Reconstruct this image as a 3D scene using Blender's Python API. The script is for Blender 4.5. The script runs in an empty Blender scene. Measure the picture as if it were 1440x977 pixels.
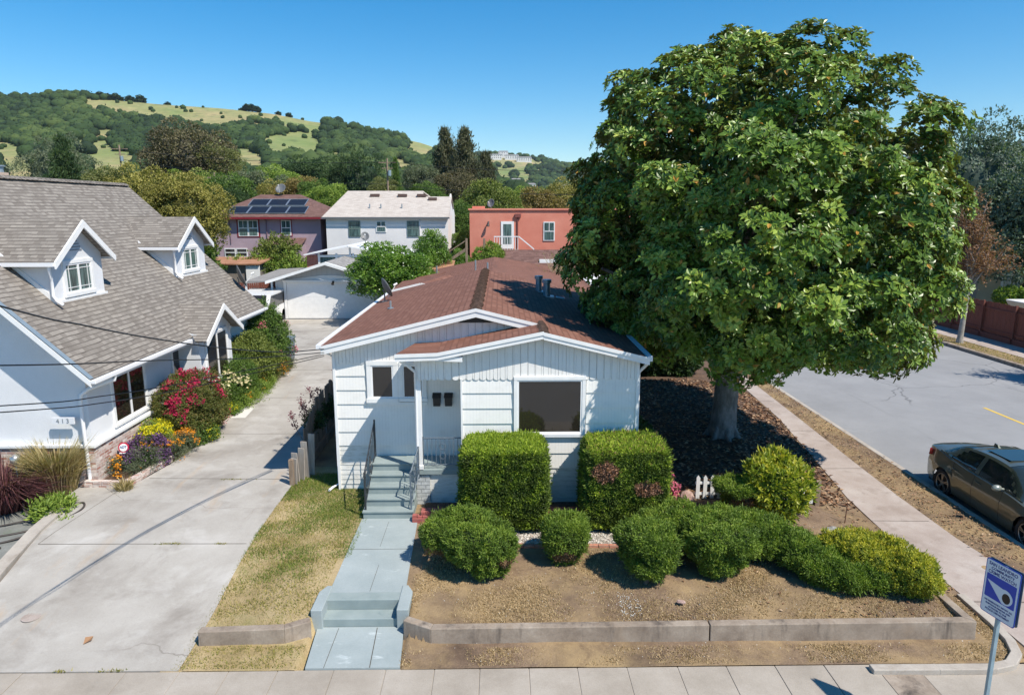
import bpy, math, random
import numpy as np
from mathutils import Vector, Matrix
R = math.radians
scene = bpy.context.scene
COL = scene.collection
rng = np.random.default_rng(7)
random.seed(5)

# ------------------------------------------------------------------ tagging
def tag(o, label=None, cat=None, group=None, kind=None):
    if label: o['label'] = label
    if cat: o['category'] = cat
    if group: o['group'] = group
    if kind: o['kind'] = kind
    return o

def thing(name, label, cat, loc=(0, 0, 0), rz=0.0, group=None):
    o = bpy.data.objects.new(name, None)
    o.empty_display_size = 0.2
    COL.objects.link(o)
    o.location = loc
    o.rotation_euler = (0, 0, rz)
    o['_w'] = list(loc)
    return tag(o, label, cat, group)

def wloc(o):
    return Vector(o['_w']) if o is not None and '_w' in o else Vector((0, 0, 0))

def link_mesh(name, me, parent=None, loc=None):
    o = bpy.data.objects.new(name, me)
    COL.objects.link(o)
    if parent is not None:
        o.parent = parent
        o['_w'] = list(wloc(parent))
    else:
        l = loc or (0, 0, 0)
        o.location = l
        o['_w'] = list(l)
    return o

def copy_tree(o, parent=None):
    c = o.copy()
    COL.objects.link(c)
    if parent is not None:
        c.parent = parent
    for ch in list(o.children):
        copy_tree(ch, c)
    return c

# ------------------------------------------------------------------ mesh builder
class MB:
    def __init__(s):
        s.v = []; s.f = []; s.sm = []; s.mi = []
    def face(s, pts, smooth=False, mi=0):
        i = len(s.v)
        s.v += [tuple(p) for p in pts]
        s.f.append(tuple(range(i, i + len(pts))))
        s.sm.append(smooth); s.mi.append(mi)
        return s
    def raw(s, vs, fs, smooth=False, mi=0):
        i = len(s.v)
        s.v += [tuple(p) for p in vs]
        for f in fs:
            s.f.append(tuple(i + k for k in f)); s.sm.append(smooth); s.mi.append(mi)
        return s
    def box(s, x0, x1, y0, y1, z0, z1, mi=0, M=None):
        vs = [(x0, y0, z0), (x1, y0, z0), (x1, y1, z0), (x0, y1, z0), (x0, y0, z1), (x1, y0, z1), (x1, y1, z1), (x0, y1, z1)]
        if M is not None: vs = [tuple(M @ Vector(p)) for p in vs]
        return s.raw(vs, [(0, 3, 2, 1), (4, 5, 6, 7), (0, 1, 5, 4), (1, 2, 6, 5), (2, 3, 7, 6), (3, 0, 4, 7)], mi=mi)
    def hull8(s, lo, hi, mi=0):
        # lo, hi: 4 points each (counter clockwise seen from above)
        n = len(lo)
        vs = list(lo) + list(hi)
        fs = [tuple(reversed(range(n))), tuple(range(n, 2 * n))]
        for k in range(n):
            j = (k + 1) % n
            fs.append((k, j, n + j, n + k))
        return s.raw(vs, fs, mi=mi)
    def prism(s, poly, z0, z1, mi=0):
        return s.hull8([(x, y, z0) for x, y in poly], [(x, y, z1) for x, y in poly], mi=mi)
    def slab(s, pts, t, mi=0):
        """planar polygon (counter clockwise seen from outside) thickened backwards by t along its normal"""
        p = [Vector(q) for q in pts]
        n = Vector((0, 0, 0))
        for k in range(len(p)):
            a, b = p[k], p[(k + 1) % len(p)]
            n += Vector(((a.y - b.y) * (a.z + b.z), (a.z - b.z) * (a.x + b.x), (a.x - b.x) * (a.y + b.y)))
        n.normalize()
        return s.hull8([q - n * t for q in p], p, mi=mi)
    def bar(s, a, b, w, h=None, up=(0, 0, 1), mi=0):
        a = Vector(a); b = Vector(b); h = h or w
        d = (b - a).normalized(); u = Vector(up)
        if abs(d.dot(u)) > .98: u = Vector((1, 0, 0))
        sd = d.cross(u).normalized(); u = sd.cross(d).normalized()
        q = [(-1, -1), (1, -1), (1, 1), (-1, 1)]
        vs = [p + sd * (x * w / 2) + u * (y * h / 2) for p in (a, b) for x, y in q]
        return s.raw(vs, [(0, 3, 2, 1), (4, 5, 6, 7), (0, 1, 5, 4), (1, 2, 6, 5), (2, 3, 7, 6), (3, 0, 4, 7)], mi=mi)
    def tube(s, pts, r, n=8, caps=True, smooth=True, mi=0):
        pts = [Vector(p) for p in pts]
        rr = r if isinstance(r, (list, tuple)) else [r] * len(pts)
        rings = []
        ref = None
        for i, p in enumerate(pts):
            d = (pts[min(i + 1, len(pts) - 1)] - pts[max(i - 1, 0)]).normalized()
            if ref is None:
                ref = Vector((1, 0, 0)) if abs(d.x) < .8 else Vector((0, 1, 0))
            a = (ref - d * ref.dot(d)).normalized(); ref = a
            b = d.cross(a)
            rings.append([p + (a * math.cos(2 * math.pi * k / n) + b * math.sin(2 * math.pi * k / n)) * rr[i] for k in range(n)])
        vs = [q for g in rings for q in g]; fs = []
        for i in range(len(pts) - 1):
            for k in range(n):
                j = (k + 1) % n
                fs.append((i * n + k, i * n + j, (i + 1) * n + j, (i + 1) * n + k))
        s.raw(vs, fs, smooth, mi)
        if caps:
            s.face(list(reversed(rings[0])), mi=mi); s.face(rings[-1], mi=mi)
        return s
    def build(s, name, mat, parent=None, loc=None, bevel=0):
        me = bpy.data.meshes.new(name)
        o0 = wloc(parent) if parent is not None else Vector(loc or (0, 0, 0))
        V = np.array(s.v, dtype=np.float64) - np.array(o0)
        me.from_pydata(V.tolist(), [], s.f)
        me.polygons.foreach_set('use_smooth', s.sm)
        me.polygons.foreach_set('material_index', s.mi)
        mats = mat if isinstance(mat, (list, tuple)) else [mat]
        for m in mats: me.materials.append(m)
        auto_uv(me, o0)
        me.update()
        o = link_mesh(name, me, parent, loc)
        if bevel:
            b = o.modifiers.new('bevel', 'BEVEL'); b.width = bevel; b.segments = 2; b.limit_method = 'ANGLE'
        return o

def auto_uv(me, o0=(0, 0, 0)):
    n = len(me.polygons)
    if n == 0: return
    nl = len(me.loops)
    uv = me.uv_layers.new(name='UVMap')
    co = np.empty(len(me.vertices) * 3); me.vertices.foreach_get('co', co); co = co.reshape(-1, 3) + np.array(o0)
    nor = np.empty(n * 3); me.polygons.foreach_get('normal', nor); nor = nor.reshape(-1, 3)
    tot = np.empty(n, dtype=np.int32); me.polygons.foreach_get('loop_total', tot)
    vi = np.empty(nl, dtype=np.int32); me.loops.foreach_get('vertex_index', vi)
    N = np.repeat(nor, tot, axis=0)
    flat = np.abs(N[:, 2]) > .985
    U = np.stack([-N[:, 1], N[:, 0], np.zeros(nl)], 1)
    U[flat] = (1, 0, 0)
    U /= np.maximum(np.linalg.norm(U, axis=1, keepdims=True), 1e-9)
    W = np.cross(N, U); W[flat] = (0, 1, 0)
    P = co[vi]
    out = np.stack([(P * U).sum(1), (P * W).sum(1)], 1).astype(np.float32)
    uv.data.foreach_set('uv', out.ravel())

def fast_mesh(name, V, F, mats, rnd=None, smooth=False, mi=None):
    """V (n,3), F (m,k) k = 3 or 4"""
    me = bpy.data.meshes.new(name)
    V = np.asarray(V, dtype=np.float32); F = np.asarray(F, dtype=np.int32)
    me.vertices.add(len(V)); me.vertices.foreach_set('co', V.ravel())
    k = F.shape[1]
    me.loops.add(F.size); me.loops.foreach_set('vertex_index', F.ravel())
    me.polygons.add(len(F))
    me.polygons.foreach_set('loop_start', np.arange(0, F.size, k, dtype=np.int32))
    me.polygons.foreach_set('use_smooth', np.full(len(F), smooth))
    if mi is not None: me.polygons.foreach_set('material_index', np.asarray(mi, dtype=np.int32))
    me.update(calc_edges=True)
    if rnd is not None:
        a = me.attributes.new('rnd', 'FLOAT', 'FACE')
        a.data.foreach_set('value', np.asarray(rnd, dtype=np.float32))
    for m in (mats if isinstance(mats, (list, tuple)) else [mats]): me.materials.append(m)
    me.validate()
    return me

def vn(P, freq, seed=0, octv=3):
    """cheap smooth vector noise, about -1..1"""
    g = np.random.default_rng(seed)
    out = np.zeros(len(P)); amp = 1.0; tot = 0
    for o in range(octv):
        for _ in range(5):
            k = g.normal(size=3); k /= np.linalg.norm(k)
            k *= freq * (0.7 + .7 * g.random())
            out += amp * np.sin(P @ k * 2 * math.pi + g.random() * 6.28)
        tot += amp * 2.2; amp *= .5; freq *= 2.1
    return out / tot

# ------------------------------------------------------------------ materials
MATS = {}
def _ramp(nt, stops):
    r = nt.nodes.new('ShaderNodeValToRGB')
    e = r.color_ramp.elements
    while len(e) < len(stops): e.new(.5)
    for i, (p, c) in enumerate(stops):
        e[i].position = p; e[i].color = (*c, 1)
    return r

def mat(name, col, rough=.7, metal=0, spec=.5, emit=None, trans=0, alpha=None):
    m = bpy.data.materials.new(name); m.use_nodes = True
    b = m.node_tree.nodes['Principled BSDF']
    b.inputs['Base Color'].default_value = (*col, 1)
    b.inputs['Roughness'].default_value = rough
    b.inputs['Metallic'].default_value = metal
    b.inputs['Specular IOR Level'].default_value = spec
    if trans: b.inputs['Transmission Weight'].default_value = trans
    MATS[name] = m
    return m

def coords(nt, kind='Object', scale=(1, 1, 1)):
    if kind == 'World':
        g = nt.nodes.new('ShaderNodeNewGeometry'); out = g.outputs['Position']
    elif kind == 'UV':
        t = nt.nodes.new('ShaderNodeTexCoord'); out = t.outputs['UV']
    else:
        t = nt.nodes.new('ShaderNodeTexCoord'); out = t.outputs['Object']
    mp = nt.nodes.new('ShaderNodeMapping'); mp.inputs['Scale'].default_value = scale
    nt.links.new(out, mp.inputs['Vector'])
    return mp.outputs[0]

def noise_node(nt, vec, scale, detail=6, rough=.6, dist=0):
    n = nt.nodes.new('ShaderNodeTexNoise')
    n.inputs['Scale'].default_value = scale; n.inputs['Detail'].default_value = detail
    n.inputs['Roughness'].default_value = rough; n.inputs['Distortion'].default_value = dist
    nt.links.new(vec, n.inputs['Vector'])
    return n.outputs['Fac']

def mixc(nt, fac, a, b, mode='MIX'):
    m = nt.nodes.new('ShaderNodeMix'); m.data_type = 'RGBA'; m.blend_type = mode
    if isinstance(fac, (int, float)): m.inputs[0].default_value = fac
    else: nt.links.new(fac, m.inputs[0])
    for sock, v in ((m.inputs[6], a), (m.inputs[7], b)):
        if isinstance(v, tuple): sock.default_value = (*v, 1)
        else: nt.links.new(v, sock)
    return m.outputs[2]

def mathn(nt, op, a, b=None, clamp=False):
    m = nt.nodes.new('ShaderNodeMath'); m.operation = op; m.use_clamp = clamp
    for i, v in enumerate((a, b)):
        if v is None: continue
        if isinstance(v, (int, float)): m.inputs[i].default_value = v
        else: nt.links.new(v, m.inputs[i])
    return m.outputs[0]

def thresh(nt, v, lo, hi):
    m = nt.nodes.new('ShaderNodeMapRange')
    m.inputs['From Min'].default_value = lo; m.inputs['From Max'].default_value = hi
    nt.links.new(v, m.inputs['Value'])
    return m.outputs[0]

def bump(nt, h, strength=.3, dist=.02, prev=None):
    b = nt.nodes.new('ShaderNodeBump'); b.inputs['Strength'].default_value = strength; b.inputs['Distance'].default_value = dist
    nt.links.new(h, b.inputs['Height'])
    if prev is not None: nt.links.new(prev, b.inputs['Normal'])
    return b.outputs[0]

def cracks(nt, v, c, scale, width, col, amount=.7, dist=.35):
    d = nt.nodes.new('ShaderNodeTexNoise'); d.inputs['Scale'].default_value = scale * 4; d.inputs['Detail'].default_value = 6; nt.links.new(v, d.inputs['Vector'])
    vm = nt.nodes.new('ShaderNodeVectorMath'); vm.operation = 'MULTIPLY_ADD'; nt.links.new(d.outputs['Color'], vm.inputs[0]); vm.inputs[1].default_value = (dist / scale * .5,) * 3; nt.links.new(v, vm.inputs[2])
    vo = nt.nodes.new('ShaderNodeTexVoronoi'); vo.feature = 'DISTANCE_TO_EDGE'; vo.inputs['Scale'].default_value = scale; nt.links.new(vm.outputs[0], vo.inputs['Vector'])
    ln = thresh(nt, vo.outputs['Distance'], width * scale, 0)
    mk = thresh(nt, noise_node(nt, v, scale * .8, 3), .46, .56)
    f = mathn(nt, 'MULTIPLY', mathn(nt, 'MULTIPLY', ln, mk, True), amount, True)
    return mixc(nt, f, c, col)

def nmat(name, stops, scale=3, rough=.8, detail=6, nr=.6, bmp=.2, bdist=.01, bscale=None, kind='World', cscale=(1, 1, 1),
         stain=None, spec=.4, fine=None, metal=0, crack=None):
    """noise-coloured surface. stops: ramp; stain=(colour, scale, lo, hi, amount); fine=(scale, amount)"""
    m = bpy.data.materials.new(name); m.use_nodes = True; nt = m.node_tree
    b = nt.nodes['Principled BSDF']
    v = coords(nt, kind, cscale)
    n = noise_node(nt, v, scale, detail, nr)
    r = _ramp(nt, stops); nt.links.new(n, r.inputs[0])
    c = r.outputs[0]
    if fine:
        f = noise_node(nt, v, fine[0], 3, .7)
        g = _ramp(nt, [(0.25, (1 - fine[1],) * 3), (0.75, (1 + fine[1],) * 3)]); nt.links.new(f, g.inputs[0])
        c = mixc(nt, 1.0, c, g.outputs[0], 'MULTIPLY')
    for st in (stain if isinstance(stain, list) else [stain] if stain else []):
        sc, ss, lo, hi, am = st[:5]
        v2 = coords(nt, kind, st[5]) if len(st) > 5 else v
        sn = noise_node(nt, v2, ss, 5, .65, .3)
        t = thresh(nt, sn, lo, hi)
        t = mathn(nt, 'MULTIPLY', t, am)
        c = mixc(nt, t, c, sc)
    if crack: c = cracks(nt, v, c, *crack)
    nt.links.new(c, b.inputs['Base Color'])
    b.inputs['Roughness'].default_value = rough; b.inputs['Specular IOR Level'].default_value = spec
    b.inputs['Metallic'].default_value = metal
    if bmp:
        h = noise_node(nt, v, bscale or scale * 8, 5, .7)
        nt.links.new(bump(nt, h, bmp, bdist), b.inputs['Normal'])
    MATS[name] = m
    return m

def leafmat(name, stops, rough=.5, spec=.4, back=None, trans=.25, tint=None):
    m = bpy.data.materials.new(name); m.use_nodes = True; nt = m.node_tree
    b = nt.nodes['Principled BSDF']; out = nt.nodes['Material Output']
    a = nt.nodes.new('ShaderNodeAttribute'); a.attribute_name = 'rnd'
    r = _ramp(nt, stops); nt.links.new(a.outputs['Fac'], r.inputs[0])
    c = r.outputs[0]
    if back:
        g = nt.nodes.new('ShaderNodeNewGeometry')
        c = mixc(nt, g.outputs['Backfacing'], c, back)
    nt.links.new(c, b.inputs['Base Color'])
    b.inputs['Roughness'].default_value = rough; b.inputs['Specular IOR Level'].default_value = spec
    t = nt.nodes.new('ShaderNodeBsdfTranslucent')
    tc = mixc(nt, 1.0, c, tint or (1.3, 1.5, .5), 'MULTIPLY')
    nt.links.new(tc, t.inputs['Color'])
    mx = nt.nodes.new('ShaderNodeMixShader'); mx.inputs[0].default_value = trans
    nt.links.new(b.outputs[0], mx.inputs[1]); nt.links.new(t.outputs[0], mx.inputs[2])
    nt.links.new(mx.outputs[0], out.inputs['Surface'])
    MATS[name] = m
    return m

def shingle(name, cols, w, h, mortar=.01, bmp=.5, mcol=(.05, .045, .04), bias=0, var=None, streak=.15, wob=.03):
    wobv = wob
    m = bpy.data.materials.new(name); m.use_nodes = True; nt = m.node_tree
    b = nt.nodes['Principled BSDF']
    v = coords(nt, 'UV')
    wob = nt.nodes.new('ShaderNodeTexNoise'); wob.inputs['Scale'].default_value = 2.2; nt.links.new(v, wob.inputs['Vector'])
    vm = nt.nodes.new('ShaderNodeVectorMath'); vm.operation = 'MULTIPLY_ADD'
    nt.links.new(wob.outputs['Color'], vm.inputs[0]); vm.inputs[1].default_value = (wobv, wobv, 0); nt.links.new(v, vm.inputs[2])
    br = nt.nodes.new('ShaderNodeTexBrick')
    br.inputs['Scale'].default_value = 1; br.inputs['Brick Width'].default_value = w; br.inputs['Row Height'].default_value = h
    br.inputs['Mortar Size'].default_value = mortar; br.inputs['Mortar Smooth'].default_value = .3
    br.inputs['Color1'].default_value = (0, 0, 0, 1); br.inputs['Color2'].default_value = (1, 1, 1, 1); br.inputs['Mortar'].default_value = (.5, .5, .5, 1)
    br.offset = .5; br.inputs['Bias'].default_value = bias
    nt.links.new(vm.outputs[0], br.inputs['Vector'])
    n = noise_node(nt, v, 2.3, 8, .7)
    f = noise_node(nt, v, 60, 2, .8)
    bw = nt.nodes.new('ShaderNodeSeparateColor'); nt.links.new(br.outputs['Color'], bw.inputs[0])
    x = mathn(nt, 'MULTIPLY', bw.outputs[0], .5)
    x = mathn(nt, 'ADD', x, mathn(nt, 'MULTIPLY', n, .5))
    x = mathn(nt, 'ADD', x, mathn(nt, 'MULTIPLY', f, .14))
    x = mathn(nt, 'SUBTRACT', x, .12)
    r = _ramp(nt, cols); nt.links.new(x, r.inputs[0])
    # row line, painted dark like the shadow under each shingle tab
    sp = nt.nodes.new('ShaderNodeSeparateXYZ'); nt.links.new(vm.outputs[0], sp.inputs[0])
    fr = mathn(nt, 'FRACT', mathn(nt, 'DIVIDE', sp.outputs[1], h))
    line = thresh(nt, fr, .30, .08)
    lm = mathn(nt, 'MULTIPLY', line, mathn(nt, 'ADD', .3, mathn(nt, 'MULTIPLY', bw.outputs[0], .65)))
    c = mixc(nt, lm, r.outputs[0], mcol)
    c = mixc(nt, mathn(nt, 'MULTIPLY', br.outputs['Fac'], .6), c, mcol)
    # long weather streaks running down the slope
    v3 = coords(nt, 'UV', (1.6, .18, 1)); st = noise_node(nt, v3, 1.0, 5, .6)
    c = mixc(nt, mathn(nt, 'MULTIPLY', thresh(nt, st, .5, .75), streak), c, (.03, .028, .026))
    nt.links.new(c, b.inputs['Base Color'])
    b.inputs['Roughness'].default_value = .92; b.inputs['Specular IOR Level'].default_value = .2
    hgt = mathn(nt, 'ADD', mathn(nt, 'MULTIPLY', fr, -1.0), mathn(nt, 'MULTIPLY', bw.outputs[0], .5))
    nt.links.new(bump(nt, hgt, bmp, .012), b.inputs['Normal'])
    MATS[name] = m
    return m

def brickmat(name, c1, c2, mortar, w=.21, h=.075, ms=.008, kind='UV'):
    m = bpy.data.materials.new(name); m.use_nodes = True; nt = m.node_tree
    b = nt.nodes['Principled BSDF']
    v = coords(nt, kind)
    br = nt.nodes.new('ShaderNodeTexBrick'); br.inputs['Scale'].default_value = 1
    br.inputs['Brick Width'].default_value = w; br.inputs['Row Height'].default_value = h; br.inputs['Mortar Size'].default_value = ms
    br.inputs['Color1'].default_value = (*c1, 1); br.inputs['Color2'].default_value = (*c2, 1); br.inputs['Mortar'].default_value = (*mortar, 1)
    nt.links.new(v, br.inputs['Vector'])
    n = noise_node(nt, v, 9, 5, .7)
    g = _ramp(nt, [(.3, (.7, .7, .7)), (.7, (1.2, 1.2, 1.2))]); nt.links.new(n, g.inputs[0])
    nt.links.new(mixc(nt, 1, br.outputs['Color'], g.outputs[0], 'MULTIPLY'), b.inputs['Base Color'])
    b.inputs['Roughness'].default_value = .9
    nt.links.new(bump(nt, mathn(nt, 'MULTIPLY', br.outputs['Fac'], -1.0), .6, .01), b.inputs['Normal'])
    MATS[name] = m
    return m
# ------------------------------------------------------------------ the palette
def groovemat(name, c, pitch, depth=.01, rough=.6, dirt=.15, horiz=False, gw=.08):
    """painted boards with grooves every `pitch` metres along U (or V)"""
    m = bpy.data.materials.new(name); m.use_nodes = True; nt = m.node_tree
    b = nt.nodes['Principled BSDF']
    v = coords(nt, 'UV'); sp = nt.nodes.new('ShaderNodeSeparateXYZ'); nt.links.new(v, sp.inputs[0])
    fr = mathn(nt, 'FRACT', mathn(nt, 'DIVIDE', sp.outputs[1 if horiz else 0], pitch))
    ln = mathn(nt, 'SUBTRACT', 1.0, thresh(nt, mathn(nt, 'ABSOLUTE', mathn(nt, 'SUBTRACT', fr, .5)), 0, gw))
    n = noise_node(nt, v, 3.1, 8, .7)
    vs = coords(nt, 'UV', (14, 1.2, 1)); n2 = noise_node(nt, vs, 1.4, 6, .7)
    dc = tuple(x * .55 for x in c)
    col = mixc(nt, mathn(nt, 'MULTIPLY', thresh(nt, n, .5, .8), dirt * 2), c, dc)
    col = mixc(nt, mathn(nt, 'MULTIPLY', thresh(nt, n2, .55, .85), dirt), col, (c[0] * .5, c[1] * .48, c[2] * .42))
    col = mixc(nt, mathn(nt, 'MULTIPLY', ln, .45), col, tuple(x * .35 for x in c))
    nt.links.new(col, b.inputs['Base Color']); b.inputs['Roughness'].default_value = rough
    hh = mathn(nt, 'ADD', mathn(nt, 'MULTIPLY', ln, -1.0), mathn(nt, 'MULTIPLY', n2, .12))
    nt.links.new(bump(nt, hh, .7, depth), b.inputs['Normal'])
    MATS[name] = m
    return m

siding_m = groovemat('white_shake_paint', (.80, .785, .75), .072, .002, .6, .14, gw=.03)
board_m = groovemat('white_board_paint', (.79, .775, .745), .165, .012, .6, .16, gw=.05)
white_m = nmat('white_trim_paint', [(.3, (.74, .74, .73)), (.7, (.82, .82, .81))], 4, .5, bmp=.05)
lapwhite_m = nmat('weathered_white_boards', [(.25, (.5, .48, .42)), (.5, (.70, .69, .65)), (.8, (.78, .77, .75))], 5, .7, cscale=(1, 1, 4), stain=((.12, .11, .1), 7, .68, .8, .6, (1, 1, 6)), bmp=.2)
roof_m = shingle('red_brown_shingles', [(.0, (.15, .068, .048)), (.5, (.21, .102, .074)), (1, (.275, .145, .108))], .3, .135, .004, .3, (.13, .06, .044), streak=.35)
ridge_m = nmat('dark_ridge_shingles', [(.3, (.05, .032, .025)), (.7, (.16, .10, .075))], 8, .95, bmp=.5)
groof_m = shingle('grey_brown_shingles', [(.0, (.13, .112, .097)), (.45, (.225, .203, .18)), (1, (.335, .305, .27))], .16, .13, .002, .6, (.05, .042, .036), streak=.15, wob=.05)
proof_m = shingle('brown_hip_shingles', [(.1, (.11, .06, .05)), (.9, (.24, .14, .12))], .35, .16, .006, .3, (.07, .04, .035))
wroof_m = shingle('pale_beige_shingles', [(.1, (.40, .35, .31)), (.9, (.58, .53, .48))], .35, .16, .006, .3, (.3, .26, .23), streak=.05)
gar_roof_m = shingle('light_grey_shingles', [(.1, (.22, .21, .20)), (.9, (.38, .37, .36))], .35, .16, .006, .3, (.13, .12, .12))
stucco_m = nmat('white_grey_stucco', [(.3, (.66, .67, .685)), (.7, (.74, .75, .77))], 1.2, .85, bmp=.7, bdist=.006, bscale=26, fine=(40, .04))
pstucco_m = nmat('mauve_stucco', [(.3, (.33, .245, .29)), (.7, (.40, .30, .345))], .8, .9, bmp=.3, fine=(25, .05))
wstucco_m = nmat('white_stucco', [(.3, (.70, .68, .67)), (.7, (.80, .78, .77))], .6, .9, bmp=.3)
rstucco_m = nmat('coral_stucco', [(.3, (.58, .19, .13)), (.7, (.68, .27, .19))], .7, .9, bmp=.3, stain=((.66, .36, .3), 2.5, .6, .8, .3))
bstucco_m = nmat('beige_stucco', [(.3, (.40, .33, .22)), (.7, (.5, .42, .3))], .7, .9, bmp=.3)
glass_m = mat('dark_window_glass', (.022, .018, .014), .04, 0, .9)
teal_glass_m = nmat('curtained_window_glass', [(.35, (.02, .035, .035)), (.6, (.12, .20, .19)), (.8, (.3, .38, .36))], 2.5, .06, kind='Object', cscale=(6, 6, .4), bmp=0, spec=.8)
blind_m = groovemat('pale_blinds', (.55, .56, .52), .06, .004, .4, .05, horiz=True, gw=.15)
vinyl_m = mat('white_vinyl_frame', (.82, .82, .82), .35)
red_trim_m = mat('dark_red_trim', (.22, .02, .03), .5)
black_m = mat('black_paint', (.012, .012, .014), .4)
iron_m = nmat('painted_grey_iron', [(.3, (.10, .13, .16)), (.7, (.2, .24, .28))], 20, .45, bmp=.1, metal=.3)
gutter_m = mat('white_gutter', (.78, .78, .79), .35)
step_m = nmat('blue_grey_step_paint', [(.3, (.215, .265, .265)), (.7, (.285, .335, .33))], 2.5, .7, stain=((.14, .19, .2), 6, .62, .75, .5), bmp=.15, bscale=60)
path_m = nmat('blue_grey_path_paint', [(.3, (.26, .305, .31)), (.7, (.34, .385, .39))], 1.1, .8, stain=[((.62, .68, .69), 2.2, .62, .74, .6, (1, 2.2, 1)), ((.25, .31, .33), 5, .64, .8, .5)], bmp=.2, bscale=60, fine=(35, .06))
conc_m = nmat('driveway_concrete', [(.25, (.275, .25, .22)), (.5, (.37, .345, .31)), (.75, (.45, .425, .39))], .5, .9, 9, .68, .25, .004, 70,
              stain=[((.19, .165, .14), .8, .52, .74, .7), ((.52, .50, .47), 1.1, .55, .75, .6), ((.45, .30, .17), 1.0, .60, .76, .5, (1.6, .25, 1)), ((.22, .19, .16), .6, .55, .8, .4, (2.2, .22, 1))], fine=(45, .09), crack=(.16, .016, (.12, .1, .08), .8))
side_m = nmat('sidewalk_concrete', [(.25, (.265, .23, .19)), (.5, (.345, .305, .258)), (.75, (.42, .378, .33))], .9, .92, 9, .68, .25, .004, 80, fine=(60, .12), stain=((.24, .2, .17), 2.2, .6, .8, .45))
side2_m = nmat('old_sidewalk_concrete', [(.25, (.27, .215, .18)), (.5, (.37, .31, .275)), (.75, (.46, .41, .375))], .8, .92, 9, .7, .25, .004, 70, fine=(40, .1), stain=((.2, .155, .125), 1.8, .54, .74, .6))
wall_conc_m = nmat('weathered_wall_concrete', [(.25, (.14, .105, .08)), (.5, (.27, .22, .175)), (.75, (.40, .34, .28))], 1.7, .95, 8, .7, .35, .006, 50, stain=[((.06, .05, .045), 2.6, .54, .70, .85, (1, 1, .18)), ((.30, .22, .15), 1.2, .55, .7, .5)], fine=(30, .12))
kerb_m = nmat('kerb_concrete', [(.3, (.32, .28, .24)), (.7, (.46, .42, .37))], 1.7, .92, 8, .7, .3, .005, 50, fine=(40, .1), stain=((.2, .16, .12), 2.4, .58, .75, .5))
asph_m = nmat('worn_asphalt', [(.25, (.215, .216, .22)), (.5, (.252, .253, .257)), (.75, (.295, .295, .298))], .35, .93, 8, .7, .35, .004, 90, fine=(70, .1), stain=[((.16, .16, .17), .9, .62, .8, .4), ((.34, .34, .345), .5, .6, .8, .3, (2, .3, 1)), ((.12, .12, .125), 1.1, .60, .74, .35, (1.2, .12, 1))], crack=(.22, .035, (.09, .09, .095), .75))
pad_m = nmat('dark_concrete_pad', [(.25, (.13, .135, .125)), (.55, (.2, .205, .19)), (.8, (.3, .3, .28))], 1.8, .93, 9, .7, .3, .005, 60, stain=((.10, .14, .07), 2.2, .6, .75, .5), fine=(40, .12))
ground_m = nmat('back_lot_ground', [(.3, (.13, .10, .065)), (.55, (.15, .15, .06)), (.75, (.26, .22, .13))], .12, .95, 8, .7, .3, .02, 5)
soil_m = nmat('bare_garden_soil', [(.3, (.07, .046, .031)), (.5, (.165, .112, .074)), (.7, (.27, .19, .125))], .8, .97, 10, .72, .8, .02, 26, fine=(38, .3),
              stain=[((.36, .255, .13), .6, .42, .62, .75), ((.10, .06, .04), 2.1, .56, .72, .6), ((.42, .33, .22), 9, .66, .74, .4)])
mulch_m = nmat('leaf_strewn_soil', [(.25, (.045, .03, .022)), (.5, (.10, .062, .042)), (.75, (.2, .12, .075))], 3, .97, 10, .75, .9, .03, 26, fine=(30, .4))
lawn_m = nmat('dry_lawn_soil', [(.25, (.17, .14, .055)), (.42, (.30, .225, .11)), (.6, (.42, .325, .18)), (.78, (.26, .17, .09))], 1.1, .97, 10, .7, .8, .02, 30, fine=(45, .3), stain=((.13, .16, .03), .7, .54, .7, .5))
gravel_m = leafmat('gravel_stones', [(0, (.25, .22, .18)), (.4, (.5, .46, .4)), (.8, (.68, .65, .6)), (1, (.35, .25, .2))], .9, .2, trans=0)
yellow_m = nmat('worn_yellow_paint', [(.3, (.55, .36, .06)), (.7, (.68, .47, .10))], 8, .8, bmp=.1)
joint_m = mat('dark_joint_gap', (.07, .06, .045), .95)  # plain dark colour of the joints between slabs
rbrick_m = brickmat('red_painted_brick', (.30, .075, .065), (.42, .13, .11), (.3, .12, .1), .2, .085)
ubrick_m = brickmat('used_brick', (.36, .16, .12), (.68, .60, .55), (.6, .55, .5), .21, .07)
orange_edge_m = brickmat('orange_edging_brick', (.42, .17, .11), (.5, .24, .17), (.3, .2, .15), .2, .1)
wood_m = groovemat('weathered_fence_wood', (.23, .18, .14), .14, .02, .9, .4)
redfence_m = groovemat('red_stained_fence', (.18, .056, .037), .15, .02, .75, .35)
greyfence_m = groovemat('grey_fence_boards', (.22, .19, .165), .14, .02, .9, .4)
post_m = nmat('weathered_post', [(.3, (.16, .11, .075)), (.7, (.34, .26, .19))], 9, .9, cscale=(1, 1, .2))
rock_m = nmat('grey_rock', [(.3, (.14, .14, .13)), (.7, (.38, .37, .35))], 8, .9, bmp=.6, bdist=.02)
pinkrock_m = nmat('pinkish_rock', [(.3, (.28, .17, .14)), (.7, (.5, .38, .33))], 8, .9, bmp=.6, bdist=.02)
bark_m = nmat('grey_magnolia_bark', [(.3, (.085, .08, .075)), (.5, (.20, .195, .185)), (.7, (.36, .35, .34))], 5, .92, 9, .7, .8, .02, 16, cscale=(1, 1, .45))
trunk_m = nmat('brown_bark', [(.3, (.08, .06, .045)), (.7, (.2, .16, .12))], 5, .95, bmp=.6, bdist=.02)
galv_m = nmat('galvanised_steel', [(.3, (.30, .36, .40)), (.7, (.42, .48, .52))], 12, .4, metal=.6, bmp=.05)
dish_m = mat('grey_dish', (.12, .125, .13), .5)
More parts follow.
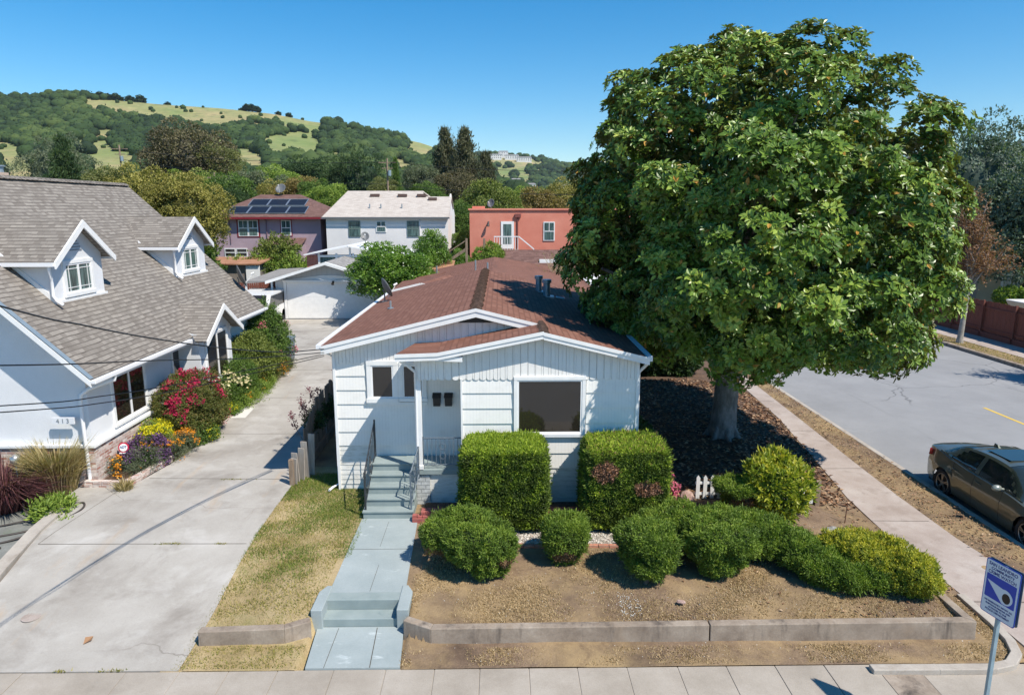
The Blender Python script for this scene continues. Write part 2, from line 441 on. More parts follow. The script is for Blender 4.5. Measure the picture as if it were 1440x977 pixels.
solar_m = groovemat('solar_cells', (.010, .011, .018), .16, .001, .45, 0, gw=.04)
alu_m = mat('aluminium', (.6, .62, .64), .35, .8)
hose_m = mat('dark_garden_hose', (.055, .045, .04), .5)
wire_m = mat('black_cable', (.01, .01, .011), .5)
hillgrass_m = nmat('golden_hill_grass', [(.3, (.15, .19, .06)), (.45, (.25, .25, .10)), (.6, (.33, .27, .13)), (.75, (.24, .19, .10))], .012, .97, 9, .62, 0, fine=(.12, .3), stain=[((.14, .21, .055), .004, .48, .6, .6), ((.08, .11, .04), .03, .6, .68, .6)])

# foliage
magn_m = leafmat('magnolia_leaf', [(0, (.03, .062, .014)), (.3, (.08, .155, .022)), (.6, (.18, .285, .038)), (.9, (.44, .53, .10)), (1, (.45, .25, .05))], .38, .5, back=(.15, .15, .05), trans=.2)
hedge_m = leafmat('hedge_leaf', [(0, (.04, .065, .014)), (.5, (.095, .145, .022)), (.8, (.22, .31, .03)), (.93, (.42, .51, .05)), (1, (.2, .14, .07))], .55, .35, trans=.25)
hedge_dead_m = leafmat('hedge_leaf_with_brown_patches', [(0, (.04, .065, .014)), (.5, (.095, .145, .022)), (.78, (.22, .31, .03)), (.9, (.42, .51, .05)), (.935, (.26, .14, .085)), (1, (.36, .20, .13))], .6, .3, trans=.2)
juni_m = leafmat('juniper_leaf', [(0, (.035, .06, .013)), (.4, (.10, .165, .024)), (.8, (.20, .285, .038)), (.95, (.28, .35, .05)), (1, (.25, .16, .09))], .55, .35, trans=.25)
goldjuni_m = leafmat('golden_juniper_leaf', [(0, (.05, .08, .014)), (.35, (.15, .2, .025)), (.62, (.38, .38, .04)), (1, (.62, .54, .055))], .55, .35, trans=.25)
euony_m = leafmat('yellow_green_shrub_leaf', [(0, (.07, .11, .02)), (.4, (.22, .28, .04)), (.8, (.48, .47, .06)), (1, (.55, .38, .05))], .4, .45, trans=.3)
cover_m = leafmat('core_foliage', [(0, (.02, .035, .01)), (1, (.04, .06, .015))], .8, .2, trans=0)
def tl(name, a, b, c, rough=.55, trans=.25, d=None):
    st = [(0, a), (.5, b), (1, c)]
    return leafmat(name, st, rough, .35, trans=trans)
oak_m = tl('oak_leaf', (.012, .028, .008), (.033, .064, .015), (.08, .115, .028), .9, .05)
dkgreen_m = tl('dark_green_leaf', (.02, .045, .018), (.045, .085, .026), (.09, .14, .04))
green_m = tl('mid_green_leaf', (.035, .07, .014), (.09, .16, .026), (.19, .27, .05))
lime_m = tl('lime_green_leaf', (.08, .13, .02), (.2, .29, .045), (.36, .43, .08))
orange_tree_m = leafmat('citrus_leaf', [(0, (.04, .09, .012)), (.5, (.12, .23, .028)), (1, (.27, .40, .06))], .35, .5, trans=.25)
olive_m = tl('olive_green_leaf', (.07, .085, .03), (.16, .175, .055), (.29, .29, .10))
yolive_m = tl('yellow_olive_leaf', (.10, .095, .02), (.24, .22, .05), (.40, .35, .09))
ygreen_m = tl('yellow_green_leaf', (.06, .09, .018), (.16, .20, .04), (.30, .32, .08))
ggreen_m = tl('grey_green_leaf', (.06, .08, .045), (.13, .155, .09), (.22, .25, .15))
brgreen_m = tl('brown_green_leaf', (.055, .05, .028), (.12, .105, .055), (.2, .175, .085))
bronze_m = tl('bronze_leaf', (.10, .07, .025), (.22, .165, .05), (.33, .26, .08))
blueg_m = tl('blue_green_leaf', (.04, .07, .05), (.10, .145, .10), (.20, .255, .18))
conif_m = tl('brown_green_needles', (.03, .036, .02), (.095, .10, .052), (.19, .185, .095))
rust_m = tl('rusty_leaf', (.11, .05, .03), (.26, .13, .07), (.38, .24, .12))
boug_m = leafmat('bougainvillea_leaf', [(0, (.045, .08, .018)), (.4, (.1, .15, .03)), (.7, (.18, .2, .05)), (.705, (.45, .015, .06)), (1, (.55, .03, .10))], .5, .4)
redgreen_m = tl('reddish_green_leaf', (.06, .07, .02), (.12, .14, .03), (.22, .12, .05))
# ------------------------------------------------------------------ foliage tools
def unit(a): return a / np.maximum(np.linalg.norm(a, axis=1, keepdims=True), 1e-9)

def leaf_arrays(P, A, N, L, W, fold=.25, droop=0.0, base=.0):
    """kite leaves: root P, axis A, face normal N, length L, width W -> V (n*4,3), F (n*2,3)"""
    n = len(P)
    A = unit(A); S = unit(np.cross(A, N)); N = np.cross(S, A)
    L = L.reshape(-1, 1); W = W.reshape(-1, 1)
    b = P + A * L * base
    mid = P + A * L * .5
    l = mid + S * W * .5 + N * W * fold
    r = mid - S * W * .5 + N * W * fold
    t = P + A * L - N * L * droop
    V = np.stack([b, r, t, l], 1).reshape(-1, 3)
    i = np.arange(n)[:, None] * 4
    F = np.concatenate([i + np.array([[0, 2, 1]]), i + np.array([[0, 3, 2]])], 1).reshape(-1, 3)
    return V, F

def broad_leaf_arrays(P, A, N, L, W, fold=.2, base=.1):
    A = unit(A); S = unit(np.cross(A, N)); N = np.cross(S, A); L = L.reshape(-1, 1); W = W.reshape(-1, 1)
    pts = [P + A * L * base]
    for f, w, s in ((.38, .5, -1), (.72, .42, -1)): pts.append(P + A * L * f + S * W * w * s + N * W * fold * w * 2)
    pts.append(P + A * L - N * L * .06)
    for f, w, s in ((.72, .42, 1), (.38, .5, 1)): pts.append(P + A * L * f + S * W * w * s + N * W * fold * w * 2)
    V = np.stack(pts, 1).reshape(-1, 3); i = np.arange(len(P))[:, None] * 6
    F = np.concatenate([i + np.array([[0, 2, 1]]), i + np.array([[0, 3, 2]]), i + np.array([[0, 4, 3]]), i + np.array([[0, 5, 4]])], 1).reshape(-1, 3)
    return V, F

def sprig_arrays(P, N, per, L, W, g, spread=.7, up=.3, fold=.2, lift=.5, jit=.02, rnd=None, tone=.45):
    """`per` leaves around every point P with outward direction N"""
    n = len(P)
    P2 = np.repeat(P, per, 0) + g.normal(size=(n * per, 3)) * jit
    N2 = np.repeat(N, per, 0)
    A = N2 * lift + g.normal(size=(n * per, 3)) * spread
    A[:, 2] += up
    FN = N2 + g.normal(size=(n * per, 3)) * .5; FN[:, 2] += .4
    LL = L * (0.7 + .6 * g.random(n * per)); WW = W * (0.7 + .6 * g.random(n * per))
    V, F = leaf_arrays(P2, A, FN, LL, WW, fold)
    base = g.random(n) if rnd is None else rnd
    r = np.repeat(base, per) * tone + g.random(n * per) * (1 - tone)
    return V, F, np.repeat(r, 2)

class Cloud:
    def __init__(s): s.V = []; s.F = []; s.R = []; s.M = []; s.n = 0
    def add(s, V, F, r, mi=0):
        s.V.append(V); s.F.append(F + s.n); s.R.append(np.clip(r, 0, 1)); s.M.append(np.full(len(F), mi)); s.n += len(V)
    def mesh(s, name, mats, origin=(0, 0, 0), smooth=False):
        return fast_mesh(name, np.concatenate(s.V) - np.array(origin), np.concatenate(s.F), mats, np.concatenate(s.R), smooth, np.concatenate(s.M))

def ico(sub=2):
    import bmesh
    bm = bmesh.new(); bmesh.ops.create_icosphere(bm, subdivisions=sub, radius=1)
    V = np.array([v.co[:] for v in bm.verts]); F = np.array([[v.index for v in f.verts] for f in bm.faces]); bm.free()
    return V, F
ICO = {k: ico(k) for k in (1, 2, 3, 4, 5)}

def superr(D, rad, p):
    return (np.sum(np.abs(D / rad) ** p, 1)) ** (-1.0 / p)
def supern(X, rad, p):
    return unit(np.sign(X) * np.abs(X / rad) ** (p - 1) / rad)

def blob_points(blobs, dens, g, cut=None):
    """points and normals on the outer surface of a union of superellipsoids (centre, radii, power)"""
    Ps, Ns = [], []
    for i, (c, rad, p) in enumerate(blobs):
        c = np.array(c, float); rad = np.array(rad, float)
        a, b, d = rad
        area = 4 * math.pi * (((a * b) ** 1.6 + (a * d) ** 1.6 + (b * d) ** 1.6) / 3) ** (1 / 1.6) * (1 + .1 * (p - 2))
        n = int(area * dens)
        if p > 3:   # sample the box surface then pull on to the shape
            w = np.array([b * d, a * d, a * b]); w = w / w.sum()
            ax = g.choice(3, n, p=w); U = g.uniform(-1, 1, (n, 3)); U[np.arange(n), ax] = g.choice([-1, 1], n)
            D = U * rad
        else:
            D = unit(g.normal(size=(n, 3))) * rad
        X = D * superr(D, rad, p)[:, None]
        N = supern(X, rad, p)
        X = X + c
        keep = np.ones(n, bool)
        for j, (c2, r2, p2) in enumerate(blobs):
            if j == i: continue
            q = np.sum(np.abs((X - np.array(c2)) / np.array(r2)) ** p2, 1)
            keep &= q > .92
        Ps.append(X[keep]); Ns.append(N[keep])
    return np.concatenate(Ps), np.concatenate(Ns)

def blob_core(blobs, shrink, nz, freq, seed, sub=3):
    Vs, Fs = [], []; n = 0
    for (c, rad, p) in blobs:
        V, F = ICO[sub]
        rad = np.array(rad)
        D = V * rad
        X = D * superr(D, rad, p)[:, None]
        N = supern(X, rad, p)
        X = X + np.array(c)
        X = X + N * (vn(X, freq, seed)[:, None] * nz) - N * shrink
        Vs.append(X); Fs.append(F + n); n += len(X)
    return np.concatenate(Vs), np.concatenate(Fs)

def shrub(name, label, cat, base, blobs, material, dens=900, per=4, L=.06, W=.022, seed=1, nz=.035, freq=1.6, group=None,
          stems=None, up=.25, flat=.5, shrink=.07, brown=None, tone=.5, spread=.7, zmin=None, extra=None, fringe=0, top_tone=0.0):
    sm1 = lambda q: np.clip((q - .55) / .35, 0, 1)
    g = np.random.default_rng(seed)
    P, N = blob_points(blobs, dens, g)
    P = P + N * (vn(P, freq, seed)[:, None] * nz + vn(P, freq * 4, seed + 1)[:, None] * nz * .45 + g.normal(size=(len(P), 1)) * .012)
    if zmin is not None:
        k = P[:, 2] > zmin; P = P[k]; N = N[k]
    tonev = np.clip(.5 + .42 * vn(P, freq * 2.2, seed + 5) + g.normal(size=len(P)) * .12, 0, .93)
    tonev = np.clip(tonev + top_tone * sm1(N[:, 2]), 0, .93)  # leaves facing upwards shift to the lighter leaf tones
    if brown is not None:
        for (bc, br) in brown:
            q = np.sum(((P - np.array(bc)) / np.array(br)) ** 2, 1) + .35 * vn(P, 6, seed + 9)
            tonev = np.where(q < 1, 1.6, tonev)
    V, F, r = sprig_arrays(P, N, per, L, W, g, spread, up, .2, flat, .015, rnd=tonev, tone=.7)
    C = Cloud(); C.add(V, F, np.clip(r, 0, 1))
    if fringe:
        k = g.choice(len(P), fringe)
        V, F, r = sprig_arrays(P[k] + N[k] * .03, N[k], 3, L * 1.6, W, g, .35, .5, .2, .9, .02, rnd=tonev[k], tone=.7)
        C.add(V, F, np.clip(r, 0, 1))
    if extra: extra(C, P, N, g)
    t = thing(name, label, cat, base, 0, group)
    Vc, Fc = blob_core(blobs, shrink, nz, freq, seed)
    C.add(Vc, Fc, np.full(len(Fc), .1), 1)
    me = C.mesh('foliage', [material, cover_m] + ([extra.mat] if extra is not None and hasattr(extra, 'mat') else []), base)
    link_mesh('foliage', me, t)
    if stems:
        for (a, b, r0, r1) in stems: MB().tube([a, tuple((np.array(a) + np.array(b)) / 2 + g.normal(size=3) * .02), b], [r0, (r0 + r1) / 2, r1], 6).build('stem', trunk_m, t)
    return t

# generic crowns: unit space, centre (0,0,0), radius about 1
def crown_cloud(kind, seed, nclus=90, per_cl=26, leaf=.085, wid=.5, mats=None):
    g = np.random.default_rng(seed)
    C = Cloud()
    if kind == 'round' or kind == 'tall':
        D = unit(g.normal(size=(nclus * 2, 3))); D = D[D[:, 2] > -.75][:nclus]
        rr = 1 + .22 * vn(D, .55, seed) + .10 * g.normal(size=len(D))
        if kind == 'tall': rr = 1 + .32 * vn(D, .8, seed) + .16 * g.normal(size=len(D))
        rr *= np.where(g.random(len(D)) < .3, .72, .9)
        c = D * rr[:, None]
        cr = g.uniform(.2, .36, len(D)) * (.8 if kind == 'tall' else 1)
        for i in range(len(c)):
            n = int(per_cl * (cr[i] / .28) ** 2)
            d = unit(g.normal(size=(n * 2, 3)) + D[i] * .7 + np.array([0, 0, .45])); d = d[:n]
            P = c[i] + d * cr[i] * np.array([1, 1, .72]) * g.uniform(.75, 1.05, (len(d), 1))
            V, F, r = sprig_arrays(P, d, 3, leaf, leaf * wid, g, .7, .1, .2, .5, .02, rnd=np.full(len(P), g.random()), tone=.5)
            C.add(V, F, r)
        n = nclus * 6
        d = unit(g.normal(size=(n, 3))); P = d * g.uniform(.45, .8, (n, 1))
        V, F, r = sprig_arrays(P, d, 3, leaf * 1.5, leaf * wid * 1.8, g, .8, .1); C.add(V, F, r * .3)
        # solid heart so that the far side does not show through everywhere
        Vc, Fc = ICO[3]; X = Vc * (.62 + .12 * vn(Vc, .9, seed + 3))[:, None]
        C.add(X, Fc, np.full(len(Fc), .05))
    elif kind in ('conifer', 'conifer_wide'):
        layers = 26
        for k in range(layers):
            z = -1 + 2 * k / (layers - 1)
            prof = (1 - (z + 1) / 2) ** .75 * 1.0 + .10
            if kind == 'conifer': prof = min(1, (1.08 - (z + 1) / 2) * 1.7) * .8 + .12
            nb = 9 if k < layers - 4 else 6
            for b in range(nb):
                a = g.random() * 6.283
                rad = prof * g.uniform(.55, 1.12)
                m = int(per_cl * (.4 + rad))
                s = g.uniform(.2, 1, m) ** .7
                P = np.stack([np.cos(a) * rad * s, np.sin(a) * rad * s, z + .10 * (g.random(m) - .5) - .05 * s + .03], 1)
                P[:, :2] += g.normal(size=(m, 2)) * .10 * (s[:, None] * .8 + .2)
                N = np.tile([[np.cos(a), np.sin(a), .45]], (m, 1))
                V, F, r = sprig_arrays(P, unit(N), 3, leaf, leaf * wid, g, .55, .05, .2, .7, .02, rnd=np.full(m, g.random()), tone=.5)
                C.add(V, F, r)
    return C

def limb_tree(mb, base, top, r0, g, nl=6, spread=.6, height=1.0):
    """tapered trunk with limbs into the crown"""
    b = np.array(base, float); t = np.array(top, float)
    m = b + (t - b) * .5 + g.normal(size=3) * np.linalg.norm(t - b) * .02
    mb.tube([b - (0, 0, .1), b + (t - b) * .06, m, t], [r0 * 1.35, r0 * 1.05, r0 * .85, r0 * .62], 10)
    for k in range(nl):
        a = k * 6.283 / nl + g.random() * .6
        s = b + (t - b) * g.uniform(.72, 1.0)
        d = np.array([math.cos(a) * spread, math.sin(a) * spread, g.uniform(.5, 1.0)]) * height
        mb.tube([s, s + d * .45 + g.normal(size=3) * .06 * height, s + d], [r0 * .42, r0 * .28, r0 * .08], 7)

PROTO = {}
def proto_mesh(kind, var):
    k = (kind, var)
    if k not in PROTO:
        if kind == 'round': C = crown_cloud('round', 100 + var, 130, 52, .06, .6)
        elif kind == 'tall': C = crown_cloud('tall', 200 + var, 110, 44, .055, .5)
        else: C = crown_cloud(kind, 300 + var, 0, 40, .10, .3)
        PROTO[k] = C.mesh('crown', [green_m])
    return PROTO[k]

def bg_tree(name, label, cat, x, y, ztop, rx, kind, material, var=0, ground=.2, rz=None, group=None, ry=None, bark=None, zb=None):
    g = np.random.default_rng(int(abs(x * 13 + y * 7) * 10) % 99991)
    h = ztop - ground
    hz = (rz if rz else min(rx * 1.05, h * .46) if kind in ('round',) else h * (.47 if kind != 'tall' else .40))
    t = thing(name, label, cat, (x, y, ground), 0, group)
    zc = ztop - hz * 1.02 - ground
    o = link_mesh('crown', proto_mesh(kind, var), t)
    o.location = (0, 0, zc)
    o.rotation_euler = (0, 0, g.random() * 6.28)
    o.scale = (rx, ry or rx, hz)
    o.material_slots[0].link = 'OBJECT'; o.material_slots[0].material = material
    mb = MB()
    r0 = max(.1, h * .022)
    limb_tree(mb, (x, y, ground), (x, y, ground + max(.3, zc - hz * .15)), r0, g, 6, rx * .5, 1.0)
    mb.build('trunk', bark or trunk_m, t)
    return t

def pebble_cloud(P, size, g, flat=.6):
    V0, F0 = ICO[1]
    n = len(P)
    s = size * g.uniform(.5, 1.3, (n, 1, 1))
    V = V0[None] * s * np.array([1, 1, flat]) * g.uniform(.7, 1.3, (n, 1, 3)) + P[:, None, :]
    F = F0[None] + (np.arange(n) * len(V0))[:, None, None]
    return V.reshape(-1, 3), F.reshape(-1, 3), np.repeat(g.random(n), len(F0))
# ------------------------------------------------------------------ the setting
def sm(t):
    t = np.clip(t, 0, 1); return t * t * (3 - 2 * t)
def dz(y): return .35 * sm((np.asarray(y, float) - 9.4) / 4.2)
XE = np.array([(9.0, 8.38), (11.2, 8.33), (13.4, 8.25), (15.5, 8.36), (17.7, 8.68), (21.9, 9.25), (28, 9.6), (45, 9.7), (120, 9.8)])
XR = np.array([(9.0, 10.2), (11, 9.9), (12.2, 9.72), (14.2, 9.6), (17.7, 9.72), (26.6, 10.15), (45, 10.3), (120, 10.4)])
def xe(y): return np.interp(y, XE[:, 0], XE[:, 1])
def xr(y): return np.interp(y, XR[:, 0], XR[:, 1])
def ywall(x): return np.interp(x, [-5, -3.5, -3.12, -3.1, -1.64, -1.62, -1.15, 9], [10.03, 10.06, 10.26, 10.3, 10.3, 10.26, 10.03, 10.01])
def yard_z(x, y):
    x = np.asarray(x, float); y = np.asarray(y, float)
    base = .24 + .11 * sm((y - 10.0) / 1.6)
    base = np.where((y < ywall(x)), .03, base)
    t = sm((-3.3 - x) / 1.55)
    z = base * (1 - t) + np.minimum(dz(y), base + .1) * t
    z = np.where((y < ywall(x)), np.where(x < -4.9, dz(y), .03), z)
    t2 = sm((x - (xe(y) - 2.2)) / 2.2) * sm((y - 10.9) / 1.6)
    z = z * (1 - t2) + .03 * t2
    z = np.where((x > 7.62), np.where(y < 11.4, .03, np.minimum(z, .03 + .0 * z + .3 * sm((y - 11.4) / 4) * (x < xe(y)))), z)
    z = np.where(x > xe(y), .03, z)
    z = np.where((x > -3.13) & (x < -1.58) & (y < 10.9), -.06, z)
    return z

def grid_piece(name, x0, x1, y0, y1, st, keep, material, zf, bump_amp=.0):
    xs = np.arange(x0, x1 + st / 2, st); ys = np.arange(y0, y1 + st / 2, st)
    X, Y = np.meshgrid(xs, ys)
    P = np.stack([X.ravel(), Y.ravel(), np.zeros(X.size)], 1)
    Z = zf(X, Y).ravel() + bump_amp * vn(P, .5, 3)
    P[:, 2] = Z
    nx = len(xs)
    i, j = np.meshgrid(np.arange(len(xs) - 1), np.arange(len(ys) - 1))
    a = (j * nx + i).ravel()
    F = np.stack([a, a + 1, a + nx + 1, a + nx], 1)
    cx = (X[:-1, :-1] + st / 2).ravel(); cyy = (Y[:-1, :-1] + st / 2).ravel()
    k = keep(cx, cyy)
    me = fast_mesh(name, P, F[k], material, None, True)
    return me

NZ = lambda x, y: vn(np.stack([x, y, np.zeros_like(x)], 1), .35, 11)
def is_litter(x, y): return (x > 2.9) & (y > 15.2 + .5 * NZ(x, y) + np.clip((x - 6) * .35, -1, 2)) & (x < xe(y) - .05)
def is_lawn(x, y): return (x < -2.4) & (y < 16.9 + .3 * NZ(x, y))
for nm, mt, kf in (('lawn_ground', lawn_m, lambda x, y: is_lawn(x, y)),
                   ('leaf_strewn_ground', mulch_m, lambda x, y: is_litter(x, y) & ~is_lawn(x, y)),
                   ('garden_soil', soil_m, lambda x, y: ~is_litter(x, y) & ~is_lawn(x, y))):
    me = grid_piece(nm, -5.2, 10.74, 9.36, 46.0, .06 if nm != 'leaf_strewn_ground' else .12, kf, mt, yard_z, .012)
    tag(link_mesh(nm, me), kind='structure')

mb = MB()
mb.face([(-3000, -600, -.3), (3000, -600, -.3), (3000, 3200, -.3), (-3000, 3200, -.3)])
tag(mb.build('ground', ground_m), kind='structure')
mb = MB()   # back lots, raised above the street
mb.box(-70, -5.2, 16.4, 160, -.3, .03); mb.box(-70, -14.4, 9.4, 16.4, -.3, .03)
mb.box(-5.2, 10.75, 46.0, 160, -.3, .2)
tag(mb.build('back_lot', ground_m), kind='structure')
mb = MB(); mb.box(-70, -8.6, 16.2, 160, .03, .30)
tag(mb.build('neighbour_yard', ground_m), kind='structure')
mb = MB(); mb.box(26.3, 80, 6, 160, -.3, .05)
tag(mb.build('far_lot', ground_m), kind='structure')

def ribbon(name, pts, zf, material, skirt=.2, off=.012, gaps=(), gapm=None, kind='structure'):
    """pts: (y, xl, xr) rows"""
    pts = np.array(pts, float)
    ys = np.unique(np.concatenate([np.arange(pts[0, 0], pts[-1, 0], .5), pts[:, 0]]))
    xl = np.interp(ys, pts[:, 0], pts[:, 1]); xrr = np.interp(ys, pts[:, 0], pts[:, 2])
    z = zf(ys) + off
    mb = MB()
    for k in range(len(ys) - 1):
        a, b = k, k + 1
        mb.face([(xl[a], ys[a], z[a]), (xrr[a], ys[a], z[a]), (xrr[b], ys[b], z[b]), (xl[b], ys[b], z[b])])
        for X in (xl, xrr):
            q = [(X[a], ys[a], z[a] - skirt), (X[b], ys[b], z[b] - skirt), (X[b], ys[b], z[b]), (X[a], ys[a], z[a])]
            mb.face(q if X is xrr else q[::-1])
    for k, s in ((0, 1), (-1, -1)):
        q = [(xl[k], ys[k], z[k] - skirt), (xrr[k], ys[k], z[k] - skirt), (xrr[k], ys[k], z[k]), (xl[k], ys[k], z[k])]
        mb.face(q)
    for (ya, xa, yb, xb, w) in gaps:     # thin dark joints, 4 mm above the slab
        n = 8
        for i in range(n):
            t0, t1 = i / n, (i + 1) / n
            p0 = (xa + (xb - xa) * t0, ya + (yb - ya) * t0); p1 = (xa + (xb - xa) * t1, ya + (yb - ya) * t1)
            d = Vector((p1[0] - p0[0], p1[1] - p0[1])).normalized(); nn = Vector((-d.y, d.x)) * w / 2
            zz = [float(zf(np.array([q[1]]))[0]) + off + .004 for q in (p0, p1)]
            mb.face([(p0[0] + nn.x, p0[1] + nn.y, zz[0]), (p0[0] - nn.x, p0[1] - nn.y, zz[0]), (p1[0] - nn.x, p1[1] - nn.y, zz[1]), (p1[0] + nn.x, p1[1] + nn.y, zz[1])], mi=1)
    return tag(mb.build(name, [material, gapm or joint_m]), kind=kind)

DL = [(9.4, -14.5, -4.93), (10.6, -14.5, -4.95), (10.61, -9.0, -4.95), (12, -9.22, -5.0), (13.4, -9.5, -5.03), (14.4, -10.1, -5.05), (15.66, -10.1, -5.05), (15.7, -8.9, -5.05), (17.5, -8.6, -5.05), (20, -8.5, -5.05), (24, -8.9, -5.05), (30, -9.2, -5.0), (30.5, -9.4, -4.3), (35, -13.4, -3.3), (41.25, -13.4, -3.3)]
G = [(12.87, -9.25, 12.83, -5.1, .014), (16.22, -8.7, 16.1, -5.1, .014), (19.64, -8.55, 19.6, -5.1, .014), (23.6, -8.85, 23.6, -5.1, .02), (27.9, -9.1, 27.9, -5.1, .03), (32.6, -11, 32.6, -4, .04), (37, -13, 37, -4, .04),
     (32, -8.6, 41, -8.0, .05), (12.87, -9.25, 16.2, -9.0, .01)]
ribbon('driveway', DL, dz, conc_m, .25, .014, G)
# lighter repair patch and round cover in the driveway
mb = MB(); mb.face([(-9.0, 21.2, .37), (-8.15, 21.2, .37), (-8.25, 22.4, .37), (-9.1, 22.4, .37)])
tag(mb.build('concrete_patch', nmat('pale_new_concrete', [(.3, (.55, .53, .49)), (.7, (.63, .61, .57))], 2, .9)), kind='structure')
mb = MB()
c = (-8.0, 10.72)
z = float(dz(c[1])) + .022
mb.tube([(c[0], c[1], z - .01), (c[0], c[1] + .0001, z)], .15, 28, smooth=False)
for k in range(5): mb.bar((c[0] - .1 + .05 * k, c[1] - .1, z + .002), (c[0] - .1 + .05 * k, c[1] + .1, z + .002), .012, .006)
tag(mb.build('drain_cover', side2_m, loc=(c[0], c[1], z)), 'round concrete drain cover set in the driveway near the front sidewalk', 'drain cover')

# parking pad beside the neighbour's drive, with a raised concrete edge
mb = MB(); mb.prism([(-16, 10.62), (-9.35, 10.62), (-9.45, 12.0), (-9.75, 14.3), (-10.0, 15.1), (-16, 15.1)], -.1, .17)
tag(mb.build('parking_pad', pad_m), kind='structure')
mb = MB()
L1 = [(-9.03, 10.62), (-9.28, 12), (-9.5, 13.4), (-9.62, 14.4)]
for a, b in zip(L1, L1[1:]):
    za, zb = (float(dz(q[1])) + .07 for q in (a, b)); w = .26
    mb.hull8([(a[0] - w, a[1], -.1), (a[0], a[1], -.1), (b[0], b[1], -.1), (b[0] - w, b[1], -.1)], [(a[0] - w, a[1], za), (a[0], a[1], za), (b[0], b[1], zb), (b[0] - w, b[1], zb)])
tag(mb.build('driveway_kerb', kerb_m), kind='structure')

# front sidewalk, slab by slab
mb = MB()
J = [-14.5, -13.2, -11.8, -10.3, -8.9, -7.25, -5.70, -4.89, -4.15, -3.41, -2.56, -1.77, -1.03, -.34, .41, 1.15, 1.91, 2.69, 3.44, 4.19, 4.95, 5.73]
for a, b in zip(J, J[1:]): mb.box(a + .006, b - .006, 7.3, 9.372, -.12, .012 + .003 * math.sin(a * 9))
mb.box(5.736, 6.35, 7.3, 9.14, -.12, .010, mi=1)
mb.box(6.36, 8.0, 7.3, 9.12, -.12, .006); mb.box(8.01, 10.7, 7.3, 9.12, -.12, .004)
mb.box(-14.5, 10.7, 7.29, 9.37, -.14, .0)
tag(mb.build('front_sidewalk', [side_m, wall_conc_m], bevel=.004), kind='structure')
mb = MB(); mb.box(-60, 10.7, 7.12, 7.288, -.2, .0)
tag(mb.build('front_kerb', kerb_m), kind='structure')
# side sidewalk
ribbon('side_sidewalk', [(9.13, 8.36, 10.2)] + [(y, float(xe(y)), float(xr(y))) for y in (10, 11.2, 13.4, 15.5, 17.7, 21.9, 28, 45, 120)], lambda y: np.full(len(np.atleast_1d(y)), .03), side2_m, .1, .016,
       [(11.0, 8.4, 10.95, 9.85, .02), (14.25, 8.3, 14.2, 9.55, .014), (17.4, 8.66, 17.4, 9.7, .014), (20.6, 9.1, 20.6, 9.85, .014), (24, 9.4, 24, 9.9, .014)])
# corner ramp with grooves
mb = MB(); mb.box(8.37, 10.7, 9.124, 9.6, -.1, .035)
for k in range(14): mb.box(8.5 + k * .1, 8.54 + k * .1, 8.3, 9.11, 0, .012)
tag(mb.build('corner_ramp', side_m), kind='structure')
# curved kerb round the corner bed
mb = MB()
pts = [(5.6, 9.21), (6.6, 9.2), (7.45, 9.2), (7.8, 9.29), (8.06, 9.52), (8.2, 9.85), (8.26, 10.3), (8.28, 11.2)]
for a, b in zip(pts, pts[1:]):
    mb.bar((a[0], a[1], .02), (b[0], b[1], .02), .15, .14)
for p in pts[1:-1]: mb.tube([(p[0], p[1], -.05), (p[0], p[1] + .0001, .089)], .074, 12)
tag(mb.build('corner_kerb', kerb_m, bevel=.012), kind='structure')

# side street
mb = MB(); mb.face([(10.86, -60, -.12), (23.1, -60, -.12), (23.3, 160, -.12), (10.86, 160, -.12)])
tag(mb.build('side_street', asph_m), kind='structure')
mb = MB(); mb.face([(-200, -12, -.124), (200, -12, -.124), (200, 7.12, -.124), (-200, 7.12, -.124)])
tag(mb.build('front_street', asph_m), kind='structure')
mb = MB(); mb.box(10.72, 10.88, 9.3, 160, -.3, .04); mb.box(10.7, 10.88, 7.29, 9.3, -.3, -.02)
tag(mb.build('street_kerb', kerb_m, bevel=.02), kind='structure')
mb = MB(); mb.box(23.2, 23.42, 8, 160, -.3, .03)
tag(mb.build('far_kerb', wall_conc_m), kind='structure')
mb = MB(); mb.box(23.42, 24.5, 8, 160, -.3, .02)
tag(mb.build('far_verge', soil_m), kind='structure')
mb = MB(); mb.box(24.5, 26.3, 8, 160, -.3, .035)
tag(mb.build('far_sidewalk', side2_m), kind='structure')
mb = MB()
for y0, y1, x in ((31.0, 33.4, 17.35), (20.2, 23.6, 17.35), (41, 43.4, 17.35), (51, 53.4, 17.35), (9.6, 12.8, 17.35)):
    mb.face([(x - .06, y0, -.115), (x + .06, y0, -.115), (x + .06, y1, -.115), (x - .06, y1, -.115)])
tag(mb.build('lane_marking', yellow_m), kind='structure')

# front path and garden steps
ribbon('lower_path', [(9.38, -3.0, -1.56), (10.43, -3.08, -1.64)], lambda y: np.full(len(np.atleast_1d(y)), .03), path_m, .1, .012, [(9.38, -2.72, 10.4, -2.72, .008), (9.38, -2.02, 10.4, -2.08, .012)])
ribbon('front_path', [(10.95, -3.0, -1.68), (13.86, -3.0, -1.8)], lambda y: np.full(len(np.atleast_1d(y)), .352), path_m, .2, .012, [(10.98, -2.3, 11.9, -2.3, .006), (12.5, -3, 12.5, -1.75, .008), (12.6, -2.4, 13.7, -2.4, .006)])

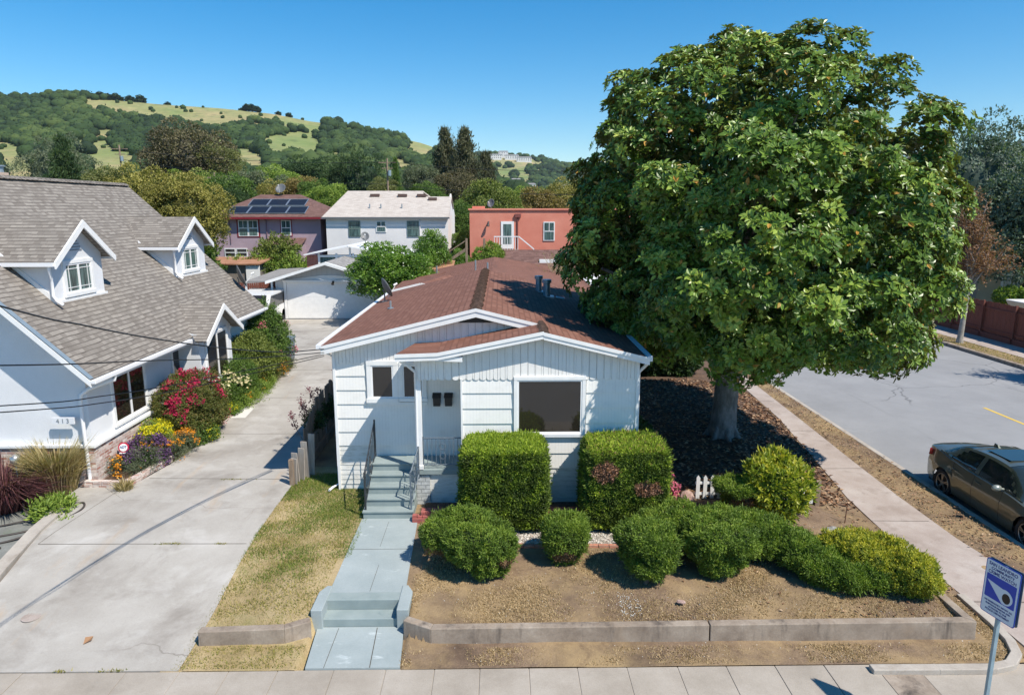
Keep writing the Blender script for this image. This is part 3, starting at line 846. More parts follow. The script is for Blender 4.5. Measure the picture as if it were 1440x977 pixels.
t = thing('garden_steps', 'two low blue grey painted steps with cheek walls leading up to the front path', 'steps', (-2.35, 10.6, 0))
mb = MB(); mb.box(-3.0, -1.72, 10.44, 10.72, -.05, .185); mb.box(-3.0, -1.72, 10.72, 10.955, -.05, .366)
mb.build('step', step_m, t, bevel=.012)
for s, x0, x1, xa in ((-1, -3.17, -2.98, -3.02), (1, -1.75, -1.55, -1.70)):
    mb = MB()
    xo, xi = (x0, x1) if s < 0 else (x1, x0)
    poly = [(xo, 10.38), (xi, 10.38), (xi, 10.85), (xi, 11.15), ((xo + xi) / 2, 11.15), (xo, 10.95)]
    if s < 0: pass
    else: poly = poly[::-1]
    mb.prism(poly, -.05, .385)
    mb.build('cheek_wall', path_m, t, bevel=.012)

# low concrete retaining walls
def wallrun(name, label, pts, w, zb, loc):
    mb = MB()
    n = len(pts)
    outer = [Vector((p[0], p[1])) for p in pts]; zt = [p[2] for p in pts]
    inner = []
    for i in range(n):
        d0 = (outer[i] - outer[i - 1]).normalized() if i else (outer[1] - outer[0]).normalized()
        d1 = (outer[i + 1] - outer[i]).normalized() if i < n - 1 else d0
        d = (d0 + d1).normalized(); nn = Vector((-d.y, d.x)); inner.append(outer[i] + nn * w / max(.5, nn.dot(Vector((-d1.y, d1.x)))))
    for i in range(n - 1):
        a, b, c, d = outer[i], outer[i + 1], inner[i + 1], inner[i]
        bt = .025   # battered face
        mb.hull8([(a.x, a.y - bt, zb), (b.x, b.y - bt, zb), (c.x, c.y, zb), (d.x, d.y, zb)], [(a.x, a.y, zt[i]), (b.x, b.y, zt[i + 1]), (c.x, c.y, zt[i + 1]), (d.x, d.y, zt[i])])
    return tag(mb.build(name, wall_conc_m, loc=loc, bevel=.012), label, 'retaining wall')
wallrun('retaining_wall', 'short low concrete retaining wall at the front of the left lawn', [(-4.86, 9.98, .27), (-3.5, 10.03, .28), (-3.12, 10.22, .29)], .15, -.1, (-4, 10, 0))
mb_pts = [(-1.62, 10.22, .29), (-1.15, 9.99, .28), (3.35, 9.98, .31)]
wallrun('retaining_wall', 'long low concrete retaining wall in front of the garden, from the garden steps to its crack', mb_pts, .15, -.1, (0, 10, 0))
wallrun('retaining_wall', 'low concrete retaining wall right of the crack, turning the corner by the side sidewalk', [(3.37, 9.98, .31), (7.7, 9.96, .34), (7.72, 11.15, .32)], .15, -.1, (5, 10, 0))

# grey gravel bed with its brick edging
mb = MB(); mb.prism([(-.35, 12.62), (2.75, 12.56), (4.35, 13.45), (4.3, 14.4), (3.1, 13.7), (-1.6, 13.7), (-1.6, 13.3)], .30, .372)
tag(mb.build('gravel_bed', nmat('gravel_bed_base', [(.3, (.2, .17, .14)), (.7, (.5, .46, .4))], 30, .95, bmp=.8, bdist=.02)), kind='structure')
g = np.random.default_rng(3)
n = 9000
P = np.stack([g.uniform(-1.6, 4.3, n), g.uniform(12.6, 14.2, n), np.full(n, .378)], 1)
k = ((P[:, 1] > 12.64 + .25 * np.clip(-.35 - P[:, 0], 0, 3) * .6) & (P[:, 1] < 13.65) & (P[:, 0] < 2.75)) | ((P[:, 0] >= 2.75) & (P[:, 1] > 12.6 + (P[:, 0] - 2.75) * .55) & (P[:, 1] < 13.6 + (P[:, 0] - 3) * .5))
V, F, r = pebble_cloud(P[k], .019, g)
me = fast_mesh('gravel', V, F, gravel_m, r)
tag(link_mesh('gravel', me), 'pale grey pebbles filling the bed below the two clipped hedges', 'gravel', kind='stuff')

def brick_row(mb, a, b, w=.1, h=.06, l=.2, z=.38, g=None, gap=.01):
    a = Vector(a); b = Vector(b); d = (b - a); n = max(1, int(d.length / (l + gap))); d.normalize()
    for i in range(n):
        p = a + d * (i * (l + gap)); q = p + d * l
        j = (g.normal(size=2) * .006) if g is not None else (0, 0)
        mb.bar((p.x, p.y + j[0], z + j[1]), (q.x, q.y + j[0], z + j[1]), w, h)
mb = MB(); brick_row(mb, (-.4, 12.6), (2.7, 12.52), g=g, z=.37); brick_row(mb, (2.75, 12.55), (3.6, 12.95), g=g, z=.37)
tag(mb.build('brick_edging', orange_edge_m, loc=(1, 12.6, .35), bevel=.006), 'thin row of orange bricks edging the grey gravel bed', 'brick edging')
mb = MB(); brick_row(mb, (3.4, 14.1), (4.5, 14.3), g=g, z=.39)
tag(mb.build('brick_edging', orange_edge_m, loc=(4, 14.2, .35), bevel=.006), 'short row of orange bricks beside the azalea and the picket fence', 'brick edging')
t = thing('brick_planter', 'low red painted brick planter wall along the foot of the white house front', 'planter wall', (.5, 13.95, .35))
for x0, x1 in ((-1.72, 2.95),):
    mb = MB(); mb.box(x0, x1, 13.72, 13.92, .2, .52); mb.build('wall', rbrick_m, t, bevel=.008)
    mb = MB(); brick_row(mb, (x0, 13.82), (x1, 13.82), .215, .06, .1, .55, g); mb.build('cap', rbrick_m, t, bevel=.006)
    mb = MB(); mb.box(-1.9, -1.5, 13.66, 13.72, .2, .45); brick_row(mb, (-1.9, 13.75), (-1.5, 13.75), .12, .06, .1, .47, g)
    mb.build('corner_bricks', rbrick_m, t, bevel=.006)
mb = MB(); mb.box(-1.7, 2.95, 13.92, 14.5, .3, .44)
tag(mb.build('planter_soil', mulch_m), kind='structure')

# ------------------------------------------------------------------ hills
K1 = np.array([(-1.6, .14), (-.829, .1478), (-.726, .1480), (-.664, .1482), (-.602, .151), (-.52, .1448), (-.458, .1394), (-.386, .135), (-.313, .1276), (-.262, .118), (-.21, .1118), (-.148, .0976), (-.107, .0885), (-.066, .074), (-.02, .045), (.03, .02), (.1, .004), (1.6, .0)])
K2 = np.array([(-1.6, .05), (-.148, .08), (-.066, .0739), (.009, .072), (.043, .0702), (.075, .0625), (.108, .0548), (.202, .0473), (.305, .0375), (.6, .03), (1.6, .02)])
def hill_z(k, y):
    """k = x / y"""
    e1 = np.interp(k, K1[:, 0], K1[:, 1]); e2 = np.interp(k, K2[:, 0], K2[:, 1])
    t = np.clip((y - 260) / 640, 0, 1)
    z1 = 6.9 * sm((y - 150) / 110) + y * np.clip(t * e1 + (1 - t) * np.minimum(.012, e1), 0, 1) * sm((y - 150) / 110)
    z1 = np.where(y > 900, (6.9 + 900 * e1) * np.clip(1 - (y - 900) / 500, .2, 1), z1)
    t2 = np.clip((y - 1000) / 800, 0, 1)
    z2 = 6.9 + y * (t2 * e2 + (1 - t2) * .005)
    z2 = np.where(y > 1800, (6.9 + 1800 * e2) * np.clip(1 - (y - 1800) / 900, 0, 1), z2)
    z = np.maximum(z1, np.where(y > 950, z2, -5))
    x = k * y
    P = np.stack([x, y, np.zeros_like(x)], -1).reshape(-1, 3)
    bumps = vn(P, .006, 21).reshape(x.shape)
    return z + bumps * 2.0 * sm((y - 260) / 200) * np.where(y < 860, 1, .15) - .35
ks = np.linspace(-1.5, 1.5, 260); ys = np.concatenate([np.linspace(150, 300, 16), np.linspace(310, 1000, 90), np.linspace(1020, 2700, 60)])
Kg, Yg = np.meshgrid(ks, ys)
Zg = hill_z(Kg, Yg)
P = np.stack([(Kg * Yg).ravel(), Yg.ravel(), Zg.ravel()], 1)
i, j = np.meshgrid(np.arange(len(ks) - 1), np.arange(len(ys) - 1)); a = (j * len(ks) + i).ravel()
F = np.stack([a, a + 1, a + len(ks) + 1, a + len(ks)], 1)
me = fast_mesh('hills', P, F, hillgrass_m, None, True)
tag(link_mesh('hills', me), kind='structure')

def inpoly(px, py, poly):
    r = np.zeros(len(px), bool); n = len(poly)
    for i in range(n):
        x1, y1 = poly[i]; x2, y2 = poly[(i + 1) % n]
        c = ((y1 > py) != (y2 > py)) & (px < (x2 - x1) * (py - y1) / (y2 - y1 + 1e-12) + x1)
        r ^= c
    return r
CLEAR = [[(-415.9, 601.8), (-375.1, 570.0), (-268.7, 421.2), (-278.9, 400.1)], [(-336.6, 587.5), (-313.9, 574.9), (-274.5, 535.0), (-233.0, 450.7), (-248.7, 435.6)], [(-479.6, 883.2), (-415.5, 921.3), (-334.5, 916.6), (-318.5, 884.8), (-334.7, 826.5), (-398.0, 843.2), (-460.1, 853.6)], [(-389.1, 697.3), (-362.3, 676.0), (-343.7, 634.1), (-352.3, 635.9)], [(-287.9, 698.7), (-248.8, 658.1), (-193.7, 568.0), (-176.8, 521.4), (-207.2, 560.0), (-256.8, 637.2)], [(-222.2, 688.1), (-220.8, 764.1), (-199.4, 767.1), (-155.4, 607.1), (-147.9, 556.2), (-191.2, 683.0), (-196.3, 629.3)], [(-120.7, 935.5), (-104.9, 937.0), (-85.3, 917.5), (-84.2, 787.1), (-104.6, 836.4)], [(-334.5, 916.6), (-283.2, 922.5), (-237.3, 916.1), (-226.9, 869.3), (-278.1, 877.4), (-315.6, 874.1)], [(-99.1, 693.3), (-75.9, 607.4), (-62.6, 481.2), (-82.1, 558.3)], [(-148.6, 640.5), (-141.0, 646.8), (-118.4, 536.0), (-128.7, 557.2)], [(-6.2, 1560.0), (21.5, 1537.3), (23.5, 1304.5), (0.0, 1351.0)], [(35.3, 1606.6), (57.6, 1514.6), (49.5, 1374.9), (34.7, 1444.2)]]
CLEAR = [[(sum(p[0] for p in q) / len(q) * -.3 + p_[0] * 1.3, sum(p[1] for p in q) / len(q) * -.3 + p_[1] * 1.3) for p_ in q] for q in CLEAR]
def clear(x, y, wob):
    r = np.zeros(len(x), bool)
    for poly in CLEAR:
        for q in (0, .25, .5, .75, 1):
            s = (y + q * 38000 / y) / y
            r |= inpoly(x * s + wob[0], y * s + wob[1], poly)
    return r
def wood(name, label, n, y0, y1, k0, k1, smin, smax, seed, keepf):
    g = np.random.default_rng(seed)
    y = np.sqrt(g.uniform(y0 ** 2, y1 ** 2, n)); k = g.uniform(k0, k1, n); x = k * y
    wob = (5 * vn(np.stack([x, y, x * 0], 1), .02, 5), 8 * vn(np.stack([x, y, x * 0], 1), .02, 6))
    cl_ = clear(x, y, wob); rare = g.random(len(x)) < .05
    m = (~cl_ | rare) & keepf(x, y, k, g)
    for (hk, hy) in ((-.098, 1740), (-.074, 1750), (-.010, 1740), (.004, 1775), (.016, 1745), (.033, 1720), (.001, 1290), (.021, 1330), (.041, 1270), (.087, 1290)):
        m &= ~((np.abs(k - hk) < .016) & (y < hy + 12) & (y > hy - 110))
    small = (cl_ & rare)[m]; x, y, k = x[m], y[m], k[m]
    z = hill_z(k, y)
    r = g.uniform(smin, smax, len(x)) * (1 + .35 * (g.random(len(x)) < .12)) * np.where(small, .5, 1)
    C = Cloud()
    V0, F0 = ICO[2]
    n = len(x)
    c = np.stack([x, y, z + r * .55], 1)
    W = V0[None] * r[:, None, None] * np.array([1, 1, .85])
    Q = (W * .35 + c[:, None]).reshape(-1, 3)
    W = W * (1 + .2 * vn(Q, .8, seed)[:].reshape(n, -1, 1))
    V = (c[:, None] + W).reshape(-1, 3)
    F = (F0[None] + (np.arange(n) * len(V0))[:, None, None]).reshape(-1, 3)
    tone = np.clip(.42 + .38 * vn(c, .012, 8) + .18 * g.normal(size=n), 0, 1)
    C.add(V, F, np.repeat(tone, len(F0)) + g.random(n * len(F0)) * .14 - .07)
    # leafy fringe so that crowns do not read as balls
    per = 40
    d = unit(g.normal(size=(n * per, 3)) + np.array([0, -.25, .35]))
    rr = np.repeat(r, per)[:, None]
    Pq = np.repeat(c, per, 0) + d * rr * np.array([1, 1, .85]) * g.uniform(.85, 1.08, (n * per, 1))
    A = unit(g.normal(size=(n * per, 3))); LN = (rr[:, 0] * g.uniform(.13, .32, n * per))
    V, F = leaf_arrays(Pq, A, d, LN, LN * .8, .2)
    C.add(V, F, np.repeat(np.repeat(tone, per) + g.normal(size=n * per) * .14, 2))
    me = C.mesh(name, [oak_m], smooth=True)
    return tag(link_mesh(name, me), label, 'woodland', kind='stuff')
wood('oak_woodland', 'dark green oak woodland covering the near hillside', 6800, 262, 905, -.98, .05, 3.2, 6.2, 31,
     lambda x, y, k, g: (np.interp(k, K1[:, 0], K1[:, 1]) > .02) & (g.random(len(x)) < np.where(k < -.2, 1, .85)))
wood('distant_woodland', 'bluish wooded far hill behind the hilltop houses', 3600, 950, 1830, -.2, .5, 5, 9.5, 32,
     lambda x, y, k, g: (g.random(len(x)) < np.where(k < .1, .8, 1)))
# single trees standing on the bare ridge
rid0 = [(-.556, 905), (-.537, 900), (-.52, 905), (-.503, 898), (-.488, 902), (-.473, 902), (-.455, 906), (-.428, 902), (-.33, 904), (-.30, 900), (-.276, 902), (-.262, 900), (-.24, 905), (-.155, 903)]
rid = [(k_, 900 + (i_ * 37) % 9) for i_, k_ in enumerate((-.551, -.545, -.536, -.527, -.519, -.506, -.491, -.456, -.356, -.349, -.341, -.333, -.306, -.292, -.155))]
cl = crown_cloud('round', 77, 26, 10, .26, .8); rm = cl.mesh('crown', [oak_m])
tmb = MB(); tmb.tube([(0, 0, -1), (0, 0, .6)], [.12, .08], 6); tr0 = None
LR = ['dark round oak standing on the bare hilltop ridge']
for q, (k, y) in enumerate(rid):
    x = k * y; z = float(hill_z(np.array([k]), np.array([float(y)]))[0])
    r = (3.2, 5.0, 4.4, 5.2, 3.6, 5.0, 6.0, 3.4, 3.4, 4.6, 5.0, 4.2, 3.0, 3.6, 4.2)[q]
    t = thing('ridge_oak', LR[0], 'tree', (x, y, z), q * 1.3, 'single oaks standing along the bare hill ridge')
    o = link_mesh('crown', rm, t); o.location = (0, 0, r * .8); o.scale = (r * 1.25, r, r * .8)
    if tr0 is None:
        tr0 = tmb.build('trunk', trunk_m, None); tm = tr0.data; bpy.data.objects.remove(tr0)
    o = link_mesh('trunk', tm, t); o.scale = (r, r, r * .8)

# houses on the hillside
def hill_house(k, y, w, d, h, c, label, rot=0.0):
    x = k * y; z = float(hill_z(np.array([k]), np.array([float(y)]))[0]) + 1.0
    t = thing('hillside_house', label, 'house', (x, y, z), 0, 'houses on the far hill')
    mb = MB(); mb.box(x - w / 2, x + w / 2, y - d / 2, y + d / 2, z - 4, z + h); mb.build('wall', c, t)
    mb = MB(); rh = 2.2; e = .6
    a = [(x - w / 2 - e, y - d / 2 - e, z + h), (x + w / 2 + e, y - d / 2 - e, z + h), (x + w / 2 + e, y + d / 2 + e, z + h), (x - w / 2 - e, y + d / 2 + e, z + h)]
    b = [(x - w / 2 + 2, y - .2, z + h + rh), (x + w / 2 - 2, y - .2, z + h + rh), (x + w / 2 - 2, y + .2, z + h + rh), (x - w / 2 + 2, y + .2, z + h + rh)]
    mb.hull8(a, b); mb.build('roof', gar_roof_m, t)
    nw = max(2, int(w / 5))
    for i in range(nw):
        for fz in ([h * .5] if h < 5 else [h * .28, h * .7]):
            m2 = MB(); xx = x - w / 2 + (i + .5) * w / nw; m2.box(xx - 1.1, xx + 1.1, y - d / 2 - .06, y - d / 2 - .01, z + fz - .8, z + fz + .8); m2.build('window', glass_m, t)
HH = [(-.098, 1740, 44, 14, 9, 'long white house on the far hill, left of the tall conifers'),
      (-.074, 1750, 26, 14, 9, 'white house on the far hill close to the left side of the tall conifers'),
      (-.010, 1740, 40, 14, 10, 'broad white house high on the far hill just right of the tall conifers'),
      (.004, 1775, 24, 14, 13, 'tall white house highest in the row on the far hilltop'),
      (.016, 1745, 34, 14, 9, 'white house in the middle of the far hilltop row'),
      (.033, 1720, 36, 14, 9, 'white house at the right end of the far hilltop row'),
      (.001, 1290, 26, 12, 7, 'low grey white house at the foot of the far hill, leftmost there'),
      (.021, 1330, 20, 12, 9, 'pinkish white house at the foot of the far hill'),
      (.041, 1270, 22, 12, 7, 'small pale house at the foot of the far hill, right of the pinkish one'),
      (.087, 1290, 24, 12, 9, 'white house low on the far hill beside the magnolia crown'),
      (.03, 330, 10, 8, 3.0, 'low white building showing between the roadside trees and the coral house roof')]
hw = nmat('hill_house_white', [(.3, (.6, .6, .6)), (.7, (.72, .71, .7))], .1, .8, bmp=0)
for (k, y, w, d, h, lb) in HH: hill_house(k, y, w, d, h, hw, lb)
# ------------------------------------------------------------------ white cottage in the middle
H1 = thing('cottage', 'white wood sided single storey house with red brown shingle roof and a picture window', 'house', (-.4, 15.5, .35))
AP = (-.56, 4.72)                      # ridge x, z
SL, SR = .243, .25
def zL(x): return AP[1] - SL * (AP[0] - x)
def zR(x): return AP[1] - SR * (x - AP[0])
YF, YB, YW2, YW1 = 15.25, 25.4, 14.5, 15.5    # main rake, back, right wing wall, left wing wall
YR = 14.24                              # right wing rake
XL, XRt = -4.05, 3.10
FX = .9                                # front gable ridge x

# walls (plain bodies behind the boards)
mb = MB()
mb.box(-3.80, -.72, YW1, YB - .3, .2, 3.5)
mb.box(-.80, 2.93, YW2, YB - .3, .2, 3.5)
mb.hull8([(-3.8, YW1, 3.5), (2.93, YW1, 3.5), (2.93, YB - .3, 3.5), (-3.8, YB - .3, 3.5)], [(-3.8, YW1, zL(-3.8) - .1), (2.93, YW1, zR(2.93) - .1), (2.93, YB - .3, zR(2.93) - .1), (-3.8, YB - .3, zL(-3.8) - .1)])
mb.hull8([(-3.7, YW1 + .002, zL(-3.8) - .1), (2.9, YW1 + .002, zR(2.93) - .1), (2.9, YB - .302, zR(2.93) - .1), (-3.7, YB - .302, zL(-3.8) - .1)], [(AP[0] - .01, YW1 + .002, AP[1] - .1), (AP[0] + .01, YW1 + .002, AP[1] - .1), (AP[0] + .01, YB - .302, AP[1] - .1), (AP[0] - .01, YB - .302, AP[1] - .1)])
mb.hull8([(-.8, YW2, 3.5), (2.93, YW2, 3.5), (2.93, YW1, 3.5), (-.8, YW1, 3.5)], [(-.8, YW2, 3.72), (2.93, YW2, zR(2.93) - .1), (2.93, YW1, zR(2.93) - .1), (-.8, YW1, 3.72)])
mb.build('wall', siding_m, H1)

def course(mb, x0, x1, y, zt, zb, t=.028):
    """one course of lap siding, thick at its lower edge"""
    mb.hull8([(x0, y - t, zb), (x1, y - t, zb), (x1, y, zb), (x0, y, zb)], [(x0, y - .006, zt), (x1, y - .006, zt), (x1, y, zt), (x0, y, zt)])
def laps(mb, x0, x1, y, zs, holes=(), t=.028):
    for zt, zb in zip(zs, zs[1:]):
        cuts = [x0]
        for (a, b, c, d) in holes:
            if c < zt - .02 and d > zb + .02 and b > x0 and a < x1: cuts += [a, b]
        cuts.append(x1)
        for i in range(0, len(cuts), 2):
            if cuts[i + 1] - cuts[i] > .01: course(mb, cuts[i], cuts[i + 1], y, zt, zb, t)
WL = (-3.13, -1.77, 2.44, 3.46)
mb = MB()
zs = [3.46 - .335 * k for k in range(7)]
laps(mb, -3.82, -.80, YW1, zs, [WL])
mb.build('siding', siding_m, H1)
mb = MB()
zs2 = [3.32 - .345 * k for k in range(7)]
PW = (.27, 1.85, 1.97, 3.33)
laps(mb, -.84, 2.95, YW2, zs2, [PW])
mb.build('siding', siding_m, H1)
mb = MB()
zs = [1.45 - .12 * k for k in range(9)]; laps(mb, -3.82, -2.96, YW1, zs, t=.016)
mb.build('base_boards', lapwhite_m, H1)
mb = MB()
zs = [1.25 - .12 * k for k in range(7)]; laps(mb, -.60, 2.95, YW2, zs, t=.016)
mb.build('base_boards', lapwhite_m, H1)
# vertical boards in the gables with a scalloped lower edge
def gable_boards(mb, x0, x1, y, zb, ztop, pitch=.165, skip=()):
    n = int(round((x1 - x0) / pitch)); p = (x1 - x0) / n
    for i in range(n):
        a, b = x0 + i * p + .004, x0 + (i + 1) * p - .004
        za, zbb = ztop(a), ztop(b)
        sc = []
        for q in range(7):
            an = math.pi + math.pi * q / 6
            sc.append(((a + b) / 2 + math.cos(an) * (b - a) / 2, zb + .055 + math.sin(an) * .05))
        prof = sc + [(b, zbb), (a, za)]
        fr = [(x, y - .03, z) for x, z in prof]; bk = [(x, y - .004, z) for x, z in prof]
        mb.face(fr); m = len(prof)
        for k in range(m):
            j = (k + 1) % m
            mb.face([fr[k], bk[k], bk[j], fr[j]])
        mb.box(b - .006, b + .014, y - .018, y - .005, zb + .08, min(za, zbb))
def zfront(x):
    if x > FX: return zR(x) - .08
    z = 4.375 - .205 * (FX - x)
    return max(z, 3.86 - .0) - .08 if x > -1.35 else 3.78
mb = MB()
gable_boards(mb, -3.80, .9, YW1, 3.40, lambda x: (zL(x) if x < AP[0] else zR(x)) - .1)
mb.build('gable_boards', board_m, H1)
mb = MB()
gable_boards(mb, -1.80, 2.95, YW2, 3.26, zfront, .15)
mb.box(-1.8, -.84, YW2, YW2 + .06, 3.32, 3.8)
mb.build('gable_boards', board_m, H1)
mb = MB(); mb.face([(-.98, YW1 - .045, 4.36), (-.18, YW1 - .045, 4.36), (-.5, YW1 - .045, 4.52), (-.64, YW1 - .045, 4.52)])
mb.build('gable_vent', black_m, H1)
# corner boards
mb = MB(); mb.box(-3.86, -3.80, YW1 - .045, YW1 + .05, .3, 3.9); mb.box(2.93, 2.99, YW2 - .045, YW2 + .05, .3, 3.8); mb.box(-.88, -.84, YW2 - .04, YW2 + .04, 1.2, 3.3)
mb.build('corner_board', white_m, H1)

# roof: left slope, right slope reaching further forward, small front slope
T = .06
mb = MB()
mb.slab([(XL, YF, zL(XL)), (AP[0], YF, AP[1]), (AP[0], YB, AP[1]), (XL, YB, zL(XL))], T)
mb.slab([(AP[0], YF, AP[1]), (FX, YF, zR(FX)), (FX, YR, zR(FX)), (XRt, YR, zR(XRt)), (XRt, YB, zR(XRt)), (AP[0], YB, AP[1])], T)
xk = -1.35
zk = 4.385 - .205 * (FX - xk); ze = zk - .03
mb.slab([(xk, YR, zk), (FX - .001, YR, 4.375), (FX - .001, YW1 - .05, 4.375), (xk, YW1 - .05, zk + .0)], T)
mb.slab([(-2.22, YR, ze), (xk, YR, zk), (xk, YW1 - .05, zk), (-1.95, YW1 - .05, ze)], T)
mb.build('roof', roof_m, H1)
# ridge cap made of overlapping pieces
def caps(mb, a, b, w=.26, seg=.16, rise=.02):
    a = Vector(a); b = Vector(b); d = b - a; n = int(d.length / seg); d.normalize()
    sd = Vector((d.y, -d.x, 0)).normalized()
    for i in range(n):
        p = a + d * i * seg; q = a + d * (i * seg + seg * 1.1)
        h0, h1 = rise + .022, rise
        w2 = w / 2 * (1 + .08 * math.sin(i * 5.1))
        mb.hull8([p - sd * w2 + Vector((0, 0, -.055 + h0 - .02)), p + sd * w2 + Vector((0, 0, -.055 + h0 - .02)), q + sd * w2 + Vector((0, 0, -.055 + h1 - .02)), q - sd * w2 + Vector((0, 0, -.055 + h1 - .02))],
                 [p - sd * w2 * .3 + Vector((0, 0, h0 + .012)), p + sd * w2 * .3 + Vector((0, 0, h0 + .012)), q + sd * w2 * .3 + Vector((0, 0, h1 + .012)), q - sd * w2 * .3 + Vector((0, 0, h1 + .012))])
mb = MB(); caps(mb, (AP[0], YF, AP[1]), (AP[0], YB, AP[1]), .3, .17, .03); mb.build('ridge_cap', ridge_m, H1)
mb = MB(); caps(mb, (FX, YR, 4.375), (FX, YF + .25, 4.375), .26, .15, .02)
mb.build('ridge_cap', ridge_m, H1)
# fascia and barge boards
mb = MB()
def barge(mb, a, b, h=.17, t=.03):
    a = Vector(a); b = Vector(b)
    mb.hull8([a + Vector((0, 0, -h - .03)), b + Vector((0, 0, -h - .03)), b + Vector((0, t, -h - .03)), a + Vector((0, t, -h - .03))], [a + Vector((0, 0, -.03)), b + Vector((0, 0, -.03)), b + Vector((0, t, -.03)), a + Vector((0, t, -.03))])
    c = Vector((0, -.018, 0))
    mb.hull8([a + c + Vector((0, 0, -.075)), b + c + Vector((0, 0, -.075)), b + Vector((0, -.001, -.075)), a + Vector((0, -.001, -.075))], [a + c + Vector((0, 0, .0)), b + c + Vector((0, 0, .0)), b + Vector((0, -.001, .0)), a + Vector((0, -.001, .0))])
barge(mb, (XL, YF - .03, zL(XL)), (AP[0], YF - .03, AP[1])); barge(mb, (AP[0], YF - .03, AP[1]), (FX, YF - .03, zR(FX)))
barge(mb, (-2.24, YR - .03, ze), (xk, YR - .03, zk), .13); barge(mb, (xk, YR - .03, zk), (FX, YR - .03, 4.375), .13); barge(mb, (FX, YR - .03, zR(FX)), (XRt + .05, YR - .03, zR(XRt)), .13)
mb.build('fascia', white_m, H1)
mb = MB()   # soffits
mb.hull8([(XL + .02, YF, zL(XL) - .12), (AP[0], YF, AP[1] - .12), (AP[0], YW1, AP[1] - .12), (XL + .02, YW1, zL(XL) - .12)], [(XL + .02, YF, zL(XL) - .065), (AP[0], YF, AP[1] - .065), (AP[0], YW1, AP[1] - .065), (XL + .02, YW1, zL(XL) - .065)])
mb.hull8([(-2.2, YR, ze - .13), (-.82, YR, 3.72), (-.82, YW1, 3.72), (-1.95, YW1, ze - .13)], [(-2.2, YR, ze - .066), (-.82, YR, ze - .066), (-.82, YW1, ze - .066), (-1.95, YW1, ze - .066)])
mb.build('soffit', white_m, H1)
# gutters
mb = MB()
mb.bar((XL - .05, YF - .02, zL(XL) - .03), (XL - .05, YB, zL(XL) - .03), .11, .11)
mb.build('gutter', gutter_m, H1)
mb = MB()
mb.bar((XRt + .055, YR - .02, zR(XRt) - .03), (XRt + .055, YB, zR(XRt) - .03), .11, .11)
mb.build('gutter', gutter_m, H1)
mb = MB()
mb.tube([(XRt + .05, YR + .12, 3.72), (XRt + .05, YR + .2, 3.62), (3.0, YW2 + .06, 3.42), (3.0, YW2 + .06, 3.2), (3.0, YW2 + .06, .5)], .035, 8)
mb.build('downspout', gutter_m, H1)
mb = MB()
mb.tube([(XL, YF + .15, 3.82), (XL + .02, YF + .22, 3.7), (-3.88, YW1 + .12, 3.55), (-3.88, YW1 + .12, .45), (-4.0, YW1 - .05, .42), (-4.05, YW1 - .2, .41)], .032, 8)
mb.build('downspout', gutter_m, H1)
mb = MB()
mb.tube([(-2.15, YR + .1, 3.72), (-2.05, YR + .14, 3.66), (-1.86, 14.58, 3.42), (-1.86, 14.58, 1.25)], .035, 8)
mb.build('downspout', gutter_m, H1)

def window(par, x0, x1, y, z0, z1, fr=.05, trim=.09, gm=None, fm=None, tm=None, mull=(), depth=.05, name='window'):
    """window in a wall facing -y"""
    fm = fm or vinyl_m; tm = tm or white_m
    mb = MB()
    if trim:
        mb.box(x0 - trim, x1 + trim, y - .045, y - .001, z1, z1 + trim); mb.box(x0 - trim - .02, x1 + trim + .02, y - .065, y - .001, z0 - trim, z0)
        mb.box(x0 - trim, x0, y - .04, y - .001, z0, z1); mb.box(x1, x1 + trim, y - .04, y - .001, z0, z1)
    w = mb.build(name, tm, par) if trim else None
    par2 = w or par
    mb = MB()
    mb.box(x0 + .001, x1 - .001, y - .03, y + .01, z1 - fr, z1 - .001); mb.box(x0 + .001, x1 - .001, y - .03, y + .01, z0 + .001, z0 + fr)
    mb.box(x0 + .001, x0 + fr, y - .03, y + .01, z0 + fr + .001, z1 - fr - .001); mb.box(x1 - fr, x1 - .001, y - .03, y + .01, z0 + fr + .001, z1 - fr - .001)
    for m in mull:
        if m[0] == 'v': mb.box(m[1] - .02, m[1] + .02, y - .032, y + .008, z0 + fr, z1 - fr)
        else: mb.box(x0 + fr, x1 - fr, y - .031, y + .007, m[1] - .02, m[1] + .02)
    mb.build('frame', fm, par2)
    mb = MB(); mb.box(x0 + fr * .6, x1 - fr * .6, y - .012, y - .004, z0 + fr * .6, z1 - fr * .6)
    mb.build('pane', gm or glass_m, par2)
    return w
# big picture window with a dark opening behind the glass
window(H1, .35, 1.76, YW2 - .02, 2.06, 3.27, .035, .075)
window(H1, -2.99, -2.48, YW1 - .02, 2.6, 3.38, .035, .10)
window(H1, -2.27, -1.80, YW1 - .02, 2.6, 3.38, .035, .08)
mb = MB(); mb.box(-2.39, -2.35, YW1 - .05, YW1 - .001, 2.45, 3.44); mb.box(-3.1, -1.72, YW1 - .055, YW1 - .001, 2.44, 2.5); mb.build('window_casing', white_m, H1)
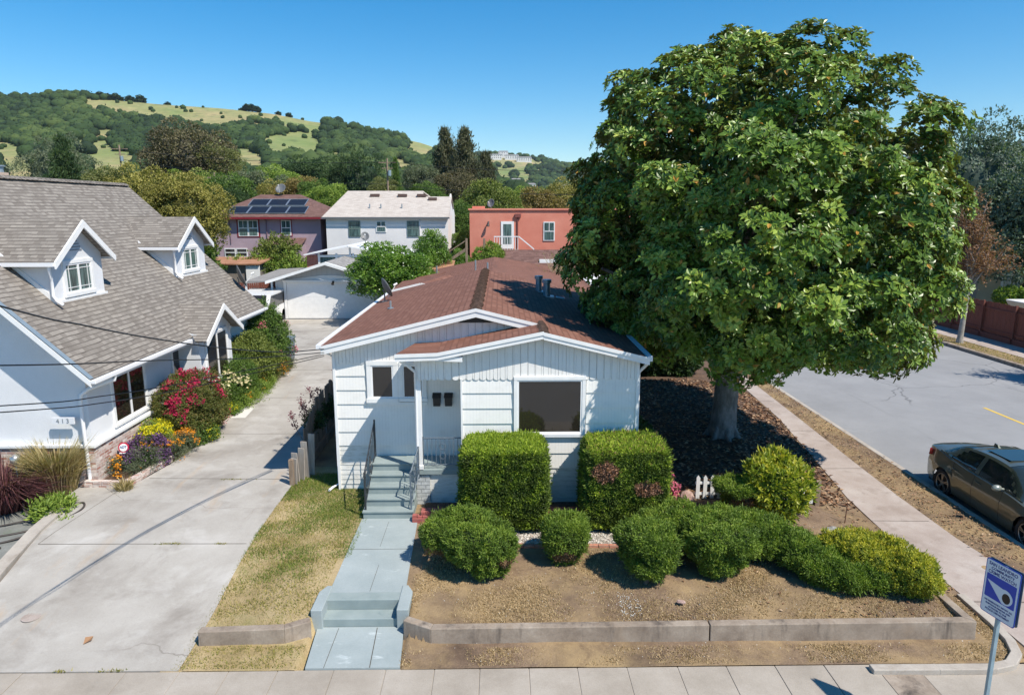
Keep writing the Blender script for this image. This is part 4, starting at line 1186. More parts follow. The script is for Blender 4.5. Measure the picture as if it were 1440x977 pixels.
# front door inside the porch, facing left
mb = MB(); mb.box(-.83, -.805, 14.72, 15.35, 1.22, 3.2); mb.build('door', lapwhite_m, H1)
for x in (-1.49, -1.22):
    t = thing('mailbox', ('black wall mailbox left of the two, by the porch window' if x < -1.3 else 'black wall mailbox right of the two, nearer the front door'), 'mailbox', (x, YW1 - .05, 2.5), 0, 'mailboxes on the porch wall')
    mb = MB(); mb.hull8([(x - .08, YW1 - .13, 2.42), (x + .08, YW1 - .13, 2.42), (x + .08, YW1 - .035, 2.42), (x - .08, YW1 - .035, 2.42)], [(x - .09, YW1 - .13, 2.62), (x + .09, YW1 - .13, 2.62), (x + .09, YW1 - .035, 2.70), (x - .09, YW1 - .035, 2.70)])
    mb.build('box', black_m, t, bevel=.008)
    mb = MB(); mb.slab([(x - .1, YW1 - .15, 2.63), (x + .1, YW1 - .15, 2.63), (x + .1, YW1 - .03, 2.72), (x - .1, YW1 - .03, 2.72)], .012); mb.build('lid', black_m, t)
# porch: floor, front wall, stairs
mb = MB(); mb.box(-1.9, -.85, 14.55, YW1 - .04, 1.08, 1.2); mb.box(-2.95, -1.9, 14.95, YW1 - .04, .3, 1.2)
mb.build('porch_floor', step_m, H1, bevel=.01)
mb = MB(); mb.box(-1.86, -.86, 14.62, 14.7, .3, 1.08); mb.build('porch_base_wall', lapwhite_m, H1)
mb = MB(); mb.box(-1.9, -1.6, 14.59, 14.618, .3, 1.06); mb.build('brick_panel', brickmat('pale_painted_brick', (.45, .47, .47), (.52, .54, .54), (.25, .27, .28), .2, .09), H1)
mb = MB()
for k in range(5):
    y0 = 13.86 + .272 * k
    mb.box(-2.97 + .004 * k, -1.9 - .004 * k, y0, 14.955, .36 + .168 * k - .168, .36 + .168 * (k + 1))
    mb.box(-2.985 + .004 * k, -1.89 - .004 * k, y0 - .022, y0 + .26, .36 + .168 * (k + 1) - .03, .36 + .168 * (k + 1) + .004)
mb.build('stairs', step_m, H1, bevel=.008)
mb = MB(); mb.box(-1.87, -1.75, 14.56, 14.68, 1.2, 3.72); mb.box(-1.89, -1.73, 14.54, 14.70, 1.2, 1.3); mb.box(-1.89, -1.73, 14.54, 14.70, 3.6, 3.72)
mb.build('porch_post', white_m, H1, bevel=.008)
# beam behind the scallops
mb = MB(); mb.box(-1.73, -.86, 14.56, 14.66, 3.36, 3.7); mb.build('porch_beam', white_m, H1)
# iron railings
def railing(par, a, b, ha=.82, hb=.82, n=8, pm=None, posts=True):
    a = Vector(a); b = Vector(b); pm = pm or iron_m
    up = Vector((0, 0, 1))
    rt = MB(); rt.tube([a + up * ha, b + up * hb], .016, 6); rt.tube([a + up * .1, b + up * .1], .011, 6)
    if posts: rt.bar(a, a + up * (ha + .03), .035, .035); rt.bar(b, b + up * (hb + .03), .035, .035)
    r = rt.build('railing', pm, par)
    bl = MB()
    for k in range(1, n):
        p = a + (b - a) * k / n; h = ha + (hb - ha) * k / n
        bl.bar(p + up * .1, p + up * h, .013, .013)
    m = a + (b - a) * .5
    for s in (-1, 1):
        for q in (.3, .52):
            c = m + up * q
            d = (b - a).normalized()
            bl.tube([c + d * .07 * math.cos(u) * s + up * .07 * math.sin(u) for u in np.linspace(0, 5.2, 9)], .007, 5)
    bl.build('balusters', pm, r)
    return r
railing(H1, (-2.93, 13.95, .53), (-2.93, 15.3, 1.25), .82, .85, 9, mat('dark_iron', (.03, .035, .04), .45))
railing(H1, (-1.95, 13.95, .53), (-1.84, 14.53, 1.0), .82, .72, 5)
railing(H1, (-1.74, 14.6, 1.2), (-.87, 14.6, 1.2), .72, .72, 9)
# roof fittings
for i, (x, y, r, h) in enumerate(((1.22, 22.2, .10, .4), (1.42, 21.3, .11, .42))):
    mb = MB(); zb = zR(x)
    mb.tube([(x, y, zb - .05), (x, y, zb + h)], r, 12, smooth=True); mb.tube([(x, y, zb + h), (x, y, zb + h + .1)], r * 1.35, 12)
    v = mb.build('roof_vent', galv_m, H1)
    mb = MB(); mb.box(x - .22, x + .22, y - .22, y + .22, zb - .09, zb - .02 + .03); mb.build('flashing', galv_m, v)
mb = MB(); mb.tube([(1.65, 20.6, zR(1.65) + .12), (1.9, 20.55, zR(1.9) + .14)], .035, 8); mb.build('roof_vent', galv_m, H1)
mb = MB(); mb.tube([(-3.15, 19.6, zL(-3.15) - .05), (-3.15, 19.6, zL(-3.15) + .22)], .03, 8); mb.tube([(-3.15, 19.6, zL(-3.15)), (-3.15, 19.6, zL(-3.15) + .03)], .09, 10); mb.build('vent_pipe', galv_m, H1)
def dish(name, label, x, y, z, r, az, tilt, h=.5, arm=True):
    t = thing(name, label, 'satellite dish', (x, y, z))
    d = Vector((math.cos(az) * math.cos(tilt), math.sin(az) * math.cos(tilt), math.sin(tilt)))
    c = Vector((x, y, z + h)); s = d.cross(Vector((0, 0, 1))).normalized(); u = s.cross(d)
    n, m = 24, 5
    vs, fs = [tuple(c - d * .0)], []
    for k in range(1, m + 1):
        q = k / m
        for i in range(n):
            a = 2 * math.pi * i / n
            vs.append(tuple(c + s * math.cos(a) * r * .88 * q + u * math.sin(a) * r * q + d * (q * q * r * .28)))
    for i in range(n):
        j = (i + 1) % n; fs.append((0, 1 + i, 1 + j))
        for k in range(m - 1): fs.append((1 + k * n + i, 1 + (k + 1) * n + i, 1 + (k + 1) * n + j, 1 + k * n + j))
    mb = MB(); mb.raw(vs, fs, True); o = mb.build('reflector', dish_m, t)
    sd = o.modifiers.new('th', 'SOLIDIFY'); sd.thickness = .012
    mb = MB(); mb.tube([(x, y, z), (x, y, z + h * .7), tuple(c - d * .05)], .022, 8); mb.box(x - .08, x + .08, y - .08, y + .08, z - .03, z + .02); mb.build('mast', dish_m, t)
    if arm:
        mb = MB(); p = c + d * r * 1.25 - u * r * .15; mb.tube([tuple(c - u * r * .9), tuple(p)], .012, 6); mb.tube([tuple(p + d * .03), tuple(p - d * .1)], .035, 8); mb.build('receiver', white_m, t)
    return t
dish('satellite_dish', 'grey satellite dish on the left edge of the red brown cottage roof', -3.75, 22.2, zL(-3.75), .34, R(28), R(25), .42)

# low brown roofed rooms behind the cottage
H2 = thing('rear_cottage', 'low house with red brown roof directly behind the white cottage', 'house', (-1, 33, .2))
mb = MB(); mb.box(-4.0, 4.2, 27.5, 44, .1, 3.0); mb.build('wall', lapwhite_m, H2)
mb = MB()
mb.slab([(-4.3, 27.2, 3.05), (-.4, 27.2, 3.85), (-.4, 44.5, 3.85), (-4.3, 44.5, 3.05)], .08)
mb.slab([(-.4, 27.2, 3.85), (4.6, 27.2, 3.0), (4.6, 44.5, 3.0), (-.4, 44.5, 3.85)], .08)
mb.hull8([(-4.2, 27.25, 2.9), (4.4, 27.25, 2.9), (4.4, 44, 2.9), (-4.2, 44, 2.9)], [(-.42, 27.25, 3.75), (-.38, 27.25, 3.75), (-.38, 44, 3.75), (-.42, 44, 3.75)])
mb.slab([(-4.6, 33.5, 3.2), (-3.9, 33.5, 3.38), (-3.0, 38, 3.5), (-4.6, 38, 3.2)], .04)
mb.build('roof', roof_m, H2)
mb = MB()
mb.slab([(-4.9, 31.0, 3.32), (-3.6, 31.0, 3.62), (-2.6, 34.5, 3.66), (-4.9, 34.5, 3.34)], .06); mb.slab([(-3.6, 31, 3.62), (-2.3, 31.0, 3.40), (-2.2, 34.5, 3.48), (-2.6, 34.5, 3.66)], .06)
mb.build('dormer_roof', roof_m, H2)
mb = MB(); mb.bar((-4.9, 30.97, 3.25), (-3.6, 30.97, 3.56), .03, .12); mb.bar((-3.6, 30.97, 3.56), (-2.3, 30.97, 3.33), .03, .12); mb.hull8([(-4.8, 31, 2.9), (-2.4, 31, 2.9), (-2.4, 31.1, 2.9), (-4.8, 31.1, 2.9)], [(-3.62, 31, 3.55), (-3.58, 31, 3.55), (-3.58, 31.1, 3.55), (-3.62, 31.1, 3.55)]); mb.build('dormer_gable', white_m, H2)
for (x, y, z, h) in ((-1.35, 37, 3.7, .5), (-.65, 34, 3.85, .45), (-3.7, 40, 3.15, .5)):
    mb = MB(); mb.tube([(x, y, z - .1), (x, y, z + h)], .045, 8); mb.build('vent_pipe', rust_pipe if 'rust_pipe' in globals() else galv_m, H2)
H3 = thing('brown_roof_house', 'house with a long dark brown roof between the rear cottage and the coral house', 'house', (3, 50, .2))
mb = MB(); mb.box(-.2, 9.5, 46.2, 49.5, .1, 3.0); mb.build('wall', bstucco_m, H3)
mb = MB(); mb.slab([(-.4, 46.0, 3.0), (9.8, 46.0, 3.0), (9.8, 48, 4.1), (-.4, 48, 4.1)], .08); mb.slab([(9.8, 50, 3.0), (-.4, 50, 3.0), (-.4, 48, 4.1), (9.8, 48, 4.1)], .08); mb.build('roof', proof_m, H3)
mb = MB(); mb.box(2.6, 3.9, 46.55, 46.95, 3.3, 3.52); mb.build('skylight', white_m, H3)
t = thing('garden_shed', 'low flat roofed white outbuilding to the right behind the cottage roof', 'shed', (5, 38, .2))
mb = MB(); mb.box(4.75, 8.0, 36.5, 41, .1, 2.95); mb.build('wall', wstucco_m, t)
mb = MB(); mb.box(4.6, 8.2, 36.3, 41.2, 2.95, 3.05); mb.build('roof', white_m, t)
# ------------------------------------------------------------------ grey white house on the left
N1 = thing('neighbour_house', 'pale grey stucco house with steep grey brown roof and two dormers left of the driveway', 'house', (-14, 16, .35))
EX, EZ, SS = -9.35, 3.08, .95           # eave x, z, slope
RX, RZ = -14.3, 3.08 + .95 * 4.95       # ridge
Y0, Y1 = 15.42, 27.3
WX = -9.85                              # side wall
def rz(x): return EZ + SS * (EX - x)
mb = MB()
YG = 16.0
prof = [(WX, .2), (WX, rz(WX) - .15), (RX, RZ - .15), (2 * RX - WX, rz(WX) - .15), (2 * RX - WX, .2)]
mb.face([(x, YG, z) for x, z in prof][::-1]); mb.face([(x, Y1 - .3, z) for x, z in prof])
mb.face([(WX, YG, .2), (WX, Y1 - .3, .2), (WX, Y1 - .3, rz(WX) - .15), (WX, YG, rz(WX) - .15)])
mb.build('wall', stucco_m, N1)
mb = MB()   # used brick base
mb.box(-18, WX + .09, YG - .1, YG - .002, .1, 1.28); mb.box(WX + .002, WX + .09, YG, 22.8, .1, 1.28)
mb.build('brick_base', ubrick_m, N1)
mb = MB(); mb.box(-18, WX + .14, YG - .15, YG - .0, 1.281, 1.36); mb.box(WX + .001, WX + .14, YG + .001, 22.85, 1.281, 1.36)
mb.build('base_ledge', white_m, N1, bevel=.01)
mb = MB()
mb.slab([(EX, Y0, EZ), (EX, Y1, EZ), (RX, Y1, RZ), (RX, Y0, RZ)], .08)
mb.slab([(2 * RX - EX, Y1, EZ), (2 * RX - EX, Y0, EZ), (RX, Y0, RZ), (RX, Y1, RZ)], .08)
mb.build('roof', groof_m, N1)
mb = MB(); caps(mb, (RX, Y0, RZ), (RX, Y1, RZ), .3, .2, .02); mb.build('ridge_cap', groof_m, N1)
blue_m = nmat('blue_grey_fascia', [(.3, (.16, .21, .26)), (.7, (.2, .26, .31))], 5, .6, bmp=0)
mb = MB()
nn = Vector((SS, 0, 1)).normalized()
def rake(mb, y, x0, x1, zf, h=.16, t=.035, off=.0):
    mb.hull8([(x0, y - t, zf(x0) - h - .08 - off), (x0, y, zf(x0) - h - .08 - off), (x1, y, zf(x1) - h - .08 - off), (x1, y - t, zf(x1) - h - .08 - off)], [(x0, y - t, zf(x0) - off), (x0, y, zf(x0) - off), (x1, y, zf(x1) - off), (x1, y - t, zf(x1) - off)])
rake(mb, Y0 - .002, EX, RX, rz, .07, .035, .03)
mb.build('rake_board', white_m, N1)
mb = MB(); mb.slab([(EX, Y0 - .03, EZ + .014), (EX, Y0 + .11, EZ + .014), (RX, Y0 + .11, RZ + .014), (RX, Y0 - .03, RZ + .014)], .012); mb.build('drip_edge', blue_m, N1)
mb = MB(); mb.hull8([(WX, Y0 + .01, rz(WX) - .22), (EX, Y0 + .01, EZ - .2), (EX, Y1, EZ - .2), (WX, Y1, rz(WX) - .22)], [(WX, Y0 + .01, rz(WX) - .12), (EX, Y0 + .01, EZ - .1), (EX, Y1, EZ - .1), (WX, Y1, rz(WX) - .12)])
mb.hull8([(WX + .02, Y0 + .01, rz(WX) - .2), (WX + .02, YG, rz(WX) - .2), (RX, YG, RZ - .2), (RX, Y0 + .01, RZ - .2)], [(WX + .02, Y0 + .01, rz(WX) - .1), (WX + .02, YG, rz(WX) - .1), (RX, YG, RZ - .1), (RX, Y0 + .01, RZ - .1)])
mb.build('soffit', stucco_m, N1)
GX = EX + .06
mb = MB(); mb.bar((GX, Y0 - .03, EZ - .06), (GX, 20.45, EZ - .06), .11, .09); mb.build('gutter', gutter_m, N1, bevel=.01)
mb = MB(); mb.bar((GX, 23.6, EZ - .06), (GX, Y1, EZ - .06), .11, .09); mb.build('gutter', gutter_m, N1, bevel=.01)
mb = MB(); mb.tube([(GX, 16.3, EZ - .1), (GX - .02, 16.3, EZ - .22), (-9.75, 15.95, 2.72), (-9.9, 15.86, 2.6), (-9.93, 15.86, 2.4), (-9.93, 15.86, .5)], .045, 8, smooth=True); mb.build('downspout', gutter_m, N1)
mb = MB(); mb.box(-10.62, -10.1, YG - .2, YG - .16, 1.9, 2.06); bx = mb.build('number_plate', stucco_m, N1)
def text_mesh(name, txt, size, M, material, parent, extrude=.002, align='CENTER', sx=1.0, bold=0.0):
    cu = bpy.data.curves.new('lettering', 'FONT'); cu.body = txt; cu.size = size; cu.extrude = extrude; cu.align_x = align; cu.align_y = 'CENTER'; cu.offset = bold
    ob = bpy.data.objects.new('tmp', cu); COL.objects.link(ob)
    dg = bpy.context.evaluated_depsgraph_get()
    me = bpy.data.meshes.new_from_object(ob.evaluated_get(dg)); bpy.data.objects.remove(ob)
    me.name = name
    me.transform(Matrix.Diagonal((sx, 1, 1, 1))); me.transform(M)
    me.transform(Matrix.Translation(-wloc(parent)))
    me.materials.clear(); me.materials.append(material)
    return link_mesh(name, me, parent)
text_mesh('house_number', '4 1 3', .15, Matrix.Translation((-10.36, YG - .205, 1.975)) @ Matrix.Rotation(R(90), 4, 'X'), mat('number_grey', (.2, .22, .24), .5), N1)

def window_x(par, y0, y1, x, z0, z1, fr=.05, trim=.08, gm=None, mull=(), name='window', grids=False):
    """window in a wall facing +x"""
    mb = MB()
    t = trim
    mb.box(x + .001, x + .045, y0 - t, y1 + t, z1, z1 + t); mb.box(x + .001, x + .065, y0 - t - .02, y1 + t + .02, z0 - t, z0)
    mb.box(x + .001, x + .04, y0 - t, y0, z0, z1); mb.box(x + .001, x + .04, y1, y1 + t, z0, z1)
    w = mb.build(name, white_m, par)
    mb = MB()
    mb.box(x - .01, x + .03, y0 + .001, y1 - .001, z1 - fr, z1 - .001); mb.box(x - .01, x + .03, y0 + .001, y1 - .001, z0 + .001, z0 + fr)
    mb.box(x - .01, x + .03, y0 + .001, y0 + fr, z0 + fr + .001, z1 - fr - .001); mb.box(x - .01, x + .03, y1 - fr, y1 - .001, z0 + fr + .001, z1 - fr - .001)
    for m in mull:
        if m[0] == 'v': mb.box(x - .008, x + .032, m[1] - .03, m[1] + .03, z0 + fr, z1 - fr)
    if grids:
        for q in (z0 + (z1 - z0) * .18, z1 - (z1 - z0) * .18): mb.box(x + .012, x + .022, y0 + fr, y1 - fr, q - .008, q + .008)
        for q in (y0 + (y1 - y0) * .14, y1 - (y1 - y0) * .14): mb.box(x + .0121, x + .0221, q - .008, q + .008, z0 + fr, z1 - fr)
    mb.build('frame', vinyl_m, w)
    mb = MB(); mb.box(x + .002, x + .009, y0 + fr * .6, y1 - fr * .6, z0 + fr * .6, z1 - fr * .6); mb.build('pane', gm or glass_m, w)
    return w
def dormer(yc, hw, label=None):
    xf, wz, az = -11.0, 5.72, 6.55       # face x, eave z, ridge z at the wall
    d = None
    mb = MB()
    zb = rz(xf)
    f = [(xf, yc - hw, zb - .25), (xf, yc + hw, zb - .25), (xf, yc + hw, wz), (xf, yc, az), (xf, yc - hw, wz)]
    mb.face(f)
    xb = EX - (wz - EZ) / SS
    for s in (-1, 1):
        y = yc + s * hw
        q = [(xf, y, zb - .25), (xf, y, wz), (xb - .3, y, wz), (xb - .3, y, wz - .25)]
        mb.face(q if s < 0 else q[::-1])
    d = mb.build('dormer', stucco_m, N1)
    ov = .26; eo = .2
    k = (az - wz) / hw
    rzz = az + .06; ez = wz - eo * k + .06
    xr_ = EX - (rzz - EZ) / SS - .1; xe_ = EX - (ez - EZ) / SS - .1
    mb = MB()
    mb.slab([(xf + ov, yc - hw - eo, ez), (xf + ov, yc, rzz), (xr_, yc, rzz), (xe_, yc - hw - eo, ez)], .05)
    mb.slab([(xf + ov, yc, rzz), (xf + ov, yc + hw + eo, ez), (xe_, yc + hw + eo, ez), (xr_, yc, rzz)], .05)
    mb.build('dormer_roof', groof_m, d)
    mb = MB()
    for s in (-1, 1):
        a = Vector((xf + ov + .02, yc + s * (hw + eo), ez - .07)); b = Vector((xf + ov + .02, yc, rzz - .07))
        mb.hull8([a + Vector((-.02, 0, -.1)), a + Vector((.02, 0, -.1)), b + Vector((.02, 0, -.12)), b + Vector((-.02, 0, -.12))], [a + Vector((-.02, 0, .07)), a + Vector((.02, 0, .07)), b + Vector((.02, 0, .07)), b + Vector((-.02, 0, .07))])
    mb.build('barge_board', white_m, d)
    mb = MB()
    for s in (-1, 1): mb.bar((xf + ov, yc + s * (hw + eo + .04), ez - .06), (xe_, yc + s * (hw + eo + .04), ez - .06), .1, .09)
    mb.build('gutter', gutter_m, d)
    mb = MB(); s = -1; y = yc - hw - .03
    mb.tube([(xf + .12, yc - hw - eo, ez - .1), (xf + .12, yc - hw - eo, ez - .2), (xf + .05, y - .02, ez - .42), (xf + .04, y - .02, zb + .15), (xf + .12, y - .02, zb + .02), (xf + .25, y, zb - .08)], .042, 8); mb.build('downspout', gutter_m, d)
    mb = MB(); mb.box(xf - .02, xf + .06, yc - hw - .02, yc + hw + .04, zb - .2, zb - .0); mb.build('apron', white_m, d)
    # cheek skirting board following the roof
    mb = MB()
    mb.hull8([(xf + .02, yc - hw - .03, zb - .02), (xf + .02, yc - hw - .001, zb - .02), (xb, yc - hw - .001, rz(xb) - .02), (xb, yc - hw - .03, rz(xb) - .02)], [(xf + .02, yc - hw - .03, zb + .14), (xf + .02, yc - hw - .001, zb + .14), (xb, yc - hw - .001, rz(xb) + .12), (xb, yc - hw - .03, rz(xb) + .12)])
    mb.build('skirting', white_m, d)
    mb = MB()
    for i in range(5):
        w = .05 + .055 * (4 - i); z = wz + .12 + i * .075
        mb.box(xf + .004, xf + .02, yc - w, yc + w, z, z + .025)
    mb.build('louvre_vent', mat('louvre_grey', (.25, .26, .28), .7) if 'louvre_grey' not in MATS else MATS['louvre_grey'], d)  # louvre slats in one plain grey
    window_x(d, yc - .56, yc + .56, xf, 4.78, 5.52, .045, .09, teal_glass_m, [('v', yc)], grids=True)
dormer(18.15, 1.12); dormer(24.75, 1.22)
# small gabled bay low on the slope
yc, hw = 22.0, 1.25
xf = -9.2
mb = MB(); mb.face([(xf, yc - hw, .2), (xf, yc + hw, .2), (xf, yc + hw, 3.12), (xf, yc, 3.85), (xf, yc - hw, 3.12)])
mb.face([(WX, yc - hw, .2), (xf, yc - hw, .2), (xf, yc - hw, 3.12), (WX, yc - hw, 3.3)]); mb.face([(xf, yc + hw, .2), (WX, yc + hw, .2), (WX, yc + hw, 3.3), (xf, yc + hw, 3.12)])
bay = mb.build('bay', stucco_m, N1)
az, ez, eo = 3.93, 2.98, .22
xo = -8.86
bk = lambda z: EX - (z - EZ) / SS - .1
mb = MB()
mb.slab([(xo, yc - hw - eo, ez), (xo, yc, az), (bk(az), yc, az), (EX + .15, yc - hw - eo, ez)], .05); mb.slab([(xo, yc, az), (xo, yc + hw + eo, ez), (EX + .15, yc + hw + eo, ez), (bk(az), yc, az)], .05)
mb.build('bay_roof', groof_m, bay)
mb = MB()
for s in (-1, 1):
    a = Vector((xo + .02, yc + s * (hw + eo), ez - .07)); b = Vector((xo + .02, yc, az - .07))
    mb.hull8([a + Vector((-.02, 0, -.09)), a + Vector((.02, 0, -.09)), b + Vector((.02, 0, -.11)), b + Vector((-.02, 0, -.11))], [a + Vector((-.02, 0, .07)), a + Vector((.02, 0, .07)), b + Vector((.02, 0, .07)), b + Vector((-.02, 0, .07))])
mb.build('barge_board', white_m, bay)
window_x(bay, 21.2, 22.85, xf, 1.5, 3.0, .05, .06, glass_m, [('v', 22.05)])
window_x(N1, 17.05, 18.65, WX, 1.5, 2.85, .05, .06, glass_m, [('v', 17.85)])
window_x(N1, 20.3, 21.0, WX, 1.6, 2.85, .05, .05, glass_m)
mb = MB(); mb.box(WX, WX + .1, 24.6, 25.4, 1.9, 2.3); mb.build('meter_box', galv_m, N1)
t = thing('chimney_pot', 'small pale chimney pot just above the grey roof ridge at the far left', 'chimney', (-15.5, 21.5, 7))
mb = MB(); mb.box(-15.2, -14.85, 21.3, 21.7, 7.0, 7.95); mb.build('stack', mat('buff_chimney', (.55, .42, .33), .9), t)
mb = MB(); mb.tube([(-15.02, 21.5, 7.95), (-15.02, 21.5, 8.12)], .15, 10); mb.tube([(-15.02, 21.5, 8.12), (-15.02, 21.5, 8.16)], .2, 10); mb.build('cap', galv_m, t)
dish('satellite_dish', 'dark satellite dish on the far corner of the grey shingled roof', -10.2, 27.0, rz(-10.2), .45, R(25), R(20), .4)

# brick planter and its flowers by the drive
t = thing('brick_planter', 'low old brick planter edge at the front corner of the grey house', 'planter', (-9.2, 16, .35))
for a_, b_ in (((-9.98, 15.75), (-8.98, 15.68)), ((-8.98, 15.75), (-8.72, 17.5))):
    mb = MB(); brick_row(mb, a_, b_, .12, .08, .2, .39, g); brick_row(mb, a_, b_, .12, .08, .2, .475, g); mb.build('edge', ubrick_m, t, bevel=.008)
mb = MB(); brick_row(mb, (-8.62, 19.9), (-8.9, 23.8), .2, .06, .1, .38, g); brick_row(mb, (-8.9, 23.8), (-9.1, 29), .2, .06, .1, .38, g)
tag(mb.build('brick_edging', ubrick_m, loc=(-8.8, 22, .35), bevel=.006), 'line of old bricks edging the flower bed beside the driveway', 'brick edging')
mb = MB(); mb.prism([(-9.85, 15.78), (-9.04, 15.78), (-8.78, 17.5), (-8.68, 19.8), (-9.0, 24), (-9.2, 30), (-9.85, 30)], .2, .385)
tag(mb.build('flower_bed_soil', mulch_m), kind='structure')

def flowerplant(name, label, cat, c, rad, leafm, flm=None, nfl=0, fs=.035, seed=1, dens=1100, per=3, L=.07, W=.03, group=None, nz=.09, up=.3, shape=2, side=None):
    g = np.random.default_rng(seed)
    blobs = [(c, rad, shape)]
    P, N = blob_points(blobs, dens, g)
    P = P + N * (vn(P, 1.5, seed)[:, None] * nz * 2 + g.uniform(-nz, nz, (len(P), 1)))
    k = P[:, 2] > c[2] - rad[2] * .7; P, N = P[k], N[k]
    t = thing(name, label, cat, (c[0], c[1], c[2] - rad[2]), 0, group)
    C = Cloud()
    V, F, r = sprig_arrays(P, N, per, L, W, g, .7, up, .2, .6, .03, rnd=np.clip(.4 + .3 * vn(P, 3, seed) + .1 * g.normal(size=len(P)), 0, 1) * (.69 if leafm is boug_m else 1)); C.add(V, F, np.clip(r, 0, .69) if leafm is boug_m else r)
    Vc, Fc = blob_core(blobs, .12 + nz, nz, 1.5, seed); C.add(Vc, Fc, np.full(len(Fc), .1), 1)
    link_mesh('foliage', C.mesh('foliage', [leafm, cover_m], wloc(t)), t)
    if nfl:
        score = vn(P, 1.1, seed + 40) + .25 * g.normal(size=len(P)) + (N[:, 2] * .5 if side is None else N @ np.array(side))
        idx = np.argsort(-score)[:nfl]
        C = Cloud()
        V, F, r = sprig_arrays(P[idx] + N[idx] * .05, N[idx], 5, fs, fs * .8, g, .8, .2, .2, .4, fs * .6); C.add(V, F, r)
        tag(link_mesh('flowers', C.mesh('flowers', [flm], wloc(t)), t), kind='stuff')
    return t
def flm(name, a, b): return leafmat(name, [(0, a), (1, b)], .6, .2, trans=.3, tint=(1, 1, 1))
mag_fl = flm('magenta_bracts', (.38, .01, .05), (.62, .05, .14)); yel_fl = flm('yellow_petals', (.55, .48, .01), (.75, .68, .03)); or_fl = flm('orange_petals', (.68, .22, .01), (.85, .4, .03))
pur_fl = flm('purple_petals', (.11, .05, .13), (.22, .12, .26)); cream_fl = flm('cream_petals', (.7, .6, .3), (.85, .78, .5)); pink_fl = flm('pink_petals', (.6, .12, .2), (.8, .25, .33))
flowerplant('bougainvillea', 'large bougainvillea shrub with magenta flowers against the grey house', 'shrub', (-9.15, 19.6, 1.15), (.85, 1.2, .95), redgreen_m, mag_fl, 620, .06, 2, 900)
flowerplant('flowering_shrub', 'bright yellow flowering shrub in front of the bougainvillea', 'shrub', (-9.4, 18.1, .75), (.42, .55, .4), lime_m, yel_fl, 800, .045, 3, 900, 3, .05)
flowerplant('sage_plant', 'purple flowered sage behind the small security sign', 'plant', (-9.3, 17.3, .6), (.5, .6, .32), dkgreen_m, pur_fl, 900, .05, 4, 900, 3, .07, .015, up=.9)
flowerplant('poppy_clump', 'clump of orange poppies nearest the brick corner of the grey house', 'flowers', (-9.75, 16.5, .58), (.26, .3, .22), ggreen_m, or_fl, 45, .06, 5, 900, 3, .06, .012, up=.7)
flowerplant('poppy_clump', 'orange poppies inside the brick planter right of the security sign', 'flowers', (-9.05, 16.8, .6), (.3, .6, .24), ggreen_m, or_fl, 40, .05, 6, 900, 3, .06, .012, up=.7)
flowerplant('poppy_clump', 'orange poppies spilling on to the driveway below the yellow shrub', 'flowers', (-8.72, 17.9, .6), (.28, .65, .26), ggreen_m, or_fl, 110, .05, 7, 900, 3, .06, .012, up=.7)
flowerplant('low_plant', 'low green plant with small yellow flowers at the foot of the bougainvillea', 'plant', (-8.6, 19.0, .5), (.3, .5, .22), green_m, yel_fl, 60, .04, 8, 900)
flowerplant('rose_bush', 'rose bush with pale yellow blooms behind the bougainvillea', 'shrub', (-9.2, 22.9, 1.0), (.65, 1.3, .85), green_m, cream_fl, 70, .09, 9, 700, side=(.4, -.5, .6))
flowerplant('tall_shrub', 'tall shrub with pink flowers beside the driveway near the far end of the grey house', 'shrub', (-9.55, 27.6, 1.55), (.7, 1.5, 1.4), green_m, pink_fl, 60, .08, 10, 380, 3, .1, .04, nz=.16, side=(1, -.2, 0))
flowerplant('garden_shrub', 'leafy green shrub between the rose bush and the tall pink flowered shrub', 'shrub', (-9.3, 25.2, 1.2), (.7, 1.3, 1.0), ygreen_m, None, 0, .1, 12, 600, 3, .09, .04, nz=.14)
flowerplant('low_plant', 'band of low green plants edging the driveway below the rose bush', 'plant', (-8.75, 23.6, .5), (.35, 1.9, .3), lime_m, or_fl, 40, .05, 13, 700, 3, .07, .02, up=.7)
flowerplant('low_plant', 'tuft of yellow flowers on the brick edging beside the pale concrete patch', 'plant', (-8.72, 21.6, .47), (.2, .28, .16), green_m, yel_fl, 70, .04, 14, 700)
flowerplant('low_plant', 'low plants with red tinged leaves farther along the driveway edge', 'plant', (-9.0, 26.9, .55), (.35, 1.6, .32), redgreen_m, or_fl, 70, .05, 15, 700, 3, .07, .02)

def grass_clump(name, label, c, n, h, r, lm, seed, w=.012, lean=.6, droop=.3, group=None):
    g = np.random.default_rng(seed)
    t = thing(name, label, 'ornamental grass', c, 0, group)
    a = g.random(n) * 6.283; rr = r * np.sqrt(g.random(n)) * .5
    P0 = np.stack([np.cos(a) * rr, np.sin(a) * rr, np.zeros(n)], 1)
    hh = h * g.uniform(.55, 1.1, n)
    ou = np.stack([np.cos(a), np.sin(a), np.zeros(n)], 1) * (r * g.uniform(.25, 1.1, n) * lean * 1.4)[:, None]
    P1 = P0 + ou * .35 + np.stack([np.zeros(n), np.zeros(n), hh * .6], 1)
    P2 = P0 + ou * 1.0 + np.stack([np.zeros(n), np.zeros(n), hh * (1 - droop * g.random(n))], 1)
    s = unit(g.normal(size=(n, 3)) * np.array([1, 1, .1])) * w
    V = np.stack([P0 - s, P0 + s, P1 + s * .8, P1 - s * .8, P2], 1).reshape(-1, 3)
    i = (np.arange(n) * 5)[:, None]
    F = np.concatenate([i + np.array([[0, 1, 2]]), i + np.array([[0, 2, 3]]), i + np.array([[3, 2, 4]])], 1).reshape(-1, 3)
    link_mesh('blades', fast_mesh('blades', V, F, [lm], np.repeat(g.random(n), 3)), t)
    return t
